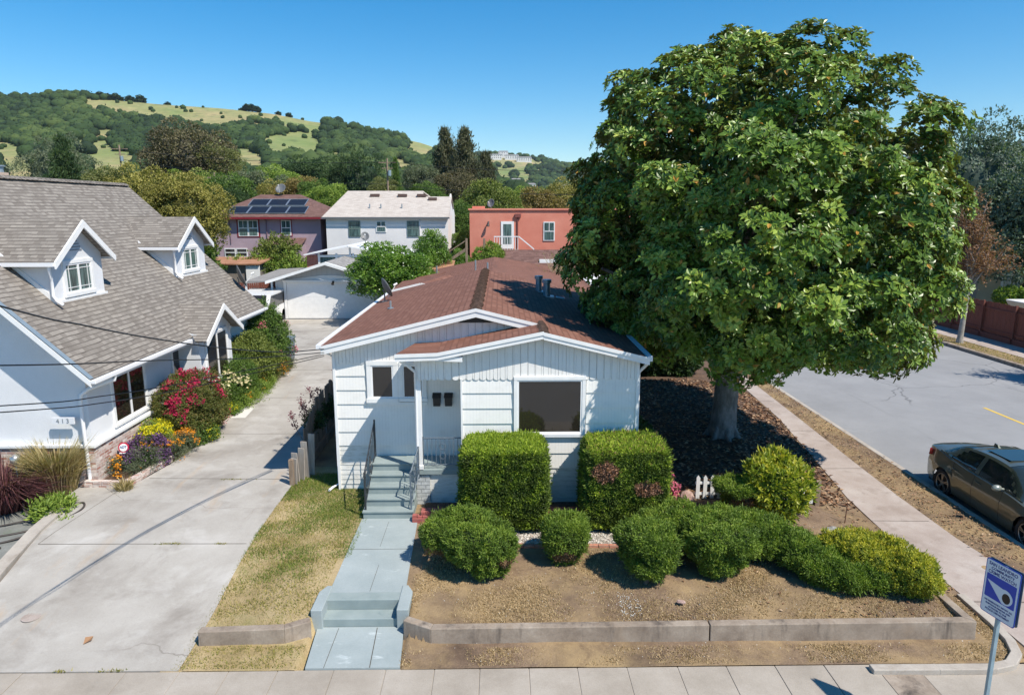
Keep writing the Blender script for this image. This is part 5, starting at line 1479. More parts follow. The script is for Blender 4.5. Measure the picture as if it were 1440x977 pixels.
tan_g = tl('tan_grass_blade', (.16, .13, .04), (.38, .29, .14), (.58, .48, .28), .7, .3); pur_g = tl('burgundy_grass_blade', (.05, .018, .022), (.12, .04, .05), (.24, .12, .11), .7, .25)
grass_clump('ornamental_grass', 'tall tan ornamental grass clump at the brick corner of the grey house', (-10.55, 15.6, .3), 2600, 1.35, .75, tan_g, 21)
grass_clump('fountain_grass', 'burgundy fountain grass spilling over the dark parking pad', (-11.35, 14.95, .2), 3000, 1.15, 1.0, pur_g, 22, lean=.85, droop=.6)
grass_clump('ornamental_grass', 'tan ornamental grass cut by the left edge of the photo', (-12.9, 15.5, .2), 1500, 1.3, .7, tan_g, 23)
flowerplant('weed_clump', 'bright green weeds at the foot of the tan ornamental grass', 'plant', (-9.95, 14.45, .32), (.35, .33, .2), lime_m, None, 0, .03, 24, 700, 3, .12, .04, up=.6)
flowerplant('weed_clump', 'small green weed tuft by the looped garden hose', 'plant', (-9.55, 14.0, .24), (.2, .2, .12), lime_m, None, 0, .03, 25, 700, 3, .1, .03, up=.6)
grass_clump('weed_tuft', 'dry grassy weed tuft at the corner of the brick planter', (-8.95, 15.55, .33), 160, .3, .3, tan_g, 26)
# garden hose
mb = MB()
def curve(pts, n=10):
    P = [Vector(p) for p in pts]; out = []
    for i in range(len(P) - 1):
        p0, p1, p2, p3 = P[max(i - 1, 0)], P[i], P[i + 1], P[min(i + 2, len(P) - 1)]
        for k in range(n):
            t = k / n
            out.append(.5 * ((2 * p1) + (-p0 + p2) * t + (2 * p0 - 5 * p1 + 4 * p2 - p3) * t * t + (-p0 + 3 * p1 - 3 * p2 + p3) * t ** 3))
    return out + [P[-1]]
z = .195
mb.tube(curve([(-13.5, 13.2, z), (-12.2, 13.15, z), (-11, 13.0, z), (-10.2, 13.25, z), (-9.6, 13.75, z + .1), (-9.3, 14.35, .37), (-9.45, 14.75, .38), (-9.75, 14.72, .3), (-9.7, 14.3, .3), (-10, 13.8, z), (-11, 13.3, z), (-12.2, 12.95, z), (-13.5, 12.95, z)]), .022, 7)
mb.tube(curve([(-10.1, 14.3, .24), (-10.6, 14.5, .3), (-11, 14.9, .5), (-11.7, 14.5, .3), (-12, 13.9, z), (-11.5, 13.3, z), (-10.8, 12.9, z), (-10.1, 13.0, z)]), .022, 7)
mb.tube(curve([(-13.4, 13.7, z), (-12, 13.75, z), (-11, 13.9, z), (-10.3, 14.25, z + .03)]), .018, 7)
tag(mb.build('garden_hose', hose_m, loc=(-11, 13.5, .17)), 'dark garden hose lying in loops over the parking pad and driveway edge', 'hose')
t = thing('garden_light', 'small white garden light standing in the burgundy grass', 'light', (-11.2, 15.3, .3))
mb = MB(); mb.tube([(-11.2, 15.25, .3), (-11.2, 15.25, 1.15)], .02, 6); mb.build('post', galv_m, t)
mb = MB(); mb.tube([(-11.2, 15.25, 1.1), (-11.2, 15.25, 1.18), (-11.2, 15.25, 1.3), (-11.2, 15.25, 1.34)], [.05, .1, .11, .03], 10); mb.build('lamp', alu_m, t)
# security yard sign
t = thing('security_sign', 'small red and white round security company sign on a stake in the flower bed', 'sign', (-9.55, 16.75, .4))
sx, sy, sz = -9.55, 16.75, .98
mb = MB(); mb.tube([(sx, sy + .015, .35), (sx, sy + .015, sz)], .012, 6); mb.build('stake', galv_m, t)
red_m = mat('sign_red', (.45, .01, .05), .4); sblue = mat('sign_blue_grey', (.05, .12, .25), .4); swhite = mat('sign_white', (.8, .8, .8), .35)
def ngon(cx, cz, y, r, n, rot=0): return [(cx + r * math.cos(rot + 2 * math.pi * k / n), y, cz + r * math.sin(rot + 2 * math.pi * k / n)) for k in range(n)]
MT = Matrix.Translation((sx, sy, sz)) @ Matrix.Rotation(R(8), 4, 'Z') @ Matrix.Rotation(R(-12), 4, 'X')
def tp(pts): return [tuple(MT @ Vector(p)) for p in pts]
mb = MB(); mb.slab(tp(ngon(0, 0, 0, .135, 8, R(22.5))[::1]), .012); mb.build('plate', red_m, t)
mb = MB(); mb.slab(tp(ngon(0, 0, -.014, .096, 24)), .006); mb.slab(tp([(-.1, -.014, -.15), (.1, -.014, -.15), (.1, -.014, -.125), (-.1, -.014, -.125)]), .006); mb.build('roundel', swhite, t)
text_mesh('lettering', 'ADT', .08, MT @ Matrix.Translation((0, -.024, .012)) @ Matrix.Rotation(R(90), 4, 'X'), sblue, t, .001, bold=.002)

# side fence between the driveway and the cottage
t = thing('side_fence', 'grey weathered wooden picket fence between the driveway and the white cottage', 'fence', (-4.95, 18, .35))
mb = MB()
gg = np.random.default_rng(44)
for k in range(66):
    y = 16.65 + k * .125; h = 1.05 + .05 * gg.normal() + min(.55, .05 * k)
    x = -4.97 + .012 * gg.normal()
    mb.box(x - .012, x + .012, y, y + .115, .33, .35 + h)
mb.build('pickets', wood_m, t)
mb = MB(); mb.box(-4.955, -4.90, 16.6, 24.9, .6, .68); mb.box(-4.955, -4.90, 16.6, 24.9, 1.05, 1.13); mb.build('rail', wood_m, t)
mb = MB()
P5 = [(-5.02, 15.82, .68), (-5.0, 15.97, .76), (-4.92, 16.1, .84), (-4.83, 16.25, .95), (-4.76, 16.42, 1.1)]
for i, (x, y, h) in enumerate(P5):
    M_ = Matrix.Translation((x, y, .33)) @ Matrix.Rotation(R(-25 + i * 3), 4, 'Z') @ Matrix.Rotation(R((-1) ** i * 2.5), 4, 'Y')
    mb.box(-.085, .085, -.012, .012, 0, h, M=M_)
mb.build('pickets', nmat('silver_grey_picket', [(.3, (.30, .26, .22)), (.7, (.45, .40, .35))], 9, .95, cscale=(3, 3, .3)), t)
mb = MB(); mb.box(-5.1, -5.0, 15.72, 15.82, .3, 1.0); mb.build('post', post_m, t)
t = flowerplant('fence_vine', 'leafy vine over the side fence beside the cottage', 'vine', (-5.02, 18.6, 1.25), (.1, 1.2, .26), dkgreen_m, None, 0, .04, 51, 600, 3, .08, .04, nz=.08)
# burgundy stems rising above the fence
t = thing('red_leaved_plant', 'plant with dark red leaf spikes rising above the side fence', 'plant', (-5.15, 18.3, .35))
mb = MB(); C = Cloud(); gg = np.random.default_rng(9)
for (x, y, z) in ((-5.55, 17.6, 1.55), (-5.42, 18.0, 1.85), (-5.3, 18.5, 2.0), (-5.2, 18.9, 1.9), (-5.4, 18.3, 1.6), (-5.15, 20.9, 1.95), (-5.1, 21.4, 1.9), (-5.3, 17.8, 1.5)):
    mb.tube([(-5.1, y + .1, .35), (x + .1, y, z - .35), (x, y, z)], [.012, .008, .004], 5)
    n = 60; s = gg.random(n); P = np.stack([x + .1 - .1 * s, y + 0 * s, z - .35 + .4 * s], 1) + gg.normal(size=(n, 3)) * .035
    V, F, r = sprig_arrays(P, unit(gg.normal(size=(n, 3))), 2, .055, .03, gg, .8, .1); C.add(V, F, r)
mb.build('stems', post_m, t); link_mesh('leaves', C.mesh('leaves', [flm('burgundy_leaf', (.1, .015, .03), (.32, .08, .11))], wloc(t)), t)
# ------------------------------------------------------------------ garage at the end of the drive
GA = thing('garage', 'white detached double garage with pale grey gabled roof at the end of the driveway', 'garage', (-10.3, 43, .4))
gy = 41.3
mb = MB()
mb.box(-13.45, -7.1, gy, 47.5, .2, 2.75)
mb.hull8([(-13.45, gy, 2.75), (-7.1, gy, 2.75), (-7.1, 47.5, 2.75), (-13.45, 47.5, 2.75)], [(-10.27, gy, 3.72), (-10.25, gy, 3.72), (-10.25, 47.5, 3.72), (-10.27, 47.5, 3.72)])
mb.build('wall', groovemat('pale_grey_boards', (.50, .52, .54), .3, .012, .6, .05, gw=.04), GA)
mb = MB()
mb.slab([(-13.75, gy - .5, 2.74), (-10.26, gy - .5, 3.84), (-10.26, 48, 3.84), (-13.75, 48, 2.74)], .08)
mb.slab([(-10.26, gy - .5, 3.84), (-6.75, gy - .5, 2.74), (-6.75, 48, 2.74), (-10.26, 48, 3.84)], .08)
mb.build('roof', gar_roof_m, GA)
mb = MB()
for a, b in (((-13.78, 2.66), (-10.26, 3.76)), ((-10.26, 3.76), (-6.72, 2.66))):
    mb.hull8([(a[0], gy - .54, a[1] - .1), (a[0], gy - .5, a[1] - .1), (b[0], gy - .5, b[1] - .1), (b[0], gy - .54, b[1] - .1)][::1] if a[0] > b[0] else [(a[0], gy - .54, a[1] - .1), (b[0], gy - .54, b[1] - .1), (b[0], gy - .82, b[1] - .1), (a[0], gy - .82, a[1] - .1)],
             [(a[0], gy - .54, a[1] + .07), (b[0], gy - .54, b[1] + .07), (b[0], gy - .82, b[1] + .07), (a[0], gy - .82, a[1] + .07)])
mb.build('fascia', white_m, GA)
mb = MB(); mb.box(-12.78, -7.8, gy - .03, gy - .002, .42, 2.58)
for k in range(1, 5): mb.box(-12.78, -7.8, gy - .034, gy - .03, .42 + k * .43 - .006, .42 + k * .43 + .006)
mb.build('garage_door', white_m, GA)
mb = MB(); mb.box(-12.95, -7.6, gy - .2, gy - .003, 2.6, 2.72); mb.box(-12.95, -12.8, gy - .07, gy - .003, .4, 2.6); mb.box(-7.78, -7.6, gy - .07, gy - .003, .4, 2.6)
mb.hull8([(-12.95, gy - .05, 2.722), (-7.6, gy - .05, 2.722), (-7.6, gy - .004, 2.722), (-12.95, gy - .004, 2.722)], [(-10.6, gy - .05, 3.0), (-9.8, gy - .05, 3.0), (-9.8, gy - .004, 3.0), (-10.6, gy - .004, 3.0)])
mb.build('door_frame', white_m, GA)
mb = MB(); mb.tube([(-9.95, gy - .02, 2.66), (-9.95, gy - .3, 2.62)], .03, 6); mb.tube([(-9.95, gy - .25, 2.66), (-9.95, gy - .42, 2.5)], [.05, .09], 8); mb.build('wall_lamp', black_m, GA)
# lean-to carport
CP = thing('carport', 'flat grey roofed carport built on to the left side of the garage', 'carport', (-15, 44, .35))
mb = MB(); mb.slab([(-15.3, gy - .1, 2.62), (-13.76, gy - .1, 2.72), (-12.5, 48, 2.95), (-15.3, 48, 2.8)], .1); mb.build('roof', gar_roof_m, CP)
mb = MB(); mb.box(-15.25, -15.15, gy, gy + .1, .3, 2.6); mb.box(-13.7, -13.6, gy - .05, gy + .05, .3, 2.65); mb.build('post', white_m, CP)
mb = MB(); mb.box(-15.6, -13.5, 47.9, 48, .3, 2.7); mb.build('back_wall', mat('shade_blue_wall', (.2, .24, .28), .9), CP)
# white utility vehicle whose cab shows beside the roof corner
t = thing('parked_van', 'white van with dark windscreen parked between the grey house and the garage', 'van', (-13.3, 38.2, .36))
mb = MB()
x0, x1 = -15.0, -13.0; yf = 37.6
body = [(yf, .55), (yf, 1.15), (yf + .75, 1.28), (yf + 1.35, 2.0), (yf + 4.2, 2.08), (yf + 4.3, .55)]
for xx, o in ((x0, 1), (x1, -1)):
    p = [(xx, y, z + .1) for y, z in body]; mb.face(p if o > 0 else p[::-1])
for (a, b) in zip(body, body[1:]): mb.face([(x0, a[0], a[1] + .1), (x1, a[0], a[1] + .1), (x1, b[0], b[1] + .1), (x0, b[0], b[1] + .1)])
o = mb.build('body', mat('van_white', (.75, .75, .75), .25), t, bevel=.06)
mb = MB(); mb.slab([(x0 + .12, yf + .74, 1.44), (x1 - .12, yf + .74, 1.44), (x1 - .2, yf + 1.28, 2.10), (x0 + .2, yf + 1.28, 2.10)], .03); mb.build('windscreen', glass_m, t)
o.children
mb = MB(); mb.slab([(x1 + .014, yf + .95, 1.38), (x1 + .014, yf + 4.0, 1.38), (x1 + .014, yf + 4.0, 2.04), (x1 + .014, yf + 1.4, 2.04)], .01); mb.build('side_window', glass_m, t)
tyre_m = mat('tyre_rubber', (.02, .02, .022), .8)
for (x, y) in ((x0 + .1, yf + .8), (x1 - .1, yf + .8), (x0 + .1, yf + 3.5), (x1 - .1, yf + 3.5)):
    mb = MB(); mb.tube([(x - .1, y, .7), (x + .1, y, .7)], .33, 20, smooth=False); mb.build('wheel', tyre_m, t)
t = thing('recycling_bin', 'blue grey wheeled bin half hidden by the shrubs on the driveway', 'bin', (-9.35, 29.6, .36))
mb = MB(); mb.hull8([(-9.6, 29.4, .42), (-9.1, 29.4, .42), (-9.1, 29.9, .42), (-9.6, 29.9, .42)], [(-9.65, 29.35, 1.35), (-9.05, 29.35, 1.35), (-9.05, 29.95, 1.35), (-9.65, 29.95, 1.35)]); mb.build('body', mat('bin_plastic', (.13, .17, .2), .5), t, bevel=.02)
mb = MB(); mb.box(-9.68, -9.02, 29.3, 30.0, 1.352, 1.41); mb.build('lid', mat('bin_lid', (.16, .2, .24), .5), t, bevel=.01)

# ------------------------------------------------------------------ houses behind
def win_far(par, x0, x1, y, z0, z1, fm=None, gm=None, t=.07, cross=True):
    mb = MB(); mb.box(x0 - t, x1 + t, y - .06, y - .01, z0 - t, z1 + t); w = mb.build('window', fm or white_m, par)
    mb = MB(); mb.box(x0, x1, y - .075, y - .062, z0, z1); mb.build('pane', gm or teal_glass_m, w)
    mb = MB(); mb.box(x0, x1, y - .09, y - .077, (z0 + z1) / 2 - .03, (z0 + z1) / 2 + .03)
    if cross: mb.box((x0 + x1) / 2 - .02, (x0 + x1) / 2 + .02, y - .088, y - .078, (z0 + z1) / 2, z1)
    mb.build('sash_bar', fm if fm not in (None, red_trim_m) else white_m, w)
    return w
B1 = thing('mauve_house', 'two storey mauve stucco house with brown hip roof and solar panels', 'house', (-19, 61, .2))
y = 57
mb = MB(); mb.box(-23.1, -14.6, y, y + 8.5, .1, 6.3); mb.build('wall', pstucco_m, B1)
mb = MB()
a = [(-23.7, y - .5, 6.22), (-14.0, y - .5, 6.22), (-14.0, y + 9, 6.22), (-23.7, y + 9, 6.22)]
R1, R2 = (-20.7, y + 4.2, 8.05), (-17.2, y + 4.2, 8.05)
mb.slab([a[0], a[1], R2, R1], .1); mb.slab([a[1], a[2], R2], .1); mb.slab([a[2], a[3], R1, R2], .1); mb.slab([a[3], a[0], R1], .1)
mb.build('roof', proof_m, B1)
mb = MB(); mb.box(-23.75, -13.95, y - .56, y - .5, 6.05, 6.2); mb.box(-13.99, -13.93, y - .5, y + 9, 6.05, 6.2); mb.build('fascia', red_trim_m, B1)
sl = (8.05 - 6.22) / 4.7
def rp(x, t): return (x, y - .5 + t, 6.22 + sl * t + .07)
for row, (t0, t1, xs) in enumerate(((.55, 1.95, [-22.05 + 1.57 * k for k in range(4)]), (2.15, 3.5, [-20.9 + 1.57 * k for k in range(3)]))):
    for x in xs:
        mb = MB(); mb.slab([rp(x, t0), rp(x + 1.5, t0), rp(x + 1.5, t1), rp(x, t1)], .04)
        p = mb.build('solar_panel', solar_m, B1)
        mb = MB()
        for q in ((rp(x, t0), rp(x + 1.5, t0)), (rp(x, t1), rp(x + 1.5, t1)), (rp(x, t0), rp(x, t1)), (rp(x + 1.5, t0), rp(x + 1.5, t1))): mb.bar(q[0], q[1], .05, .05)
        mb.build('panel_frame', alu_m, p)
win_far(B1, -21.15, -20.5, y, 4.75, 5.9, white_m); win_far(B1, -20.35, -19.7, y, 4.75, 5.9, white_m)
mb = MB(); mb.box(-21.35, -19.5, y - .03, y - .001, 4.58, 6.05); mb.build('window_surround', red_trim_m, B1)
win_far(B1, -17.7, -17.05, y, 4.8, 5.9); 
mb = MB(); mb.box(-17.85, -16.9, y - .03, y - .001, 4.65, 6.02); mb.build('window_surround', red_trim_m, B1)
for x in (-22.4, -21.45, -19.55): win_far(B1, x, x + .75, y, 3.1, 3.65, gm=glass_m, cross=False)
mb = MB(); mb.tube([(-18.95, y - .05, .3), (-18.95, y - .05, 6.1)], .045, 6); mb.tube([(-21.9, y - .05, 4.1), (-21.9, y - .05, 6.1)], .03, 6); mb.build('downspout', mat('mauve_pipe', (.2, .13, .16), .6), B1)
mb = MB(); mb.slab([(-18.9, y - 1.6, 4.05), (-15.8, y - 1.6, 4.05), (-15.8, y, 4.55), (-18.9, y, 4.55)], .08); mb.build('porch_roof', proof_m, B1)
mb = MB(); mb.box(-17.9, -15.9, y - 1.4, y, .2, 4.0); mb.build('porch_wall', pstucco_m, B1)
dish('satellite_dish', 'whitish satellite dish on the ridge of the mauve house roof', -18.9, 61.2, 8.0, .5, R(-95), R(40), .5)
B2 = thing('white_house', 'two storey white stucco house with wide pale beige gabled roof', 'house', (-9, 60, .2))
y = 56
mb = MB(); mb.box(-13.9, -4.2, y, y + 8.4, .1, 6.3); mb.hull8([(-4.3, y, 6.3), (-4.2, y, 6.3), (-4.2, y + 8.4, 6.3), (-4.3, y + 8.4, 6.3)], [(-4.3, y + 4.1, 8.1), (-4.2, y + 4.1, 8.1), (-4.2, y + 4.3, 8.1), (-4.3, y + 4.3, 8.1)]); mb.build('wall', wstucco_m, B2)
mb = MB(); mb.slab([(-14.15, y - .3, 6.22), (-4.1, y - .3, 6.22), (-4.1, y + 3.4, 7.86), (-6.45, y + 3.4, 7.86), (-6.6, y + 4.4, 8.35), (-13.0, y + 4.4, 8.35)], .1)
mb.slab([(-4.1, y + 8.8, 6.22), (-14.15, y + 8.8, 6.22), (-13.0, y + 4.4, 8.35), (-6.6, y + 4.4, 8.35)], .1); mb.slab([(-4.1, y + 6, 6.9), (-6.5, y + 6, 6.9), (-6.45, y + 3.4, 7.86), (-4.1, y + 3.4, 7.86)], .08)
mb.slab([(-14.15, y + 8.8, 6.22), (-14.15, y - .3, 6.22), (-13.0, y + 4.4, 8.35)], .1); mb.build('roof', wroof_m, B2)
mb = MB(); mb.box(-14.2, -4.05, y - .36, y - .3, 6.08, 6.2); mb.build('gutter', mat('dark_gutter', (.12, .13, .14), .5), B2)
for x in (-10.9, -8.6, -7.0):
    mb = MB(); mb.box(x, x + .75, y + 3.2, y + 3.55, 7.85, 8.08); mb.build('roof_vent', mat('dark_vent_%d' % int(-x), (.1, .06, .05), .7), B2)
mb = MB(); mb.box(-6.0, -5.3, y + 2.6, y + 2.9, 7.55, 7.78); mb.build('roof_vent', mat('dark_vent', (.1, .06, .05), .7), B2)
for x in (-9.7, -8.0, -10.6):
    mb = MB(); mb.tube([(x, y + 1.2, 6.8), (x, y + 1.2, 7.25)], .05, 6); mb.build('vent_pipe', galv_m, B2)
win_far(B2, -12.05, -11.25, y, 4.75, 5.85, mat('green_grey_frame', (.14, .19, .17), .5)); win_far(B2, -9.85, -9.2, y, 5.1, 5.85); win_far(B2, -7.4, -6.6, y, 4.75, 5.85, MATS['green_grey_frame'])
mb = MB(); mb.tube([(-6.45, y - .05, .3), (-6.45, y - .05, 6.1)], .04, 6); mb.build('downspout', gutter_m, B2)
# sunroom in front
B3 = thing('sunroom', 'glazed sunroom with low white gabled roof in front of the white house', 'sunroom', (-9.5, 48, .2))
mb = MB(); mb.slab([(-12.9, 45.6, 3.95), (-10.0, 45.6, 4.5), (-10.0, 52, 4.5), (-12.9, 52, 3.95)], .08); mb.slab([(-10.0, 45.6, 4.5), (-6.2, 45.6, 3.85), (-6.2, 52, 3.85), (-10.0, 52, 4.5)], .08); mb.build('roof', white_m, B3)
mb = MB(); mb.box(-12.0, -6.6, 46, 46.05, 2.6, 3.9); mb.build('glazing', teal_glass_m, B3)
mb = MB()
for x in (-12.05, -10.9, -10.0, -9.8, -8.6, -7.4, -6.6): mb.box(x, x + .13, 45.93, 45.99, .3, 4.0 if x != -10 else 4.4)
mb.box(-12.05, -6.5, 45.9, 45.995, 3.75, 3.88); mb.box(-12.05, -6.5, 45.9, 45.995, 2.5, 2.62); mb.build('frame', white_m, B3)
mb = MB(); mb.box(-12.8, -12.06, 46, 46.6, .2, 3.85); mb.build('brick_corner', brickmat('red_brick', (.36, .09, .06), (.45, .14, .09), (.4, .3, .27)), B3)
mb = MB(); mb.box(-12.0, -6.6, 45.98, 52, .2, 2.5); mb.build('wall', wstucco_m, B3)
dish('satellite_dish', 'small dark satellite dish on the white sunroom roof', -9.0, 46.5, 4.3, .32, R(-80), R(30), .75)
B4 = thing('coral_house', 'flat roofed coral stucco house with a small balcony and stair', 'house', (4, 56, .2))
y = 52
mb = MB(); mb.box(-2.3, 12, y, y + 9, .1, 6.75); mb.build('wall', rstucco_m, B4)
mb = MB(); mb.box(-2.4, 12.1, y - .1, y + 9.1, 6.751, 6.88); mb.box(-2.15, -1.2, y + 1, y + 2, 6.88, 7.05); mb.build('parapet', rstucco_m, B4, bevel=.02)
mb = MB(); mb.box(.02, .98, y - .05, y - .001, 3.95, 5.95); d = mb.build('door', white_m, B4)
mb = MB(); mb.box(.2, .8, y - .07, y - .051, 4.3, 5.75); mb.build('pane', teal_glass_m, d)
win_far(B4, 3.25, 3.95, y, 4.6, 5.85, white_m)
mb = MB(); mb.box(-.5, 1.3, y - 1.3, y, 3.75, 3.9); bc = mb.build('balcony', post_m, B4)
mb = MB()
for k in range(10): mb.box(-.48 + k * .19, -.44 + k * .19, y - 1.3, y - 1.26, 3.9, 4.85)
mb.box(-.5, 1.3, y - 1.32, y - 1.24, 4.85, 4.92); mb.bar((1.3, y - 1.28, 4.9), (2.4, y - 1.28, 4.0), .08, .08); mb.bar((1.3, y - 1.28, 3.8), (2.6, y - 1.28, 2.9), .08, .25); mb.bar((2.4, y - 1.28, 4.0), (2.4, y - 1.28, 2.9), .07, .07)
mb.build('railing', white_m, bc)
mb = MB(); mb.tube([(1.25, y - .05, 4.0), (1.25, y - .05, 6.3)], .05, 6); mb.box(1.05, 1.5, y - .16, y - .01, 6.25, 6.5); mb.build('downspout', mat('dark_coral_pipe', (.2, .06, .05), .6), B4)
mb = MB(); mb.tube([(-.9, y - .02, 5.9), (-.9, y - .2, 5.9)], .05, 6); mb.tube([(-.9, y - .2, 5.95), (-.95, y - .3, 5.6)], [.05, .12], 8); mb.build('wall_lamp', black_m, B4)
dish('satellite_dish', 'satellite dish on the flat roof of the coral house', -.7, y + 1, 6.85, .34, R(-120), R(20), .4)
# small outbuildings and fences
t = thing('garden_shed', 'small shed with rusty flat roof below the mauve house', 'shed', (-18.8, 50.5, .2))
mb = MB(); mb.box(-21.0, -17.2, 49, 52, .1, 3.05); mb.build('wall', greyfence_m, t)
mb = MB(); mb.slab([(-21.3, 48.7, 3.1), (-16.9, 48.7, 3.1), (-16.9, 52.2, 3.35), (-21.3, 52.2, 3.35)], .08); mb.build('roof', nmat('rusty_roofing', [(.3, (.28, .13, .07)), (.7, (.42, .22, .13))], 1.5, .9), t)
mb = MB(); mb.box(-17.9, -16.95, 48.85, 48.95, .3, 2.95); mb.build('door', white_m, t)
t = thing('garden_shed', 'tiny shed with an orange brown roof behind the round orange tree', 'shed', (-4, 47, .2))
mb = MB(); mb.box(-4.6, -3.3, 45, 46.8, .1, 3.0); mb.build('wall', wstucco_m, t)
mb = MB(); mb.slab([(-4.8, 44.8, 3.0), (-3.1, 44.8, 3.0), (-3.1, 47, 3.45), (-4.8, 47, 3.45)], .07); mb.build('roof', MATS['rusty_roofing'], t)
def board_fence(name, label, a, b, z0, h, m, bw=.14, rails=True, posts=2.4, back=0):
    t = thing(name, label, 'fence', ((a[0] + b[0]) / 2, (a[1] + b[1]) / 2, z0))
    a2 = Vector((a[0], a[1])); b2 = Vector((b[0], b[1])); d = b2 - a2; L_ = d.length; d.normalize(); n_ = Vector((-d.y, d.x)); ang = math.atan2(d.y, d.x)
    gg = np.random.default_rng(int(L_ * 10)); mb = MB(); n = int(L_ / bw)
    for k in range(n):
        p = a2 + d * (k * bw)
        M_ = Matrix.Translation((p.x, p.y, z0)) @ Matrix.Rotation(ang, 4, 'Z') @ Matrix.Translation((0, .006 * (k % 2), 0))
        mb.box(0, bw - .012, -.01, .01, 0, h + .02 * gg.normal(), M=M_)
    mb.build('boards', m, t)
    mb = MB()
    for q in (.25, .82): mb.bar((a2.x + n_.x * .05, a2.y + n_.y * .05, z0 + h * q), (b2.x + n_.x * .05, b2.y + n_.y * .05, z0 + h * q), .05, .09)
    mb.build('rail', m, t)
    for k in range(int(L_ / posts) + 1):
        p = a2 + d * (k * posts) + n_ * .1; MB().box(p.x - .05, p.x + .05, p.y - .05, p.y + .05, z0, z0 + h + .05).build('post', m, t)
    return t
board_fence('yard_fence', 'grey board fence behind the garage and carport', (-22, 52.5), (-12.4, 50.5), .3, 2.1, greyfence_m)
board_fence('yard_fence', 'reddish brown fence section behind the corner of the grey roof', (-21, 46), (-14, 47.8), .3, 1.7, redfence_m)
board_fence('yard_fence', 'low grey fence between the small shed and the coral house', (-4.2, 49.5), (-.6, 49.2), .3, 2.4, greyfence_m)
t = thing('wood_stair', 'weathered wooden stair leaning in front of the coral house', 'stair', (-2.6, 47.5, .3))
mb = MB()
for s in (0, .7):
    mb.bar((-4.3, 47.4 + s, 2.9), (-2.3, 47.4 + s, 4.2), .06, .18); mb.bar((-4.3, 47.4 + s, 3.5), (-2.3, 47.4 + s, 4.8), .05, .06)
for k in range(9): mb.bar((-4.2 + k * .23, 47.4, 2.95 + k * .15), (-4.2 + k * .23, 48.1, 2.95 + k * .15), .2, .03)
mb.box(-2.4, -2.25, 47.35, 47.5, .3, 4.9); mb.box(-1.2, -1.05, 47.35, 47.5, .3, 4.9); mb.build('frame', post_m, t)

# ------------------------------------------------------------------ trees behind
CR = crown_cloud('round', 501, 150, 46, .075, .5)
t = thing('citrus_tree', 'dense bright green round citrus tree in front of the garage door', 'tree', (-6.3, 39.3, .35))
o = link_mesh('crown', CR.mesh('crown', [orange_tree_m]), t); o.location = (0, 0, 2.95); o.scale = (2.05, 1.9, 1.5)
mb = MB(); limb_tree(mb, (-6.3, 39.3, .35), (-6.3, 39.3, 2.2), .13, np.random.default_rng(1), 6, 1.2, 1.0); mb.build('trunk', trunk_m, t)
def citrus(x, y, z, r, rzz, label, group=None):
    c = copy_tree(t0c); return c
t0c = t
c = copy_tree(t0c); c.location = (-4.75, 46.5, .3); c.rotation_euler.z = 2.1; c.scale = (.6, .6, 1.12); c['label'] = 'round green citrus tree in front of the white house wall'
c = copy_tree(t0c); c.location = (-3.0, 50.5, .3); c.rotation_euler.z = 1.1; c.scale = (.36, .36, .8); c['label'] = 'small green tree squeezed between the white house and the coral house'
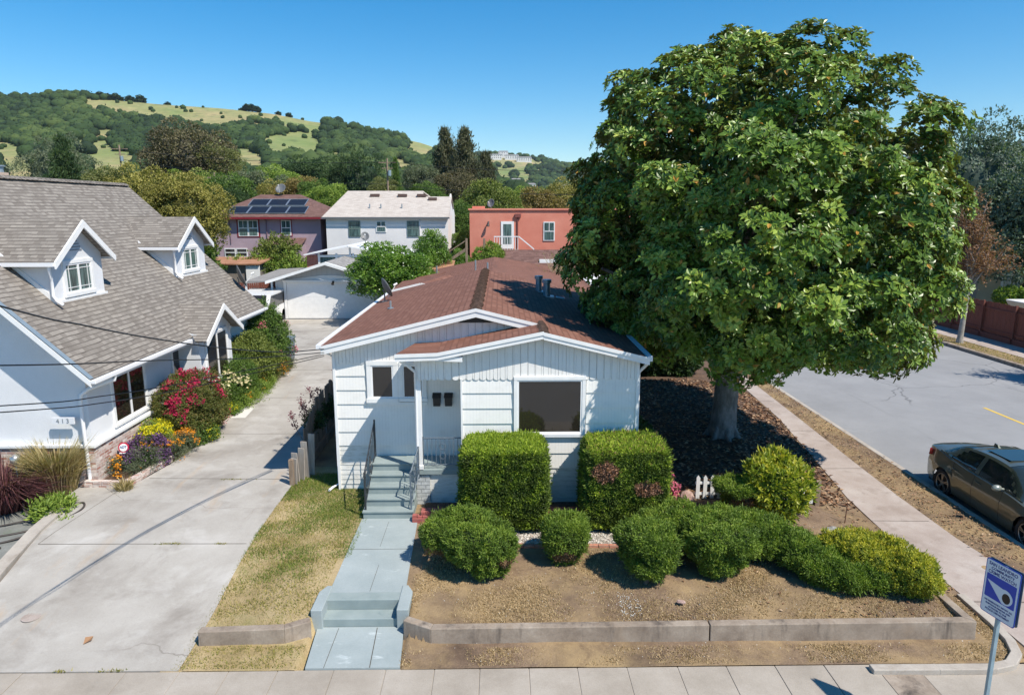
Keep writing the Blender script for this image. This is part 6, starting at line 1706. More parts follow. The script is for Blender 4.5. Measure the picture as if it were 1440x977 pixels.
TR = [
    (-57.7,95.0,15.8,3.3,'conifer_wide','dkgreen_m','broad dark green conifer above the left end of the grey roof'),
    (-77.4,125.0,19.6,5.6,'tall','ggreen_m','airy grey green tree rising behind the dark conifer at the far left'),
    (-64.9,150.0,24.3,8.4,'round','brgreen_m','big brownish round tree standing before the oak hillside'),
    (-58.5,150.0,19.5,4.6,'round','olive_m','green side tree leaning on the big brownish round tree'),
    (-25.9,48.0,9.6,2.2,'round','olive_m','olive tree behind the grey roof ridge, left of the yellow olive trees'),
    (-21.6,44.0,9.4,2.6,'round','yolive_m','yellow olive tree right behind the far end of the grey roof ridge'),
    (-18.6,42.0,8.6,2.0,'round','yolive_m','yellow olive tree behind the second dormer'),
    (-31.5,60.0,9.2,3.0,'round','olive_m','olive green tree low behind the grey roof ridge'),
    (-26.4,68.0,10.1,2.9,'round','green_m','dark rounded tree left of the mauve house roof'),
    (-24.6,63.0,8.6,1.8,'round','dkgreen_m','small dark tree touching the left eave of the mauve house'),
    (-33.5,95.0,11.6,4.0,'round','ggreen_m','pale grey green tree above the left part of the mauve roof'),
    (-29.5,96.0,11.0,3.5,'round','ggreen_m','grey green tree above the middle of the mauve roof'),
    (-33.8,110.0,12.8,3.8,'round','lime_m','lime green tree above the solar panels'),
    (-24.2,85.0,10.6,3.4,'round','bronze_m','bronze green tree above the right part of the mauve roof'),
    (-27.6,88.0,10.2,2.8,'round','yolive_m','yellowish tree between the bronze and the grey green trees'),
    (-34.0,130.0,15.6,5.0,'round','dkgreen_m','dark tree mass left of the grey eucalyptus'),
    (-18.7,78.0,9.5,2.4,'round','lime_m','bright lime tree at the left gable of the white house'),
    (-21.0,82.0,10.1,2.4,'round','green_m','green tree between the mauve and the white house'),
    (-23.6,120.0,17.2,4.6,'tall','dkgreen_m','tall dark eucalyptus above the white house roof'),
    (-27.6,121.0,14.0,3.2,'round','dkgreen_m','dark tree close to the left of the tall eucalyptus'),
    (-14.7,100.0,13.4,1.1,'conifer','green_m','slim pointed conifer above the middle of the white house roof'),
    (-12.0,112.0,13.4,3.0,'round','ggreen_m','grey green tree right of the slim conifer'),
    (-16.4,100.0,11.2,2.6,'round','olive_m','olive tree left of the slim conifer'),
    (-10.2,100.0,10.5,2.4,'round','green_m','green tree over the right half of the white house roof'),
    (-9.0,115.0,18.9,3.3,'conifer','conif_m','tall double topped conifer, left of the big pair'),
    (-5.4,110.0,18.3,3.5,'conifer','conif_m','tall conifer, right of the big pair'),
    (-2.4,118.0,15.6,3.0,'conifer','conif_m','shorter conifer right beside the big pair'),
    (-7.0,108.0,12.5,3.4,'round','brgreen_m','dark brownish tree filling the foot of the tall conifers'),
    (-1.1,80.0,10.0,3.4,'round','ygreen_m','rounded yellow green tree behind the left end of the coral roof'),
    (-3.9,66.0,7.6,1.7,'round','green_m','dark green tree in the gap between white and coral houses'),
    (-3.2,60.0,5.0,1.3,'round','green_m','small green tree low in the gap between white and coral houses'),
    (5.4,95.0,9.6,4.2,'round','bronze_m','bronze tree behind the middle of the coral roof'),
    (10.0,100.0,10.9,4.0,'round','yolive_m','yellowish tree behind the right end of the coral roof'),
    (2.6,125.0,10.2,3.2,'round','lime_m','small lime tree beyond the bronze tree'),
    (7.8,120.0,10.4,3.6,'round','ygreen_m','yellow green tree far behind the coral roof'),
    (-45.0,110.0,12.5,5.0,'round','ygreen_m','yellow green tree above the roofs, left of the brown tree base'),
    (-52.0,120.0,12.5,5.0,'round','lime_m','lime tree low behind the dark conifer'),
    (-40.0,120.0,13.0,4.5,'round','brgreen_m','brownish tree above the first olive trees'),
    (-70.0,112.0,12.0,5.0,'round','dkgreen_m','dark tree low at the far left behind the grey roof'),
    (34.5,66.0,12.6,4.2,'round','blueg_m','blue green tree just right of the magnolia top'),
    (37.5,56.0,13.6,4.6,'tall','blueg_m','tall blue green tree, left of the two tallest across the street'),
    (43.0,60.0,14.2,4.6,'tall','blueg_m','tall blue green tree at the right edge of the photo'),
    (38.8,43.5,10.2,4.4,'round','blueg_m','dense blue green tree overhanging the beige house'),
    (33.8,43.5,10.2,3.8,'round','blueg_m','blue green tree behind the rusty street tree'),
    (32.0,58.0,9.0,3.6,'round','dkgreen_m','dark tree across the street behind the magnolia'),
    (24.0,70.0,8.5,4.0,'round','dkgreen_m','dark tree down the street, seen under the magnolia')]
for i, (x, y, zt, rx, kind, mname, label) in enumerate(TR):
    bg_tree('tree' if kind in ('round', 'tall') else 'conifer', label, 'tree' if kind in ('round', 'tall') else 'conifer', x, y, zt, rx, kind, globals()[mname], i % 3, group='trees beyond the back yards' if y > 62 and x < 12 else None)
# bare twiggy shrub behind the cottage roof and a leafy one by the coral house
t = thing('twiggy_shrub', 'bare pale twiggy shrub behind the right side of the cottage roof', 'shrub', (3.6, 40, .2))
mb = MB(); gg = np.random.default_rng(4)
for k in range(150):
    a = gg.random() * 6.28; r = gg.random() ** .5 * 1.5; h = gg.uniform(2.0, 4.6)
    p0 = (3.9 + .2 * math.cos(a), 40 + .2 * math.sin(a), .3); p1 = (3.9 + r * .5 * math.cos(a), 40 + r * .5 * math.sin(a), h * .6); p2 = (3.9 + r * math.cos(a) + .2 * gg.normal(), 40 + r * math.sin(a), h)
    mb.tube([p0, p1, p2], [.03, .015, .006], 4, caps=False)
mb.build('branches', nmat('pale_twig', [(.3, (.3, .25, .15)), (.7, (.45, .38, .25))], 5, .9), t)
C = Cloud(); n = 900; P = np.stack([3.9 + gg.normal(size=n) * .7, 40 + gg.normal(size=n) * .7, gg.uniform(2.0, 4.4, n)], 1); V, F, r = sprig_arrays(P, unit(gg.normal(size=(n, 3))), 2, .1, .03, gg); C.add(V, F, r)
link_mesh('leaves', C.mesh('leaves', [yolive_m], wloc(t)), t)
shrub('bushy_shrub', 'leafy bright green bush in front of the coral house corner', 'shrub', (-.6, 47.5, .3), [((-.7, 47.5, 3.3), (1.1, .9, 1.0), 2)], lime_m, 160, 4, .2, .05, 61, .25, .6, up=.5, shrink=.25)
flowerplant('yard_shrub', 'rounded olive green shrub in the yard of the mauve house', 'shrub', (-16.9, 52.8, 3.2), (1.5, 1.2, 1.3), ygreen_m, None, 0, .1, 62, 90, 4, .2, .09, nz=.25)
flowerplant('yard_shrub', 'low pale green shrubs over the grey fence behind the garage', 'shrub', (-16.6, 51.3, 2.4), (3.0, .8, .8), lime_m, None, 0, .1, 63, 80, 4, .22, .08, nz=.3)
t = thing('garden_plant', 'big leafed green plant behind the second dormer', 'plant', (-20.8, 47, .3))
t2 = flowerplant('garden_shrub', 'leafy green shrub showing past the far dormer of the grey roof', 'shrub', (-20.6, 46.5, 3.4), (1.5, 1, 1.5), green_m, None, 0, .1, 64, 100, 4, .25, .1, nz=.3)
bpy.data.objects.remove(t)

# ------------------------------------------------------------------ the big magnolia
def magnolia():
    g = np.random.default_rng(2024)
    base = np.array([6.5, 19.3, .3])
    t = thing('magnolia_tree', 'huge glossy leaved magnolia tree standing by the side sidewalk', 'tree', tuple(base))
    cen = np.array([6.55, 18.5, 5.7]); up, dn, rh = 4.95, 2.75, 4.3
    n = 640
    D = unit(g.normal(size=(n * 3, 3)))
    D = D[(D[:, 2] > -.72)][:n]; D[520:, 2] = np.abs(D[520:, 2])
    def env(D):
        z = D[:, 2]
        rr = np.where(z > 0, up, dn)
        p_ = np.where(z > 0, 2.6, 2.1)
        r = (np.hypot(D[:, 0] / rh, D[:, 1] / (rh + .85)) ** p_ + np.abs(z / rr) ** p_) ** (-1 / p_)
        r = r * np.where(z > .5, 1.0, 1)
        r = r * (1 + .07 * vn(D, .5, 91) + .05 * vn(D, 1.1, 92))
        return r
    r = env(D) * np.where(np.arange(n) < 520, g.choice([.70, .85, .95, 1.02], n, p=[.2, .22, .3, .28]), .97)
    c = cen + D * r[:, None]
    # extra boughs hanging low on the right and left
    ex = np.array([[9.8, 17.4, 3.4], [9.2, 16.8, 3.3], [8.6, 15.9, 3.6], [9.9, 18.3, 4.0], [10.4, 17.2, 3.7], [10.05, 16.8, 3.35], [9.6, 16.4, 3.5], [10.5, 17.9, 4.2], [9.9, 17.3, 3.1], [3.4, 17.2, 4.0], [4.3, 15.9, 4.0], [2.9, 18.7, 4.2], [7.6, 14.6, 3.9], [6.2, 14.6, 4.0], [5.1, 13.4, 5.3], [4.7, 13.9, 4.9], [5.7, 13.1, 6.1], [4.2, 14.4, 5.2], [3.7, 15.2, 4.6], [7.0, 18.4, 10.6], [6.4, 18.7, 10.4], [7.5, 18.9, 10.6], [3.9, 13.3, 5.4], [4.4, 13.0, 5.9], [3.6, 13.8, 5.0], [4.9, 12.8, 6.6], [4.2, 13.6, 6.3]])
    c = np.concatenate([c, ex]); D = np.concatenate([D, unit(ex - cen)])
    cr = np.concatenate([np.where(np.arange(n) < 520, g.uniform(.36, .78, n), g.uniform(.32, .5, n)), np.where(np.arange(len(ex)) >= len(ex) - 5, .42, .7)])
    C = Cloud()
    for i in range(len(c)):
        m = int(44 * (cr[i] / .6) ** 2)
        d = unit(g.normal(size=(m * 2, 3)) + D[i] * .9 + np.array([0, 0, .55]))[:m]
        P = c[i] + d * cr[i] * np.array([1, 1, .7]) * g.uniform(.55, 1.05, (m, 1))
        N = unit(d + np.array([0, 0, .45]) + D[i] * .3)
        per = 9
        # rosettes: leaves fan out around the shoot tip
        T1 = unit(np.cross(N, g.normal(size=(m, 3)))); T2 = np.cross(N, T1)
        ang = (np.arange(per) / per * 6.283)[None] + g.random((m, 1)) * 6.28 + g.normal(size=(m, per)) * .2
        lift = g.uniform(.05, .75, (m, per))
        A = T1[:, None] * np.cos(ang)[..., None] + T2[:, None] * np.sin(ang)[..., None] + N[:, None] * lift[..., None]
        FN = np.repeat(N[:, None], per, 1) + g.normal(size=(m, per, 3)) * .12 - A * .2
        PP = np.repeat(P[:, None], per, 1) + A * .02
        L = g.uniform(.10, .185, m * per)
        V, F = broad_leaf_arrays(PP.reshape(-1, 3), A.reshape(-1, 3), FN.reshape(-1, 3), L, L * .46)
        rnd = np.repeat(g.random() * .42 + g.random(m) * .26, per) + g.random(m * per) * .30
        rnd = np.where(g.random(m * per) < .012, 1.0, np.minimum(rnd, .93))
        C.add(V, F, np.repeat(rnd, 4))
    # inner foliage
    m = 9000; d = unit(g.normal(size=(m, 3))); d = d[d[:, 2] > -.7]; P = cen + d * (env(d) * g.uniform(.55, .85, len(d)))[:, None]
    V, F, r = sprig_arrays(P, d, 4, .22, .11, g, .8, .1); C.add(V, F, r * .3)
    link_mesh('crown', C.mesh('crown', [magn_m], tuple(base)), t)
    mb = MB()
    b = base
    mb.tube([(6.5, 19.3, .0), (6.5, 19.3, .45), (6.52, 19.28, 1.2), (6.55, 19.25, 2.2), (6.6, 19.2, 3.2), (6.75, 19.1, 4.6), (6.8, 19.0, 6.8)], [.46, .39, .345, .33, .34, .27, .18], 18)
    for k in range(7):
        a = k * .9 + .3; mb.tube([(6.5 + .25 * math.cos(a), 19.3 + .25 * math.sin(a), .75), (6.5 + .45 * math.cos(a), 19.3 + .45 * math.sin(a), .36), (6.5 + .8 * math.cos(a), 19.3 + .8 * math.sin(a), .22)], [.1, .09, .03], 8)
    mb.tube([(6.35, 19.1, 2.1), (6.2, 18.9, 2.25), (6.05, 18.8, 2.3)], [.14, .13, .12], 8)
    for k in range(16):
        a = k * 2.4; z0 = 2.7 + .2 * k; s = np.array([6.65, 19.15, z0]); e = cen + np.array([math.cos(a) * 4.0, math.sin(a) * 4.0, -1.6 + .32 * k])
        mmid = s + (e - s) * .5 + np.array([0, 0, .1])
        mb.tube([s, mmid, e], [.17, .11, .04], 7)
    mb.build('trunk', bark_m, t)
    return t
magnolia()

# ------------------------------------------------------------------ hedges and shrubs of the front garden
HA = [((.05, 13.72, 1.27), (.86, .67, .84), 9)]
shrub('hedge_block', 'large square clipped hedge left of the picture window', 'hedge', (.05, 13.7, .4), HA, hedge_m, 2300, 4, .052, .02, 71, .03, 1.3, 'clipped cube hedges in front of the house', up=.35, flat=.75, shrink=.06, zmin=.5, fringe=1200, top_tone=.9, stems=[((-.6 + xo_, 13.5, .3), (-.5 + xo_, 13.6, .9), .03, .02) for xo_ in (0, .5, 1.0)])
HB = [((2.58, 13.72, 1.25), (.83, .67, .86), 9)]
shrub('hedge_block', 'large square clipped hedge with a brown dead patch, right of the picture window', 'hedge', (2.58, 13.7, .4), HB, hedge_dead_m, 2300, 4, .052, .02, 72, .03, 1.3, 'clipped cube hedges in front of the house', up=.35, flat=.75, shrink=.06, zmin=.5, fringe=1200, top_tone=.8,
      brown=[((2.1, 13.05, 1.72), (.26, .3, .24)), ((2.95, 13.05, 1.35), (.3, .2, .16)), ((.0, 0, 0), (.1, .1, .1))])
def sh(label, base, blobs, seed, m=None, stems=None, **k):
    a = dict(dens=2300, per=4, L=.05, W=.018, nz=.12, freq=1.1, up=.3, flat=.65, shrink=.09, fringe=350, spread=.65, top_tone=.2); a.update(k)
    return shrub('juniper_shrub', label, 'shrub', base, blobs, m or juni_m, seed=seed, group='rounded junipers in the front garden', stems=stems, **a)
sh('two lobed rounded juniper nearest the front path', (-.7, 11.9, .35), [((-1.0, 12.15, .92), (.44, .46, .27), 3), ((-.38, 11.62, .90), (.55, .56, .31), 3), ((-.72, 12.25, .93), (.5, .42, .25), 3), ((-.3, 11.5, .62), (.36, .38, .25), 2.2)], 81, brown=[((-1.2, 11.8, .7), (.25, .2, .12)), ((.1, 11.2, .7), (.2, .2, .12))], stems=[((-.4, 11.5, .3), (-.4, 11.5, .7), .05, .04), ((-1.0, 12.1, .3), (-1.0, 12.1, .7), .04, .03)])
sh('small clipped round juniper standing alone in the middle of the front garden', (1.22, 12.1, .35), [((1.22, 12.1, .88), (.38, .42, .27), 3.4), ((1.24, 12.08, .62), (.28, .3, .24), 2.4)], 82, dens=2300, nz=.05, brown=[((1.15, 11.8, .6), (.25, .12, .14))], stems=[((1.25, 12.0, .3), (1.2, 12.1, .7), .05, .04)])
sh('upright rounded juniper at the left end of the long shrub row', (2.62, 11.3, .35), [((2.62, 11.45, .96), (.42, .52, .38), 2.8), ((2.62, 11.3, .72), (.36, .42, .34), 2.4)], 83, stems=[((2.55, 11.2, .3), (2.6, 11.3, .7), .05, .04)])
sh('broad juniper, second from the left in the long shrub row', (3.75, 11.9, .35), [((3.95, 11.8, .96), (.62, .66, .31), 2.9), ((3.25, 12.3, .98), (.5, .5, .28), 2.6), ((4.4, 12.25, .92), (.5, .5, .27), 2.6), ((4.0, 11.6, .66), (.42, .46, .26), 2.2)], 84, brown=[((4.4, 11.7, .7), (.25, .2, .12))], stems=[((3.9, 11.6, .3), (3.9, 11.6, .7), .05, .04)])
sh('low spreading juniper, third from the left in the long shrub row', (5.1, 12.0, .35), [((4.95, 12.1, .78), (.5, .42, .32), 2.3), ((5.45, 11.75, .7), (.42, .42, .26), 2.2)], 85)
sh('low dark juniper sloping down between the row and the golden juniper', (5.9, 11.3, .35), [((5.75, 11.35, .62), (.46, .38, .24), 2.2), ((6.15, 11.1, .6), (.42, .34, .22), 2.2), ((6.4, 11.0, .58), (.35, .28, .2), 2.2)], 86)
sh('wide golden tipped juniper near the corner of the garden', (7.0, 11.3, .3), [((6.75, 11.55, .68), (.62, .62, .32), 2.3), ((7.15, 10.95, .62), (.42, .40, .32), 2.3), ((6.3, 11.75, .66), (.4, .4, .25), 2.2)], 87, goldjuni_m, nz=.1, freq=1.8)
shrub('topiary_shrub', 'small flat topped dark shrub beside the white picket fence', 'shrub', (5.12, 14.0, .35), [((5.12, 14.0, .64), (.3, .32, .26), 2.6), ((5.1, 14.0, 1.0), (.42, .42, .1), 3)], juni_m, 2000, 4, .05, .018, 88, .05, 1.6, up=.4, flat=.8, shrink=.06, fringe=300, top_tone=.7, brown=[((5.15, 13.6, .7), (.35, .2, .2))])
shrub('yellow_shrub', 'loose yellow green shrub in front of the white picket fence', 'shrub', (5.95, 13.95, .35), [((5.85, 14.0, 1.15), (.5, .5, .42), 2), ((6.2, 13.9, .95), (.42, .42, .45), 2), ((5.6, 13.95, 1.35), (.3, .3, .26), 2), ((6.05, 14.1, 1.45), (.28, .28, .25), 2), ((5.9, 13.7, .7), (.35, .3, .3), 2)], euony_m, 420, 4, .1, .05, 89, .14, 1.6, up=.6, flat=.6, shrink=.22, fringe=250, top_tone=.25, stems=[((5.95, 13.9, .3), (5.8, 14, 1.0), .03, .015), ((5.97, 13.9, .3), (6.2, 13.9, .9), .03, .015)])
flowerplant('azalea', 'pink flowering azalea just right of the second clipped hedge', 'plant', (3.64, 14.35, .8), (.17, .22, .26), dkgreen_m, pink_fl, 330, .05, 90, 800)
flowerplant('low_plant', 'pale green seedling growth at the right foot of the second clipped hedge', 'plant', (3.5, 13.5, .6), (.14, .2, .25), lime_m, None, 0, .04, 91, 900)
shrub('dark_shrub', 'dark shrubs in the shade at the right side of the cottage', 'shrub', (3.9, 22, .3), [((3.55, 17.6, .8), (.35, 1.0, .6), 2.2)], dkgreen_m, 300, 4, .12, .05, 92, .12, .8, up=.4, shrink=.1)
shrub('dark_hedge', 'dark hedge at the back of the shaded side yard', 'hedge', (5.6, 27, .3), [((5.6, 27.5, 1.6), (2.6, 1.2, 1.5), 3)], dkgreen_m, 160, 4, .2, .09, 93, .2, .5, up=.3, shrink=.2)
# picket fence
t = thing('picket_fence', 'short white picket fence in the side garden behind the clipped shrubs', 'fence', (5.8, 14.8, .35))
for k in range(17):
    if k in (4,): continue
    x = 4.5 + k * .165
    mb = MB(); z0 = float(yard_z(x, 14.8)) + .02; w = .042
    mb.hull8([(x - w, 14.78, z0), (x + w, 14.78, z0), (x + w, 14.8, z0), (x - w, 14.8, z0)], [(x - w, 14.78, z0 + .5), (x + w, 14.78, z0 + .5), (x + w, 14.8, z0 + .5), (x - w, 14.8, z0 + .5)])
    mb.face([(x - w, 14.78, z0 + .5), (x + w, 14.78, z0 + .5), (x, 14.78, z0 + .56)]); mb.face([(x + w, 14.8, z0 + .5), (x - w, 14.8, z0 + .5), (x, 14.8, z0 + .56)])
    mb.build('picket', white_m, t)
mb = MB()
for q in (.12, .38): mb.bar((4.44, 14.815, .36 + q), (6.6, 14.815, .36 + q), .025, .06); mb.bar((6.6, 14.815, .36 + q), (7.2, 14.815, .25 + q), .025, .06)
mb.build('rail', white_m, t)
mb = MB(); mb.box(7.22, 7.32, 14.74, 14.84, 0, .78); mb.build('post', post_m, t)
t = tag(MB().tube([(7.55, 14.0, .1), (7.57, 14.0, .6)], .012, 6).build('metal_stake', mat('rust', (.14, .06, .035), .8), loc=(7.55, 14, .2)), 'thin rusty stake standing in the bare soil by the sidewalk', 'stake')
def rock(label, c, r, m, seed, name='rock'):
    V, F = ICO[3]; X = V * (1 + .28 * vn(V, .5, seed) + .1 * vn(V, 1.5, seed + 1))[:, None] * np.array(r)
    me = fast_mesh(name, X, F, m, None, False); tag(link_mesh(name, me, None, c), label, 'rock')
rock('grey weathered boulder in the soil right of the yellow green shrub', (6.75, 12.95, .38), (.2, .16, .13), rock_m, 1, 'boulder')
rock('smaller pale rock just below the grey boulder', (6.85, 12.55, .36), (.13, .13, .1), rock_m, 2)
rock('pinkish rock beside the left end of the white picket fence', (4.25, 14.75, .42), (.17, .14, .14), pinkrock_m, 3)
rock('flat pale stone lying in the soil near the sidewalk', (7.15, 13.2, .2), (.14, .09, .03), pinkrock_m, 4)
rock('small round pale stone on the dry grass between two junipers', (3.05, 10.62, .34), (.07, .045, .03), pinkrock_m, 5)
mb = MB(); mb.box(7.9, 8.05, 12.55, 13.35, -.05, .1)
tag(mb.build('concrete_edge', kerb_m, bevel=.01), 'short raised concrete edge strip along the side sidewalk', 'kerb piece')
t = thing('downspout_pipe', 'grey corrugated drain pipe lying beside the right corner of the cottage', 'pipe', (3.6, 15.5, .4))
mb = MB(); mb.tube([(3.5, 16.6, .45), (3.6, 15.8, .45), (3.78, 15.2, .43)], .06, 10); mb.build('pipe', galv_m, t)
TREES_END = 1
# ------------------------------------------------------------------ across the side street
t = board_fence('street_fence', 'tall red brown board fence across the side street', (26.35, 8), (26.35, 62), .03, 1.95, redfence_m, .15)
mb = MB(); mb.box(26.2, 26.34, 8, 62, .0, .32); mb.build('kickboard', redfence_m, t)
t = thing('beige_house', 'beige stucco house with a white framed window behind the red brown fence', 'house', (35, 46, .05))
mb = MB(); mb.box(31.5, 46, 45, 54, 0, 3.3); mb.build('wall', bstucco_m, t)
mb = MB(); mb.slab([(31, 44.5, 3.25), (46.5, 44.5, 3.25), (46.5, 49.5, 5.0), (31, 49.5, 5.0)], .1); mb.slab([(46.5, 54.5, 3.25), (31, 54.5, 3.25), (31, 49.5, 5.0), (46.5, 49.5, 5.0)], .1); mb.build('roof', proof_m, t)
window(t, 33.1, 34.2, 45, 1.4, 2.6, .06, .08, gm=blind_m, mull=(('v', 33.65),))
shrub('yard_shrub', 'green leafy shrub in front of the beige house window', 'shrub', (30.5, 41, .1), [((31.2, 41.5, 1.6), (.9, .6, .5), 2)], lime_m, 120, 4, .2, .08, 97, .2, .6, up=.4, shrink=.2)
t = thing('trailer', 'white boat shaped trailer top showing over the red brown fence', 'trailer', (31.5, 38, .1))
mb = MB(); mb.hull8([(29.5, 37.6, 1.2), (34.5, 37.6, 1.2), (34.5, 39.2, 1.2), (29.5, 39.2, 1.2)], [(29.2, 37.5, 1.75), (35, 37.5, 1.75), (35, 39.3, 1.75), (29.2, 39.3, 1.75)]); mb.build('hull', white_m, t, bevel=.08)
mb = MB(); mb.tube([(31, 37.4, .4), (31, 37.6, .4)], .33, 16); mb.tube([(33, 37.4, .4), (33, 37.6, .4)], .33, 16); mb.build('wheel', tyre_m, t)
# rusty street tree
def street_tree(label, x, y, h, seed, rr=2.0):
    g = np.random.default_rng(seed)
    t = thing('street_tree', label, 'tree', (x, y, .02))
    mb = MB(); C = Cloud()
    mb.tube([(x, y, -.05), (x, y, .3), (x + .05, y, 1.6), (x + .1, y, 2.6)], [.2, .14, .12, .11], 10)
    for k in range(26):
        a = k * 2.4 + g.random(); r = rr * g.uniform(.4, 1.0); z1 = 2.6 + (h - 2.6) * g.uniform(.15, 1.0)
        r *= math.sin(max(.25, min(1, (h + .5 - z1) / (h - 1.5))) * 1.7)
        e = np.array([x + r * math.cos(a), y + r * math.sin(a), z1]); s = np.array([x + .1, y, 2.3 + g.random()]); m = s + (e - s) * .5 + np.array([0, 0, .35])
        mb.tube([s, m, e], [.05, .03, .01], 5)
        for q in range(7):
            f = g.uniform(.35, 1); p = s + (e - s) * f + np.array([0, 0, .35 * math.sin(f * 3)]); e2 = p + unit(g.normal(size=(1, 3)) + np.array([[0, 0, .4]]))[0] * .7
            mb.tube([p, e2], [.014, .004], 4, caps=False)
            n = 26; P = p + (e2 - p) * g.random((n, 1)) + g.normal(size=(n, 3)) * .13
            V, F, rr_ = sprig_arrays(P, unit(g.normal(size=(n, 3))), 2, .13, .06, g); C.add(V, F, rr_)
    mb.build('trunk', nmat('pale_street_bark', [(.3, (.2, .19, .17)), (.7, (.36, .34, .31))], 6, .9) if 'pale_street_bark' not in MATS else MATS['pale_street_bark'], t)
    link_mesh('crown', C.mesh('crown', [rust_m], wloc(t)), t)
street_tree('slim street tree with rusty orange leaves on the far verge of the side street', 23.95, 35.0, 7.6, 5)
street_tree('second street tree on the far verge, just outside the right edge of the photo', 24.9, 25.5, 6.4, 6, 2.2)

# ------------------------------------------------------------------ the parked car
def car():
    paint = bpy.data.materials.new('olive_metallic_paint'); paint.use_nodes = True
    b = paint.node_tree.nodes['Principled BSDF']; b.inputs['Base Color'].default_value = (.135, .145, .11, 1); b.inputs['Metallic'].default_value = .55; b.inputs['Roughness'].default_value = .33; b.inputs['Coat Weight'].default_value = 1.0; b.inputs['Coat Roughness'].default_value = .04
    chrome = mat('chrome', (.6, .6, .6), .15, 1.0); rub = mat('black_trim', (.015, .015, .016), .5)
    cglass = mat('tinted_car_glass', (.02, .028, .026), .03, 0, .9)
    # local frame: s along the length (0 = nose, 4.6 = tail), w across; nose points to -y in the world
    X0, Y0c, Z0 = 11.86, 12.3, -.12
    def W(s, w, z): return (X0 + w, Y0c + s, Z0 + z)
    root = thing('parked_car', 'olive grey four door sedan parked at the kerb of the side street', 'car', (X0, Y0c + 2.3, Z0))
    Lc = 4.66
    ss = np.linspace(0, Lc, 75)
    fa, ra, wr = .90, 3.72, .345     # axles, wheel arch
    top = lambda s: float(np.interp(s, [0, .08, .3, .9, 1.35, 1.6, 3.0, 3.7, 3.95, 4.4, 4.6, 4.66], [.55, .66, .74, .86, .93, .955, .99, 1.04, 1.07, 1.075, 1.04, .96]))
    hw = lambda s: float(np.interp(s, [0, .12, .4, .9, 1.6, 2.6, 3.6, 4.2, 4.55, 4.66], [.56, .74, .84, .895, .90, .90, .895, .85, .76, .66]))
    bot = lambda s: float(np.interp(s, [0, .15, .5, 4.2, 4.5, 4.66], [.30, .2, .18, .2, .26, .36]))
    def arch(s):
        b_ = bot(s)
        for a in (fa, ra):
            d = abs(s - a)
            if d < wr + .035: b_ = max(b_, .33 + math.sqrt(max(0, (wr + .035) ** 2 - d * d)))
        return b_
    prof_n = 12
    verts = []; faces = []
    for s in ss:
        h = top(s); w = hw(s); zb = arch(s)
        belt = h - .035
        row = []
        for k in range(9):
            f = k / 8
            z = zb + (belt - zb) * f
            zr = (z - .18) / .8
            ww = w * (1 - .035 * max(0, .35 - zr) / .35 - .07 * max(0, zr - .62) / .4) + .012 * math.exp(-((zr - .62) / .08) ** 2)
            # flared arches
            for a in (fa, ra):
                d = math.hypot(s - a, z - .33)
                if wr + .02 < d < wr + .18: ww += .018 * (1 - (d - wr - .02) / .16)
            row.append((ww, z))
        row.append((w * .86, h - .008)); row.append((w * .6, h + .012)); row.append((w * .3, h + .02)); row.append((0, h + .024))
        verts.append(row)
    m = len(verts[0])
    mb = MB()
    vs = []
    for i, s in enumerate(ss):
        for (w, z) in verts[i]: vs.append(W(s, -w, z))
        for (w, z) in verts[i][::-1][1:]: vs.append(W(s, w, z))
    M_ = 2 * m - 1; fs = []
    for i in range(len(ss) - 1):
        for k in range(M_ - 1): fs.append((i * M_ + k, (i + 1) * M_ + k, (i + 1) * M_ + k + 1, i * M_ + k + 1))
    fs.append(tuple(range(M_))); n_ = len(ss) - 1; fs.append(tuple(n_ * M_ + k for k in reversed(range(M_))))
    mb.raw(vs, fs, True)
    body = mb.build('body', paint, root)
    e = body.modifiers.new('es', 'EDGE_SPLIT'); e.split_angle = R(38)
    # greenhouse
    s0, s1, s2, s3 = 1.22, 2.05, 3.2, 4.05     # windscreen foot, roof front, roof rear, rear glass foot
    def roofz(s): return 1.43 - .06 * ((s - 2.55) / .6) ** 2 * .6
    def sec(s):
        if s < s1: f = (s - s0) / (s1 - s0); zt = top(s0) + (roofz(s1) - top(s0)) * math.sin(f * math.pi / 2) ** .85; wt = .70 - .12 * f
        elif s > s2: f = (s3 - s) / (s3 - s2); zt = top(s3) + (roofz(s2) - top(s3)) * math.sin(f * math.pi / 2) ** .9; wt = .66 - .08 * f
        else: zt = roofz(s); wt = .58
        return zt, wt
    gs = np.linspace(s0, s3, 44); vs = []; 
    for s in gs:
        zt, wt = sec(s); zb = top(s) - .06; wb = hw(s) * .93 - .02; wt = min(wt, wb)
        f = (zt - zb)
        r = [(wb, zb), (wb * .985, zb + .06)]
        for q in (.25, .5, .75, .93): r.append((wb + (wt - wb) * q ** 1.15, zb + .05 + (f - .08) * q))
        r += [(wt * .96, zt - .008), (wt * .6, zt + .018), (0, zt + .028)]
        for (w, z) in r: vs.append(W(s, -w, z))
        for (w, z) in r[::-1][1:]: vs.append(W(s, w, z))
    k9 = 9; M_ = 2 * k9 - 1; fs = []
    for i in range(len(gs) - 1):
        for k in range(M_ - 1): fs.append((i * M_ + k, (i + 1) * M_ + k, (i + 1) * M_ + k + 1, i * M_ + k + 1))
    mb = MB(); mb.raw(vs, fs, True); mb.build('window_glass', cglass, root)
    V = np.array(vs).reshape(len(gs), M_, 3)
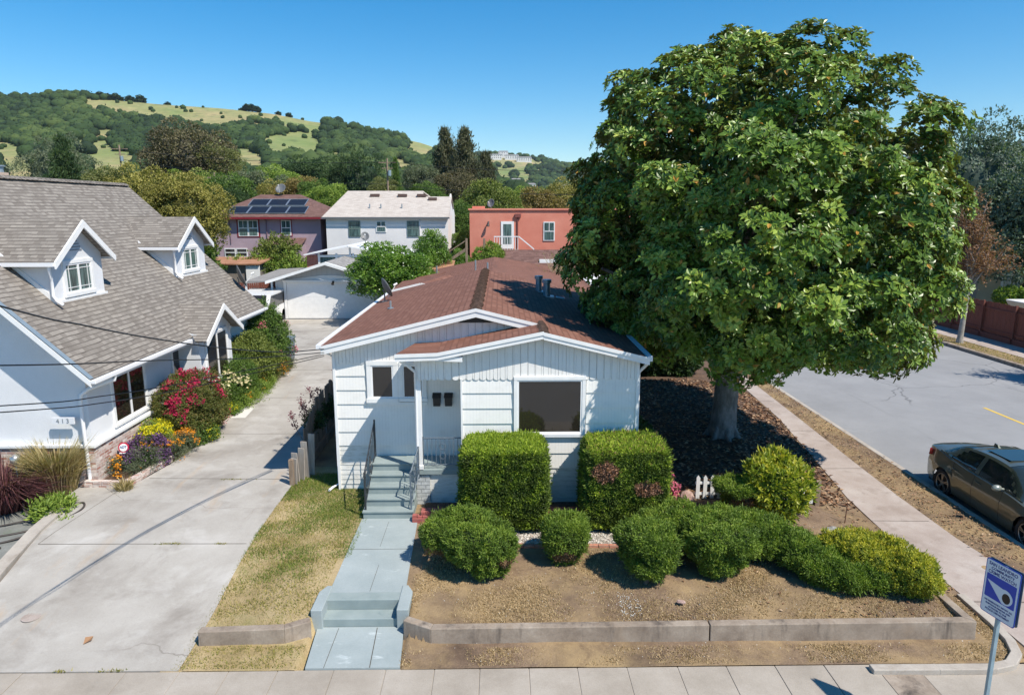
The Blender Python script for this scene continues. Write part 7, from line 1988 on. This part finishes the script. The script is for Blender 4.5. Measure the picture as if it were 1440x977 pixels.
    def patch(name, test, material, off=.006, par=root):
        mb = MB(); cc = np.array([X0, Y0c + 2.5, Z0 + .9])
        for i in range(len(gs) - 1):
            for k in range(M_ - 1):
                sm_ = (gs[i] + gs[i + 1]) / 2
                if test(sm_, k if k < k9 - 1 else M_ - 2 - k, V[i, k, 2] - Z0):
                    q = [V[i, k], V[i + 1, k], V[i + 1, k + 1], V[i, k + 1]]
                    q2 = []
                    for p in q:
                        d = p - np.array([X0, p[1], Z0 + .9]); d = d / np.linalg.norm(d); q2.append(tuple(p + d * off))
                    mb.raw(q2, [(0, 1, 2, 3)], True)
        if mb.f: return mb.build(name, material, par)
    patch('roof_panel', lambda s, k, z: (k >= 6) and s1 - .02 < s < s2 + .06, paint)
    def pillar(s, k, z):
        if k >= 6: return False
        side = k < 6
        a = s0 + (s1 - s0) * (k / 6) * 1.02
        if k >= 0 and a - .05 < s < a + .045: return True           # A pillar
        if abs(s - 2.66) < .045: return True                          # B pillar
        c = s3 - (s3 - s2) * (k / 6) * .95
        if s > c - .36 + .03 * k and s < c + .05: return True
        if k == 5 and s1 - .1 < s < s2 + .4: return True              # roof rail
        if k == 0: return True
        return False
    patch('pillars', pillar, paint, .008)
    # quarter covers behind the doors
    mb = MB(); zt = roofz(2.4)
    mb.slab([W(2.2, -.42, zt + .04), W(2.2, .42, zt + .04), W(2.95, .42, zt + .036), W(2.95, -.42, zt + .036)], .008)
    mb.build('sunroof', cglass, root, bevel=.003)
    mb = MB(); mb.hull8([W(3.12, -.03, zt), W(3.12, .03, zt), W(3.32, .01, zt - .02), W(3.32, -.01, zt - .02)], [W(3.2, -.01, zt + .06), W(3.2, .01, zt + .06), W(3.3, .008, zt + .07), W(3.3, -.008, zt + .07)]); mb.build('antenna_fin', paint, root)
    # sunshade behind the windscreen
    mb = MB(); mb.slab([W(1.72, -.45, 1.05), W(1.72, -.05, 1.05), W(1.93, -.05, 1.27), W(1.93, -.45, 1.27)], .01); mb.build('sunshade', mat('pale_shade', (.6, .6, .5), .7), root)
    # doors seams, handles, mirrors
    for sgn in (-1, 1):
        mb = MB()
        for sdoor in (1.75, 2.66, 3.42):
            pts = []
            for z in np.linspace(.25, top(sdoor) - .03, 9):
                w_ = hw(sdoor); zr = (z - .18) / .8
                ww = w_ * (1 - .035 * max(0, .35 - zr) / .35 - .07 * max(0, zr - .62) / .4) + .012 * math.exp(-((zr - .62) / .08) ** 2)
                shift = 0 if sdoor < 3 else -.18 * max(0, (.62 - z)) / .4
                pts.append(W(sdoor + shift, sgn * (ww + .001), z))
            mb = MB(); mb.tube(pts, .004, 4); mb.build('door_seam', rub, root)
        for sh_ in (2.5, 3.3):
            mb = MB(); wv = hw(sh_) * .965; mb.tube([W(sh_ - .1, sgn * (wv + .01), .82), W(sh_, sgn * (wv + .035), .825), W(sh_ + .1, sgn * (wv + .01), .83)], .014, 6); mb.build('door_handle', paint, root)
        V0, F0 = ICO[3]; mb = MB(); c = np.array(W(1.78, sgn * .98, 1.0)); mb.raw([tuple(c + v * np.array([.11, .07, .075]) * (1 + .0 * v[1])) for v in V0], [tuple(f) for f in F0], True)
        mb.tube([W(1.78, sgn * .82, .97), W(1.78, sgn * .92, .98)], .03, 6); mb.build('wing_mirror', mat('mirror_paint', (.3, .32, .28), .25, .4) if 'mirror_paint' not in MATS else MATS['mirror_paint'], root)
        mb = MB(); mb.slab([W(.12, sgn * .70, .60), W(.42, sgn * .855, .62), W(.55, sgn * .845, .73), W(.22, sgn * .66, .71)][::sgn], .02); mb.build('headlight', mat('lamp_glass', (.5, .5, .5), .08) if 'lamp_glass' not in MATS else MATS['lamp_glass'], root)
        mb = MB(); mb.hull8([W(4.38, sgn * .74, .82), W(4.62, sgn * .55, .80), W(4.66, sgn * .56, .80), W(4.42, sgn * .84, .82)], [W(4.38, sgn * .74, .98), W(4.60, sgn * .55, .96), W(4.655, sgn * .56, .96), W(4.42, sgn * .82, .98)]); mb.build('tail_light', mat('red_lamp', (.4, .01, .01), .15) if 'red_lamp' not in MATS else MATS['red_lamp'], root)
    mb = MB(); mb.slab([W(-.01, -.4, .36), W(-.01, .4, .36), W(.03, .36, .56), W(.03, -.36, .56)], .02); mb.build('grille', rub, root)
    mb = MB(); mb.box(*sorted((X0 - .5, X0 + .5)), Y0c + 4.55, Y0c + 4.7, Z0 + .32, Z0 + .42); mb.build('rear_bumper', paint, root, bevel=.02)
    mb = MB(); mb.box(X0 - .78, X0 + .78, Y0c + .3, Y0c + 4.4, Z0 + .17, Z0 + .3); mb.build('underbody', rub, root)
    for sa in (fa, ra):
        for sgn in (-1, 1):
            xo = X0 + sgn * .80
            wv = thing('wheel', None, None, (xo, Y0c + sa, Z0 + .325)); wv.parent = root; wv['_w'] = [xo, Y0c + sa, Z0 + .325]
            wv.location = Vector((xo, Y0c + sa, Z0 + .325)) - wloc(root)
            prof = [(.225, -.09), (.235, .07), (.27, .092), (.312, .088), (.325, .06), (.325, -.06), (.312, -.09), (.225, -.09)]
            n = 36; vs, fs = [], []
            for i in range(n):
                a = 2 * math.pi * i / n
                for (r, o) in prof: vs.append((xo + sgn * (o + .01), Y0c + sa + r * math.cos(a), Z0 + .325 + r * math.sin(a)))
            p = len(prof)
            for i in range(n):
                j = (i + 1) % n
                for k in range(p - 1): fs.append((i * p + k, j * p + k, j * p + k + 1, i * p + k + 1))
            mb = MB(); mb.raw(vs, fs, True); mb.build('tyre', tyre_m, wv)
            mb = MB(); mb.tube([(xo + sgn * .0, Y0c + sa, Z0 + .325), (xo + sgn * .012, Y0c + sa, Z0 + .325)], .225, 28, smooth=False)
            mb.build('brake_disc', rub, wv)
            mb = MB()
            for k in range(5):
                for dq in (-.14, .14):
                    a = 2 * math.pi * k / 5 + .3
                    mb.bar((xo + sgn * .075, Y0c + sa + .05 * math.cos(a), Z0 + .325 + .05 * math.sin(a)), (xo + sgn * .07, Y0c + sa + .225 * math.cos(a + dq), Z0 + .325 + .225 * math.sin(a + dq)), .022, .026, up=(1, 0, 0))
            mb.tube([(xo + sgn * .05, Y0c + sa, Z0 + .325), (xo + sgn * .09, Y0c + sa, Z0 + .325)], .055, 12)
            ring = [(xo + sgn * .075, Y0c + sa + .226 * math.cos(u), Z0 + .325 + .226 * math.sin(u)) for u in np.linspace(0, 2 * math.pi, 33)]
            mb.tube(ring, .013, 6, caps=False)
            mb.build('rim', mat('alloy', (.42, .40, .38), .3, .9) if 'alloy' not in MATS else MATS['alloy'], wv)
            mb = MB(); mb.tube([(xo - sgn * .12, Y0c + sa, Z0 + .36), (xo + sgn * .02, Y0c + sa, Z0 + .36)], .375, 24, smooth=False); mb.build('wheel_well', rub, wv)
    return root
car()

# ------------------------------------------------------------------ watch sign on its pole
t = thing('street_sign', 'blue and white neighbourhood watch sign with an eye symbol on a square steel post', 'sign', (6.25, 7.8, 0))
ang = math.atan2(7.40 - 7.86, .10)     # direction of the panel's width, seen from above
cx, cyy, cz = 6.13, 7.62, 2.28
MT = Matrix.Translation((cx, cyy, cz)) @ Matrix.Rotation(ang, 4, 'Z') @ Matrix.Diagonal((.93, 1, .93, 1))
w2, h2 = .25, .385
def rrect(w, h, r, y, n=5):
    p = []
    for (sx_, sz_, a0) in ((1, 1, 0), (-1, 1, 90), (-1, -1, 180), (1, -1, 270)):
        for k in range(n + 1):
            a = R(a0 + 90 * k / n); p.append((sx_ * (w - r) + r * math.cos(a), y, sz_ * (h - r) + r * math.sin(a)))
    return p
def T_(pts): return [tuple(MT @ Vector(p)) for p in pts]
swhite2 = mat('sign_face', (.62, .67, .72), .35); sblue2 = mat('sign_blue', (.01, .05, .38), .4); sback = mat('sign_back', (.12, .15, .15), .5); sdark = mat('sign_ink', (.03, .05, .2), .5)
mb = MB(); mb.slab(T_(rrect(w2, h2, .035, 0)[::-1]), .004); mb.build('back_plate', sblue2, t)
mb = MB(); mb.slab(T_([(x, -.004, z) for x, _, z in rrect(w2 - .012, h2 - .012, .03, 0)[::-1]]), .003); pl = mb.build('face_plate', swhite2, t)
mb = MB(); mb.slab(T_([(x, .05, z) for x, _, z in rrect(w2, h2, .035, 0)[::-1]]), .006); mb.build('rear_sign', sback, t)
mb = MB(); mb.slab(T_([(x, -.0065, z + .015) for x, _, z in rrect(w2 - .035, .165, .012, 0)[::-1]]), .002); mb.build('blue_field', sblue2, t)
eye = []
N_ = 26
for k in range(N_ + 1):                      # drop shape: point at the left, round at the right
    f = k / N_; a = math.pi * (.62 - 1.24 * f); eye.append((.075 + .11 * math.cos(a), -.009, -.035 + .105 * math.sin(a) * 1.0 + 0))
eye = [(-.20, -.009, .095)] + eye
mb = MB(); mb.slab(T_(eye), .002); mb.build('eye_shape', swhite2, t)
mb = MB(); mb.slab(T_([(.095 + .058 * math.cos(-u), -.0115, -.045 + .07 * math.sin(-u)) for u in np.linspace(0, 2 * math.pi, 24, endpoint=False)][::-1]), .002); mb.build('pupil', mat('pupil_black', (.004, .004, .006), .4), t)
def st(txt, x, z, size, sx_=1.0, m=None): text_mesh('lettering', txt, size, MT @ Matrix.Translation((x, -.0085, z)) @ Matrix.Rotation(R(90), 4, 'X'), m or sdark, t, .0008, sx=sx_, bold=.0012)
st('SAN LEANDRO', 0, .325, .062, .98); st('COMMUNITY', 0, .268, .05, 1.1); st('CRIME WATCH', 0, .212, .06, .98)
st('WE IMMEDIATELY REPORT ALL', 0, -.20, .028, 1.05); st('SUSPICIOUS PERSONS AND', 0, -.24, .028, 1.05); st('ACTIVITIES TO OUR', 0, -.28, .028, 1.05); st('POLICE DEPARTMENT', 0, -.32, .034, 1.05)
px, py = (MT @ Vector((0, .026, 0))).xy
mb = MB(); mb.box(px - .022, px + .022, py - .022, py + .022, -.1, 2.62); mb.build('post', nmat('galvanised_post', [(.3, (.25, .34, .38)), (.7, (.34, .44, .48))], 12, .5, metal=.3, bmp=.05), t, bevel=.003)

# ------------------------------------------------------------------ overhead lines
def wire(name, label, pts, r=.012):
    mb = MB(); mb.tube(curve(pts, 12), r, 5); tag(mb.build(name, wire_m, loc=pts[0]), label, 'cable')
end = (-3.95, 15.12, 3.83)
def sag(a, b, s, n=6):
    a = np.array(a); b = np.array(b); return [tuple(a + (b - a) * k / n - np.array([0, 0, s * 4 * (k / n) * (1 - k / n)])) for k in range(n + 1)]
wire('overhead_cable', 'thick black service cable running over the grey roof to the cottage corner', [(-5.3, -6, 11.0), (-5.3, 2, 7.8), (-5.28, 7.3, 5.89), (-5.24, 8.6, 5.47), (-5.12, 10.0, 5.04), (-4.85, 12.0, 4.48), (-4.45, 13.8, 4.04), end], .011)
wire('overhead_cable', 'thin black cable crossing the lower edge of the grey roof', [(-6.2, 0, 6.9), (-5.67, 7.7, 5.16), (-5.3, 10.2, 4.66), (-4.75, 12.7, 4.15), (end[0], end[1], end[2] - .08)], .009)
wire('overhead_cable', 'upper of the two thin cables crossing the grey house wall', [(-6.2, 0, 6.6), (-5.96, 8.0, 4.6), (-5.75, 9.7, 4.25), (-5.4, 11.4, 4.0), (-4.8, 13.3, 3.82), (end[0], end[1], end[2] - .12)], .008)
wire('overhead_cable', 'lower of the two thin cables crossing the grey house wall', [(-6.2, 0, 6.5), (-5.96, 8.0, 4.52), (-5.75, 9.7, 4.15), (-5.4, 11.4, 3.9), (-4.8, 13.3, 3.74), (end[0], end[1], end[2] - .16)], .008)

# distant pole and lines over the back yards
def pole(name, label, x, y, h, arms=True):
    t = thing(name, label, 'utility pole', (x, y, .2))
    mb = MB(); mb.tube([(x, y, 0), (x, y, h)], [.16, .11], 8); mb.build('post', post_m, t)
    mb = MB(); mb.box(x - 1.1, x + 1.1, y - .06, y + .06, h - .6, h - .48); mb.box(x - .7, x + .7, y - .06, y + .06, h - 1.3, h - 1.2); mb.build('crossarm', post_m, t)
    mb = MB(); mb.tube([(x + .3, y - .2, h - 2.2), (x + .3, y - .2, h - 1.5)], .22, 8); mb.build('transformer', galv_m, t)
pole('utility_pole', 'wooden utility pole among the trees above the yellow olive trees', -52.8, 100, 15.5)
pole('utility_pole', 'wooden utility pole above the middle of the white house roof', -14.6, 92, 13.2)
pole('utility_pole', 'wooden utility pole right of the big brown tree', -32.0, 80, 10.8)
wire('overhead_line', 'uppermost thin power line strung over the back yards', sag((-52.8, 100, 15.0), (-14.6, 92, 12.7), .7) + sag((-14.6, 92, 12.7), (26, 90, 12.0), .8)[1:], .03)
wire('overhead_line', 'lower thin power line strung over the back yards', sag((-52.8, 100, 13.6), (-14.6, 92, 9.9), .7) + sag((-14.6, 92, 9.9), (26, 90, 9.0), .8)[1:], .03)
# ------------------------------------------------------------------ small ground cover
def blades(name, label, cat, P, h, w, material, seed, lean=.6):
    g = np.random.default_rng(seed); n = len(P)
    a = g.random(n) * 6.283
    s = np.stack([np.cos(a), np.sin(a), a * 0], 1) * (w * g.uniform(.6, 1.4, n))[:, None]
    hh = h * g.uniform(.4, 1.3, n); d = g.normal(size=(n, 3)) * lean; d[:, 2] = 1; d = unit(d)
    V = np.stack([P - s, P + s, P + d * hh[:, None]], 1).reshape(-1, 3)
    F = np.arange(n * 3).reshape(-1, 3)
    return tag(link_mesh(name, fast_mesh(name, V, F, [material], g.random(n))), label, cat, kind='stuff')
g = np.random.default_rng(99)
def scat(n, x0, x1, y0, y1, keep):
    x = g.uniform(x0, x1, n); y = g.uniform(y0, y1, n); k = keep(x, y); x, y = x[k], y[k]
    return np.stack([x, y, yard_z(x, y) + .0], 1)
inpath = lambda x, y: (x > -3.12) & (x < -1.62)
straw_m = tl('straw_blade', (.20, .13, .06), (.40, .285, .145), (.56, .43, .26), .9, .15)
grass_m = tl('lawn_blade', (.10, .13, .02), (.26, .24, .055), (.46, .37, .14), .85, .2)
greenb_m = tl('green_lawn_blade', (.06, .11, .015), (.13, .20, .03), (.24, .3, .06), .8, .2)
NS = lambda x, y, f, s: vn(np.stack([x, y, x * 0], 1), f, s)
P = scat(60000, -5.05, -1.9, 9.4, 16.5, lambda x, y: ~inpath(x, y) & (x < -3.0) & ~((y > 9.95) & (y < 10.2) & (x > -4.9)) & (NS(x, y, 1.2, 3) + .3 > g.uniform(-1, 1, len(x))))
blades('dry_lawn', 'patchy straw coloured lawn between driveway and front path', 'grass', P, .045, .006, grass_m, 1)
P = scat(60000, -5.05, -2.9, 10.2, 16.5, lambda x, y: (NS(x, y, .5, 7) + np.clip((y - 13.2) * .3, -.6, .7) - .02 > g.uniform(-.4, .6, len(x))))
blades('green_lawn', 'greener grass patches in the left lawn', 'grass', P, .05, .006, greenb_m, 2)
P = scat(170000, -1.6, 8.2, 9.4, 12.6, lambda x, y: ~((y > 9.85) & (y < 10.2) & (x < 7.9)) & (NS(x, y, .55, 12) + .35 * NS(x, y, 2.2, 13) > g.uniform(-.7, .7, len(x))))
blades('dry_grass', 'dry straw coloured grass on the front garden soil and along the retaining wall', 'grass', P, .04, .007, straw_m, 3, 1.2)
P = scat(3000, 2.0, 3.2, 10.15, 11.2, lambda x, y: ((x - 2.0) ** 2 + ((y - 10.6) * 1.0) ** 2 < .16 * g.random(len(x)) + .02))
C = Cloud(); V, F, r = pebble_cloud(P[:130] + np.array([0, 0, .02]), .008, g); me = fast_mesh('daisies', V, F, [flm('white_petals', (.75, .75, .7), (.85, .85, .82))], r)
tag(link_mesh('daisies', me), 'scatter of tiny white flowers in the dry grass by the upright juniper', 'flowers', kind='stuff')
# straw and leaves on the street verge
P = scat(12000, 9.6, 10.7, 9.5, 34, lambda x, y: x > xr(y) + .05); P[:, 2] = .045
blades('verge_grass', 'dry grass and straw on the narrow verge beside the kerb', 'grass', P, .035, .008, straw_m, 4, 1.4)
P = scat(9000, 23.45, 24.45, 20, 45, lambda x, y: x > 0); P[:, 2] = .03
blades('verge_grass', 'dry grass on the far verge of the side street', 'grass', P, .06, .012, grass_m, 5, 1.0)
# fallen magnolia leaves
def litter(name, label, P, seed, L=.16):
    g = np.random.default_rng(seed); n = len(P)
    A = unit(g.normal(size=(n, 3)) * np.array([1, 1, .15])); N = unit(g.normal(size=(n, 3)) * .25 + np.array([0, 0, 1]))
    V, F = leaf_arrays(P + np.array([0, 0, .02]), A, N, L * g.uniform(.6, 1.1, n), L * .42 * np.ones(n), .3)
    lm = MATS.get('fallen_leaf') or leafmat('fallen_leaf', [(0, (.07, .035, .02)), (.5, (.2, .1, .05)), (.8, (.34, .2, .11)), (1, (.45, .33, .22))], .6, .3, trans=0)
    return tag(link_mesh(name, fast_mesh(name, V, F, [lm], np.repeat(g.random(n), 2))), label, 'leaf litter', kind='stuff')
P = scat(9000, 2.9, 9.3, 14.8, 26, lambda x, y: (x < xe(y) - .02) & (x > 2.95))
litter('leaf_litter', 'brown fallen magnolia leaves covering the shaded soil', P, 11)
P = scat(900, 2.6, 9.0, 10.2, 15, lambda x, y: (x < xe(y) - .02) & (g.random(len(x)) < np.clip((x - 3) / 5, .1, .8)))
litter('leaf_litter', 'scattered fallen leaves on the bare soil near the corner', P, 12, .09)
P = scat(900, 9.7, 10.7, 12, 32, lambda x, y: x > xr(y) + .02); P[:, 2] = .05
litter('leaf_litter', 'fallen leaves lying on the street verge', P, 13, .1)
n = 900; x = g.uniform(-1.6, 8.0, n); y = g.uniform(9.5, 13.5, n); P = np.stack([x, y, yard_z(x, y) + .005], 1)
V, F, r = pebble_cloud(P, .008, g); tag(link_mesh('pebbles', fast_mesh('pebbles', V, F, gravel_m, r)), 'small pebbles strewn over the front garden soil', 'pebbles', kind='stuff')
# weeds in the joints of the drive
for (x, y, n, r, lb) in ((-6.6, 12.84, 90, .28, 'weeds growing in the middle of the nearest driveway joint'), (-5.6, 12.83, 50, .18, 'weeds at the right end of the nearest driveway joint'), (-6.6, 16.1, 60, .4, 'weeds in the second driveway joint'), (-5.95, 9.4, 60, .22, 'weeds where the driveway meets the front sidewalk'), (-6.7, 9.4, 40, .1, 'small weed tuft at the foot of the driveway')):
    gg = np.random.default_rng(int(abs(x * y))); P = np.stack([x + gg.normal(size=n) * r * .5, y + gg.normal(size=n) * .015, dz(y + 0 * np.arange(n)) + .014], 1)
    o = blades('weeds', lb, 'weeds', P, .05, .008, grass_m, 5); del o['kind']
t = MB(); M_ = None
P = np.array([[-6.72, 10.02, float(dz(10.0)) + .03]]); V, F = leaf_arrays(P, np.array([[.3, 1, .1]]), np.array([[.3, 0, 1.]]), np.array([.2]), np.array([.12]), .3)
tag(link_mesh('fallen_leaf', fast_mesh('fallen_leaf', V - P[0], F, [MATS['fallen_leaf']], np.array([.7, .7])), None, tuple(P[0])), 'single brown leaf lying on the lower driveway', 'leaf')

# ------------------------------------------------------------------ air
hz = bpy.data.materials.new('haze_air'); hz.use_nodes = True; nt = hz.node_tree
for n_ in list(nt.nodes):
    if n_.type != 'OUTPUT_MATERIAL': nt.nodes.remove(n_)
pv = nt.nodes.new('ShaderNodeVolumePrincipled'); pv.inputs['Color'].default_value = (.75, .85, 1, 1); pv.inputs['Density'].default_value = HAZE if 'HAZE' in globals() else .00006; pv.inputs['Anisotropy'].default_value = .2
nt.links.new(pv.outputs[0], [n_ for n_ in nt.nodes if n_.type == 'OUTPUT_MATERIAL'][0].inputs['Volume'])
USE_HAZE = True
if USE_HAZE:
    mb = MB(); mb.box(-3050, 3050, -650, 3250, -25, 330); tag(mb.build('haze', hz), kind='stuff')

# ------------------------------------------------------------------ sky, sun, camera
w = bpy.data.worlds.new('World'); scene.world = w; w.use_nodes = True; nt = w.node_tree
bg = nt.nodes['Background']
sky = nt.nodes.new('ShaderNodeTexSky'); sky.sky_type = 'NISHITA'; sky.sun_disc = False
d = Vector((.56, -.47, 1.0)).normalized()
el = math.asin(d.z); az = math.atan2(d.x, d.y)
sky.sun_elevation = el; sky.sun_rotation = az
sky.altitude = 60; sky.air_density = 1.0; sky.dust_density = .1; sky.ozone_density = 3.5
hs = nt.nodes.new('ShaderNodeHueSaturation'); hs.inputs['Saturation'].default_value = 1.45; hs.inputs['Hue'].default_value = .495
nt.links.new(sky.outputs[0], hs.inputs['Color']); nt.links.new(hs.outputs[0], bg.inputs['Color']); bg.inputs['Strength'].default_value = .107
sl_ = bpy.data.lights.new('sun', 'SUN'); sl_.energy = 4.5; sl_.angle = R(.53); sl_.color = (1, .93, .82)
so = bpy.data.objects.new('sun', sl_); COL.objects.link(so)
so.rotation_euler = (-d).to_track_quat('-Z', 'Y').to_euler()
so.location = (10, -10, 40)
cam = bpy.data.cameras.new('camera'); cam.sensor_width = 36; cam.lens = 970 / 1440 * 36; cam.clip_start = .1; cam.clip_end = 8000
co = bpy.data.objects.new('camera', cam); COL.objects.link(co); co.location = (0, 0, 6.9)
co.rotation_euler = (R(90 - 11.395), 0, R(-.926))
scene.camera = co
scene.view_settings.view_transform = 'Standard'; scene.view_settings.look = 'None'; scene.view_settings.gamma = 1; scene.view_settings.use_curve_mapping = False
scene.view_settings.exposure = 0.52
scene.cycles.max_bounces = 6; scene.cycles.transparent_max_bounces = 4; scene.cycles.volume_bounces = 0
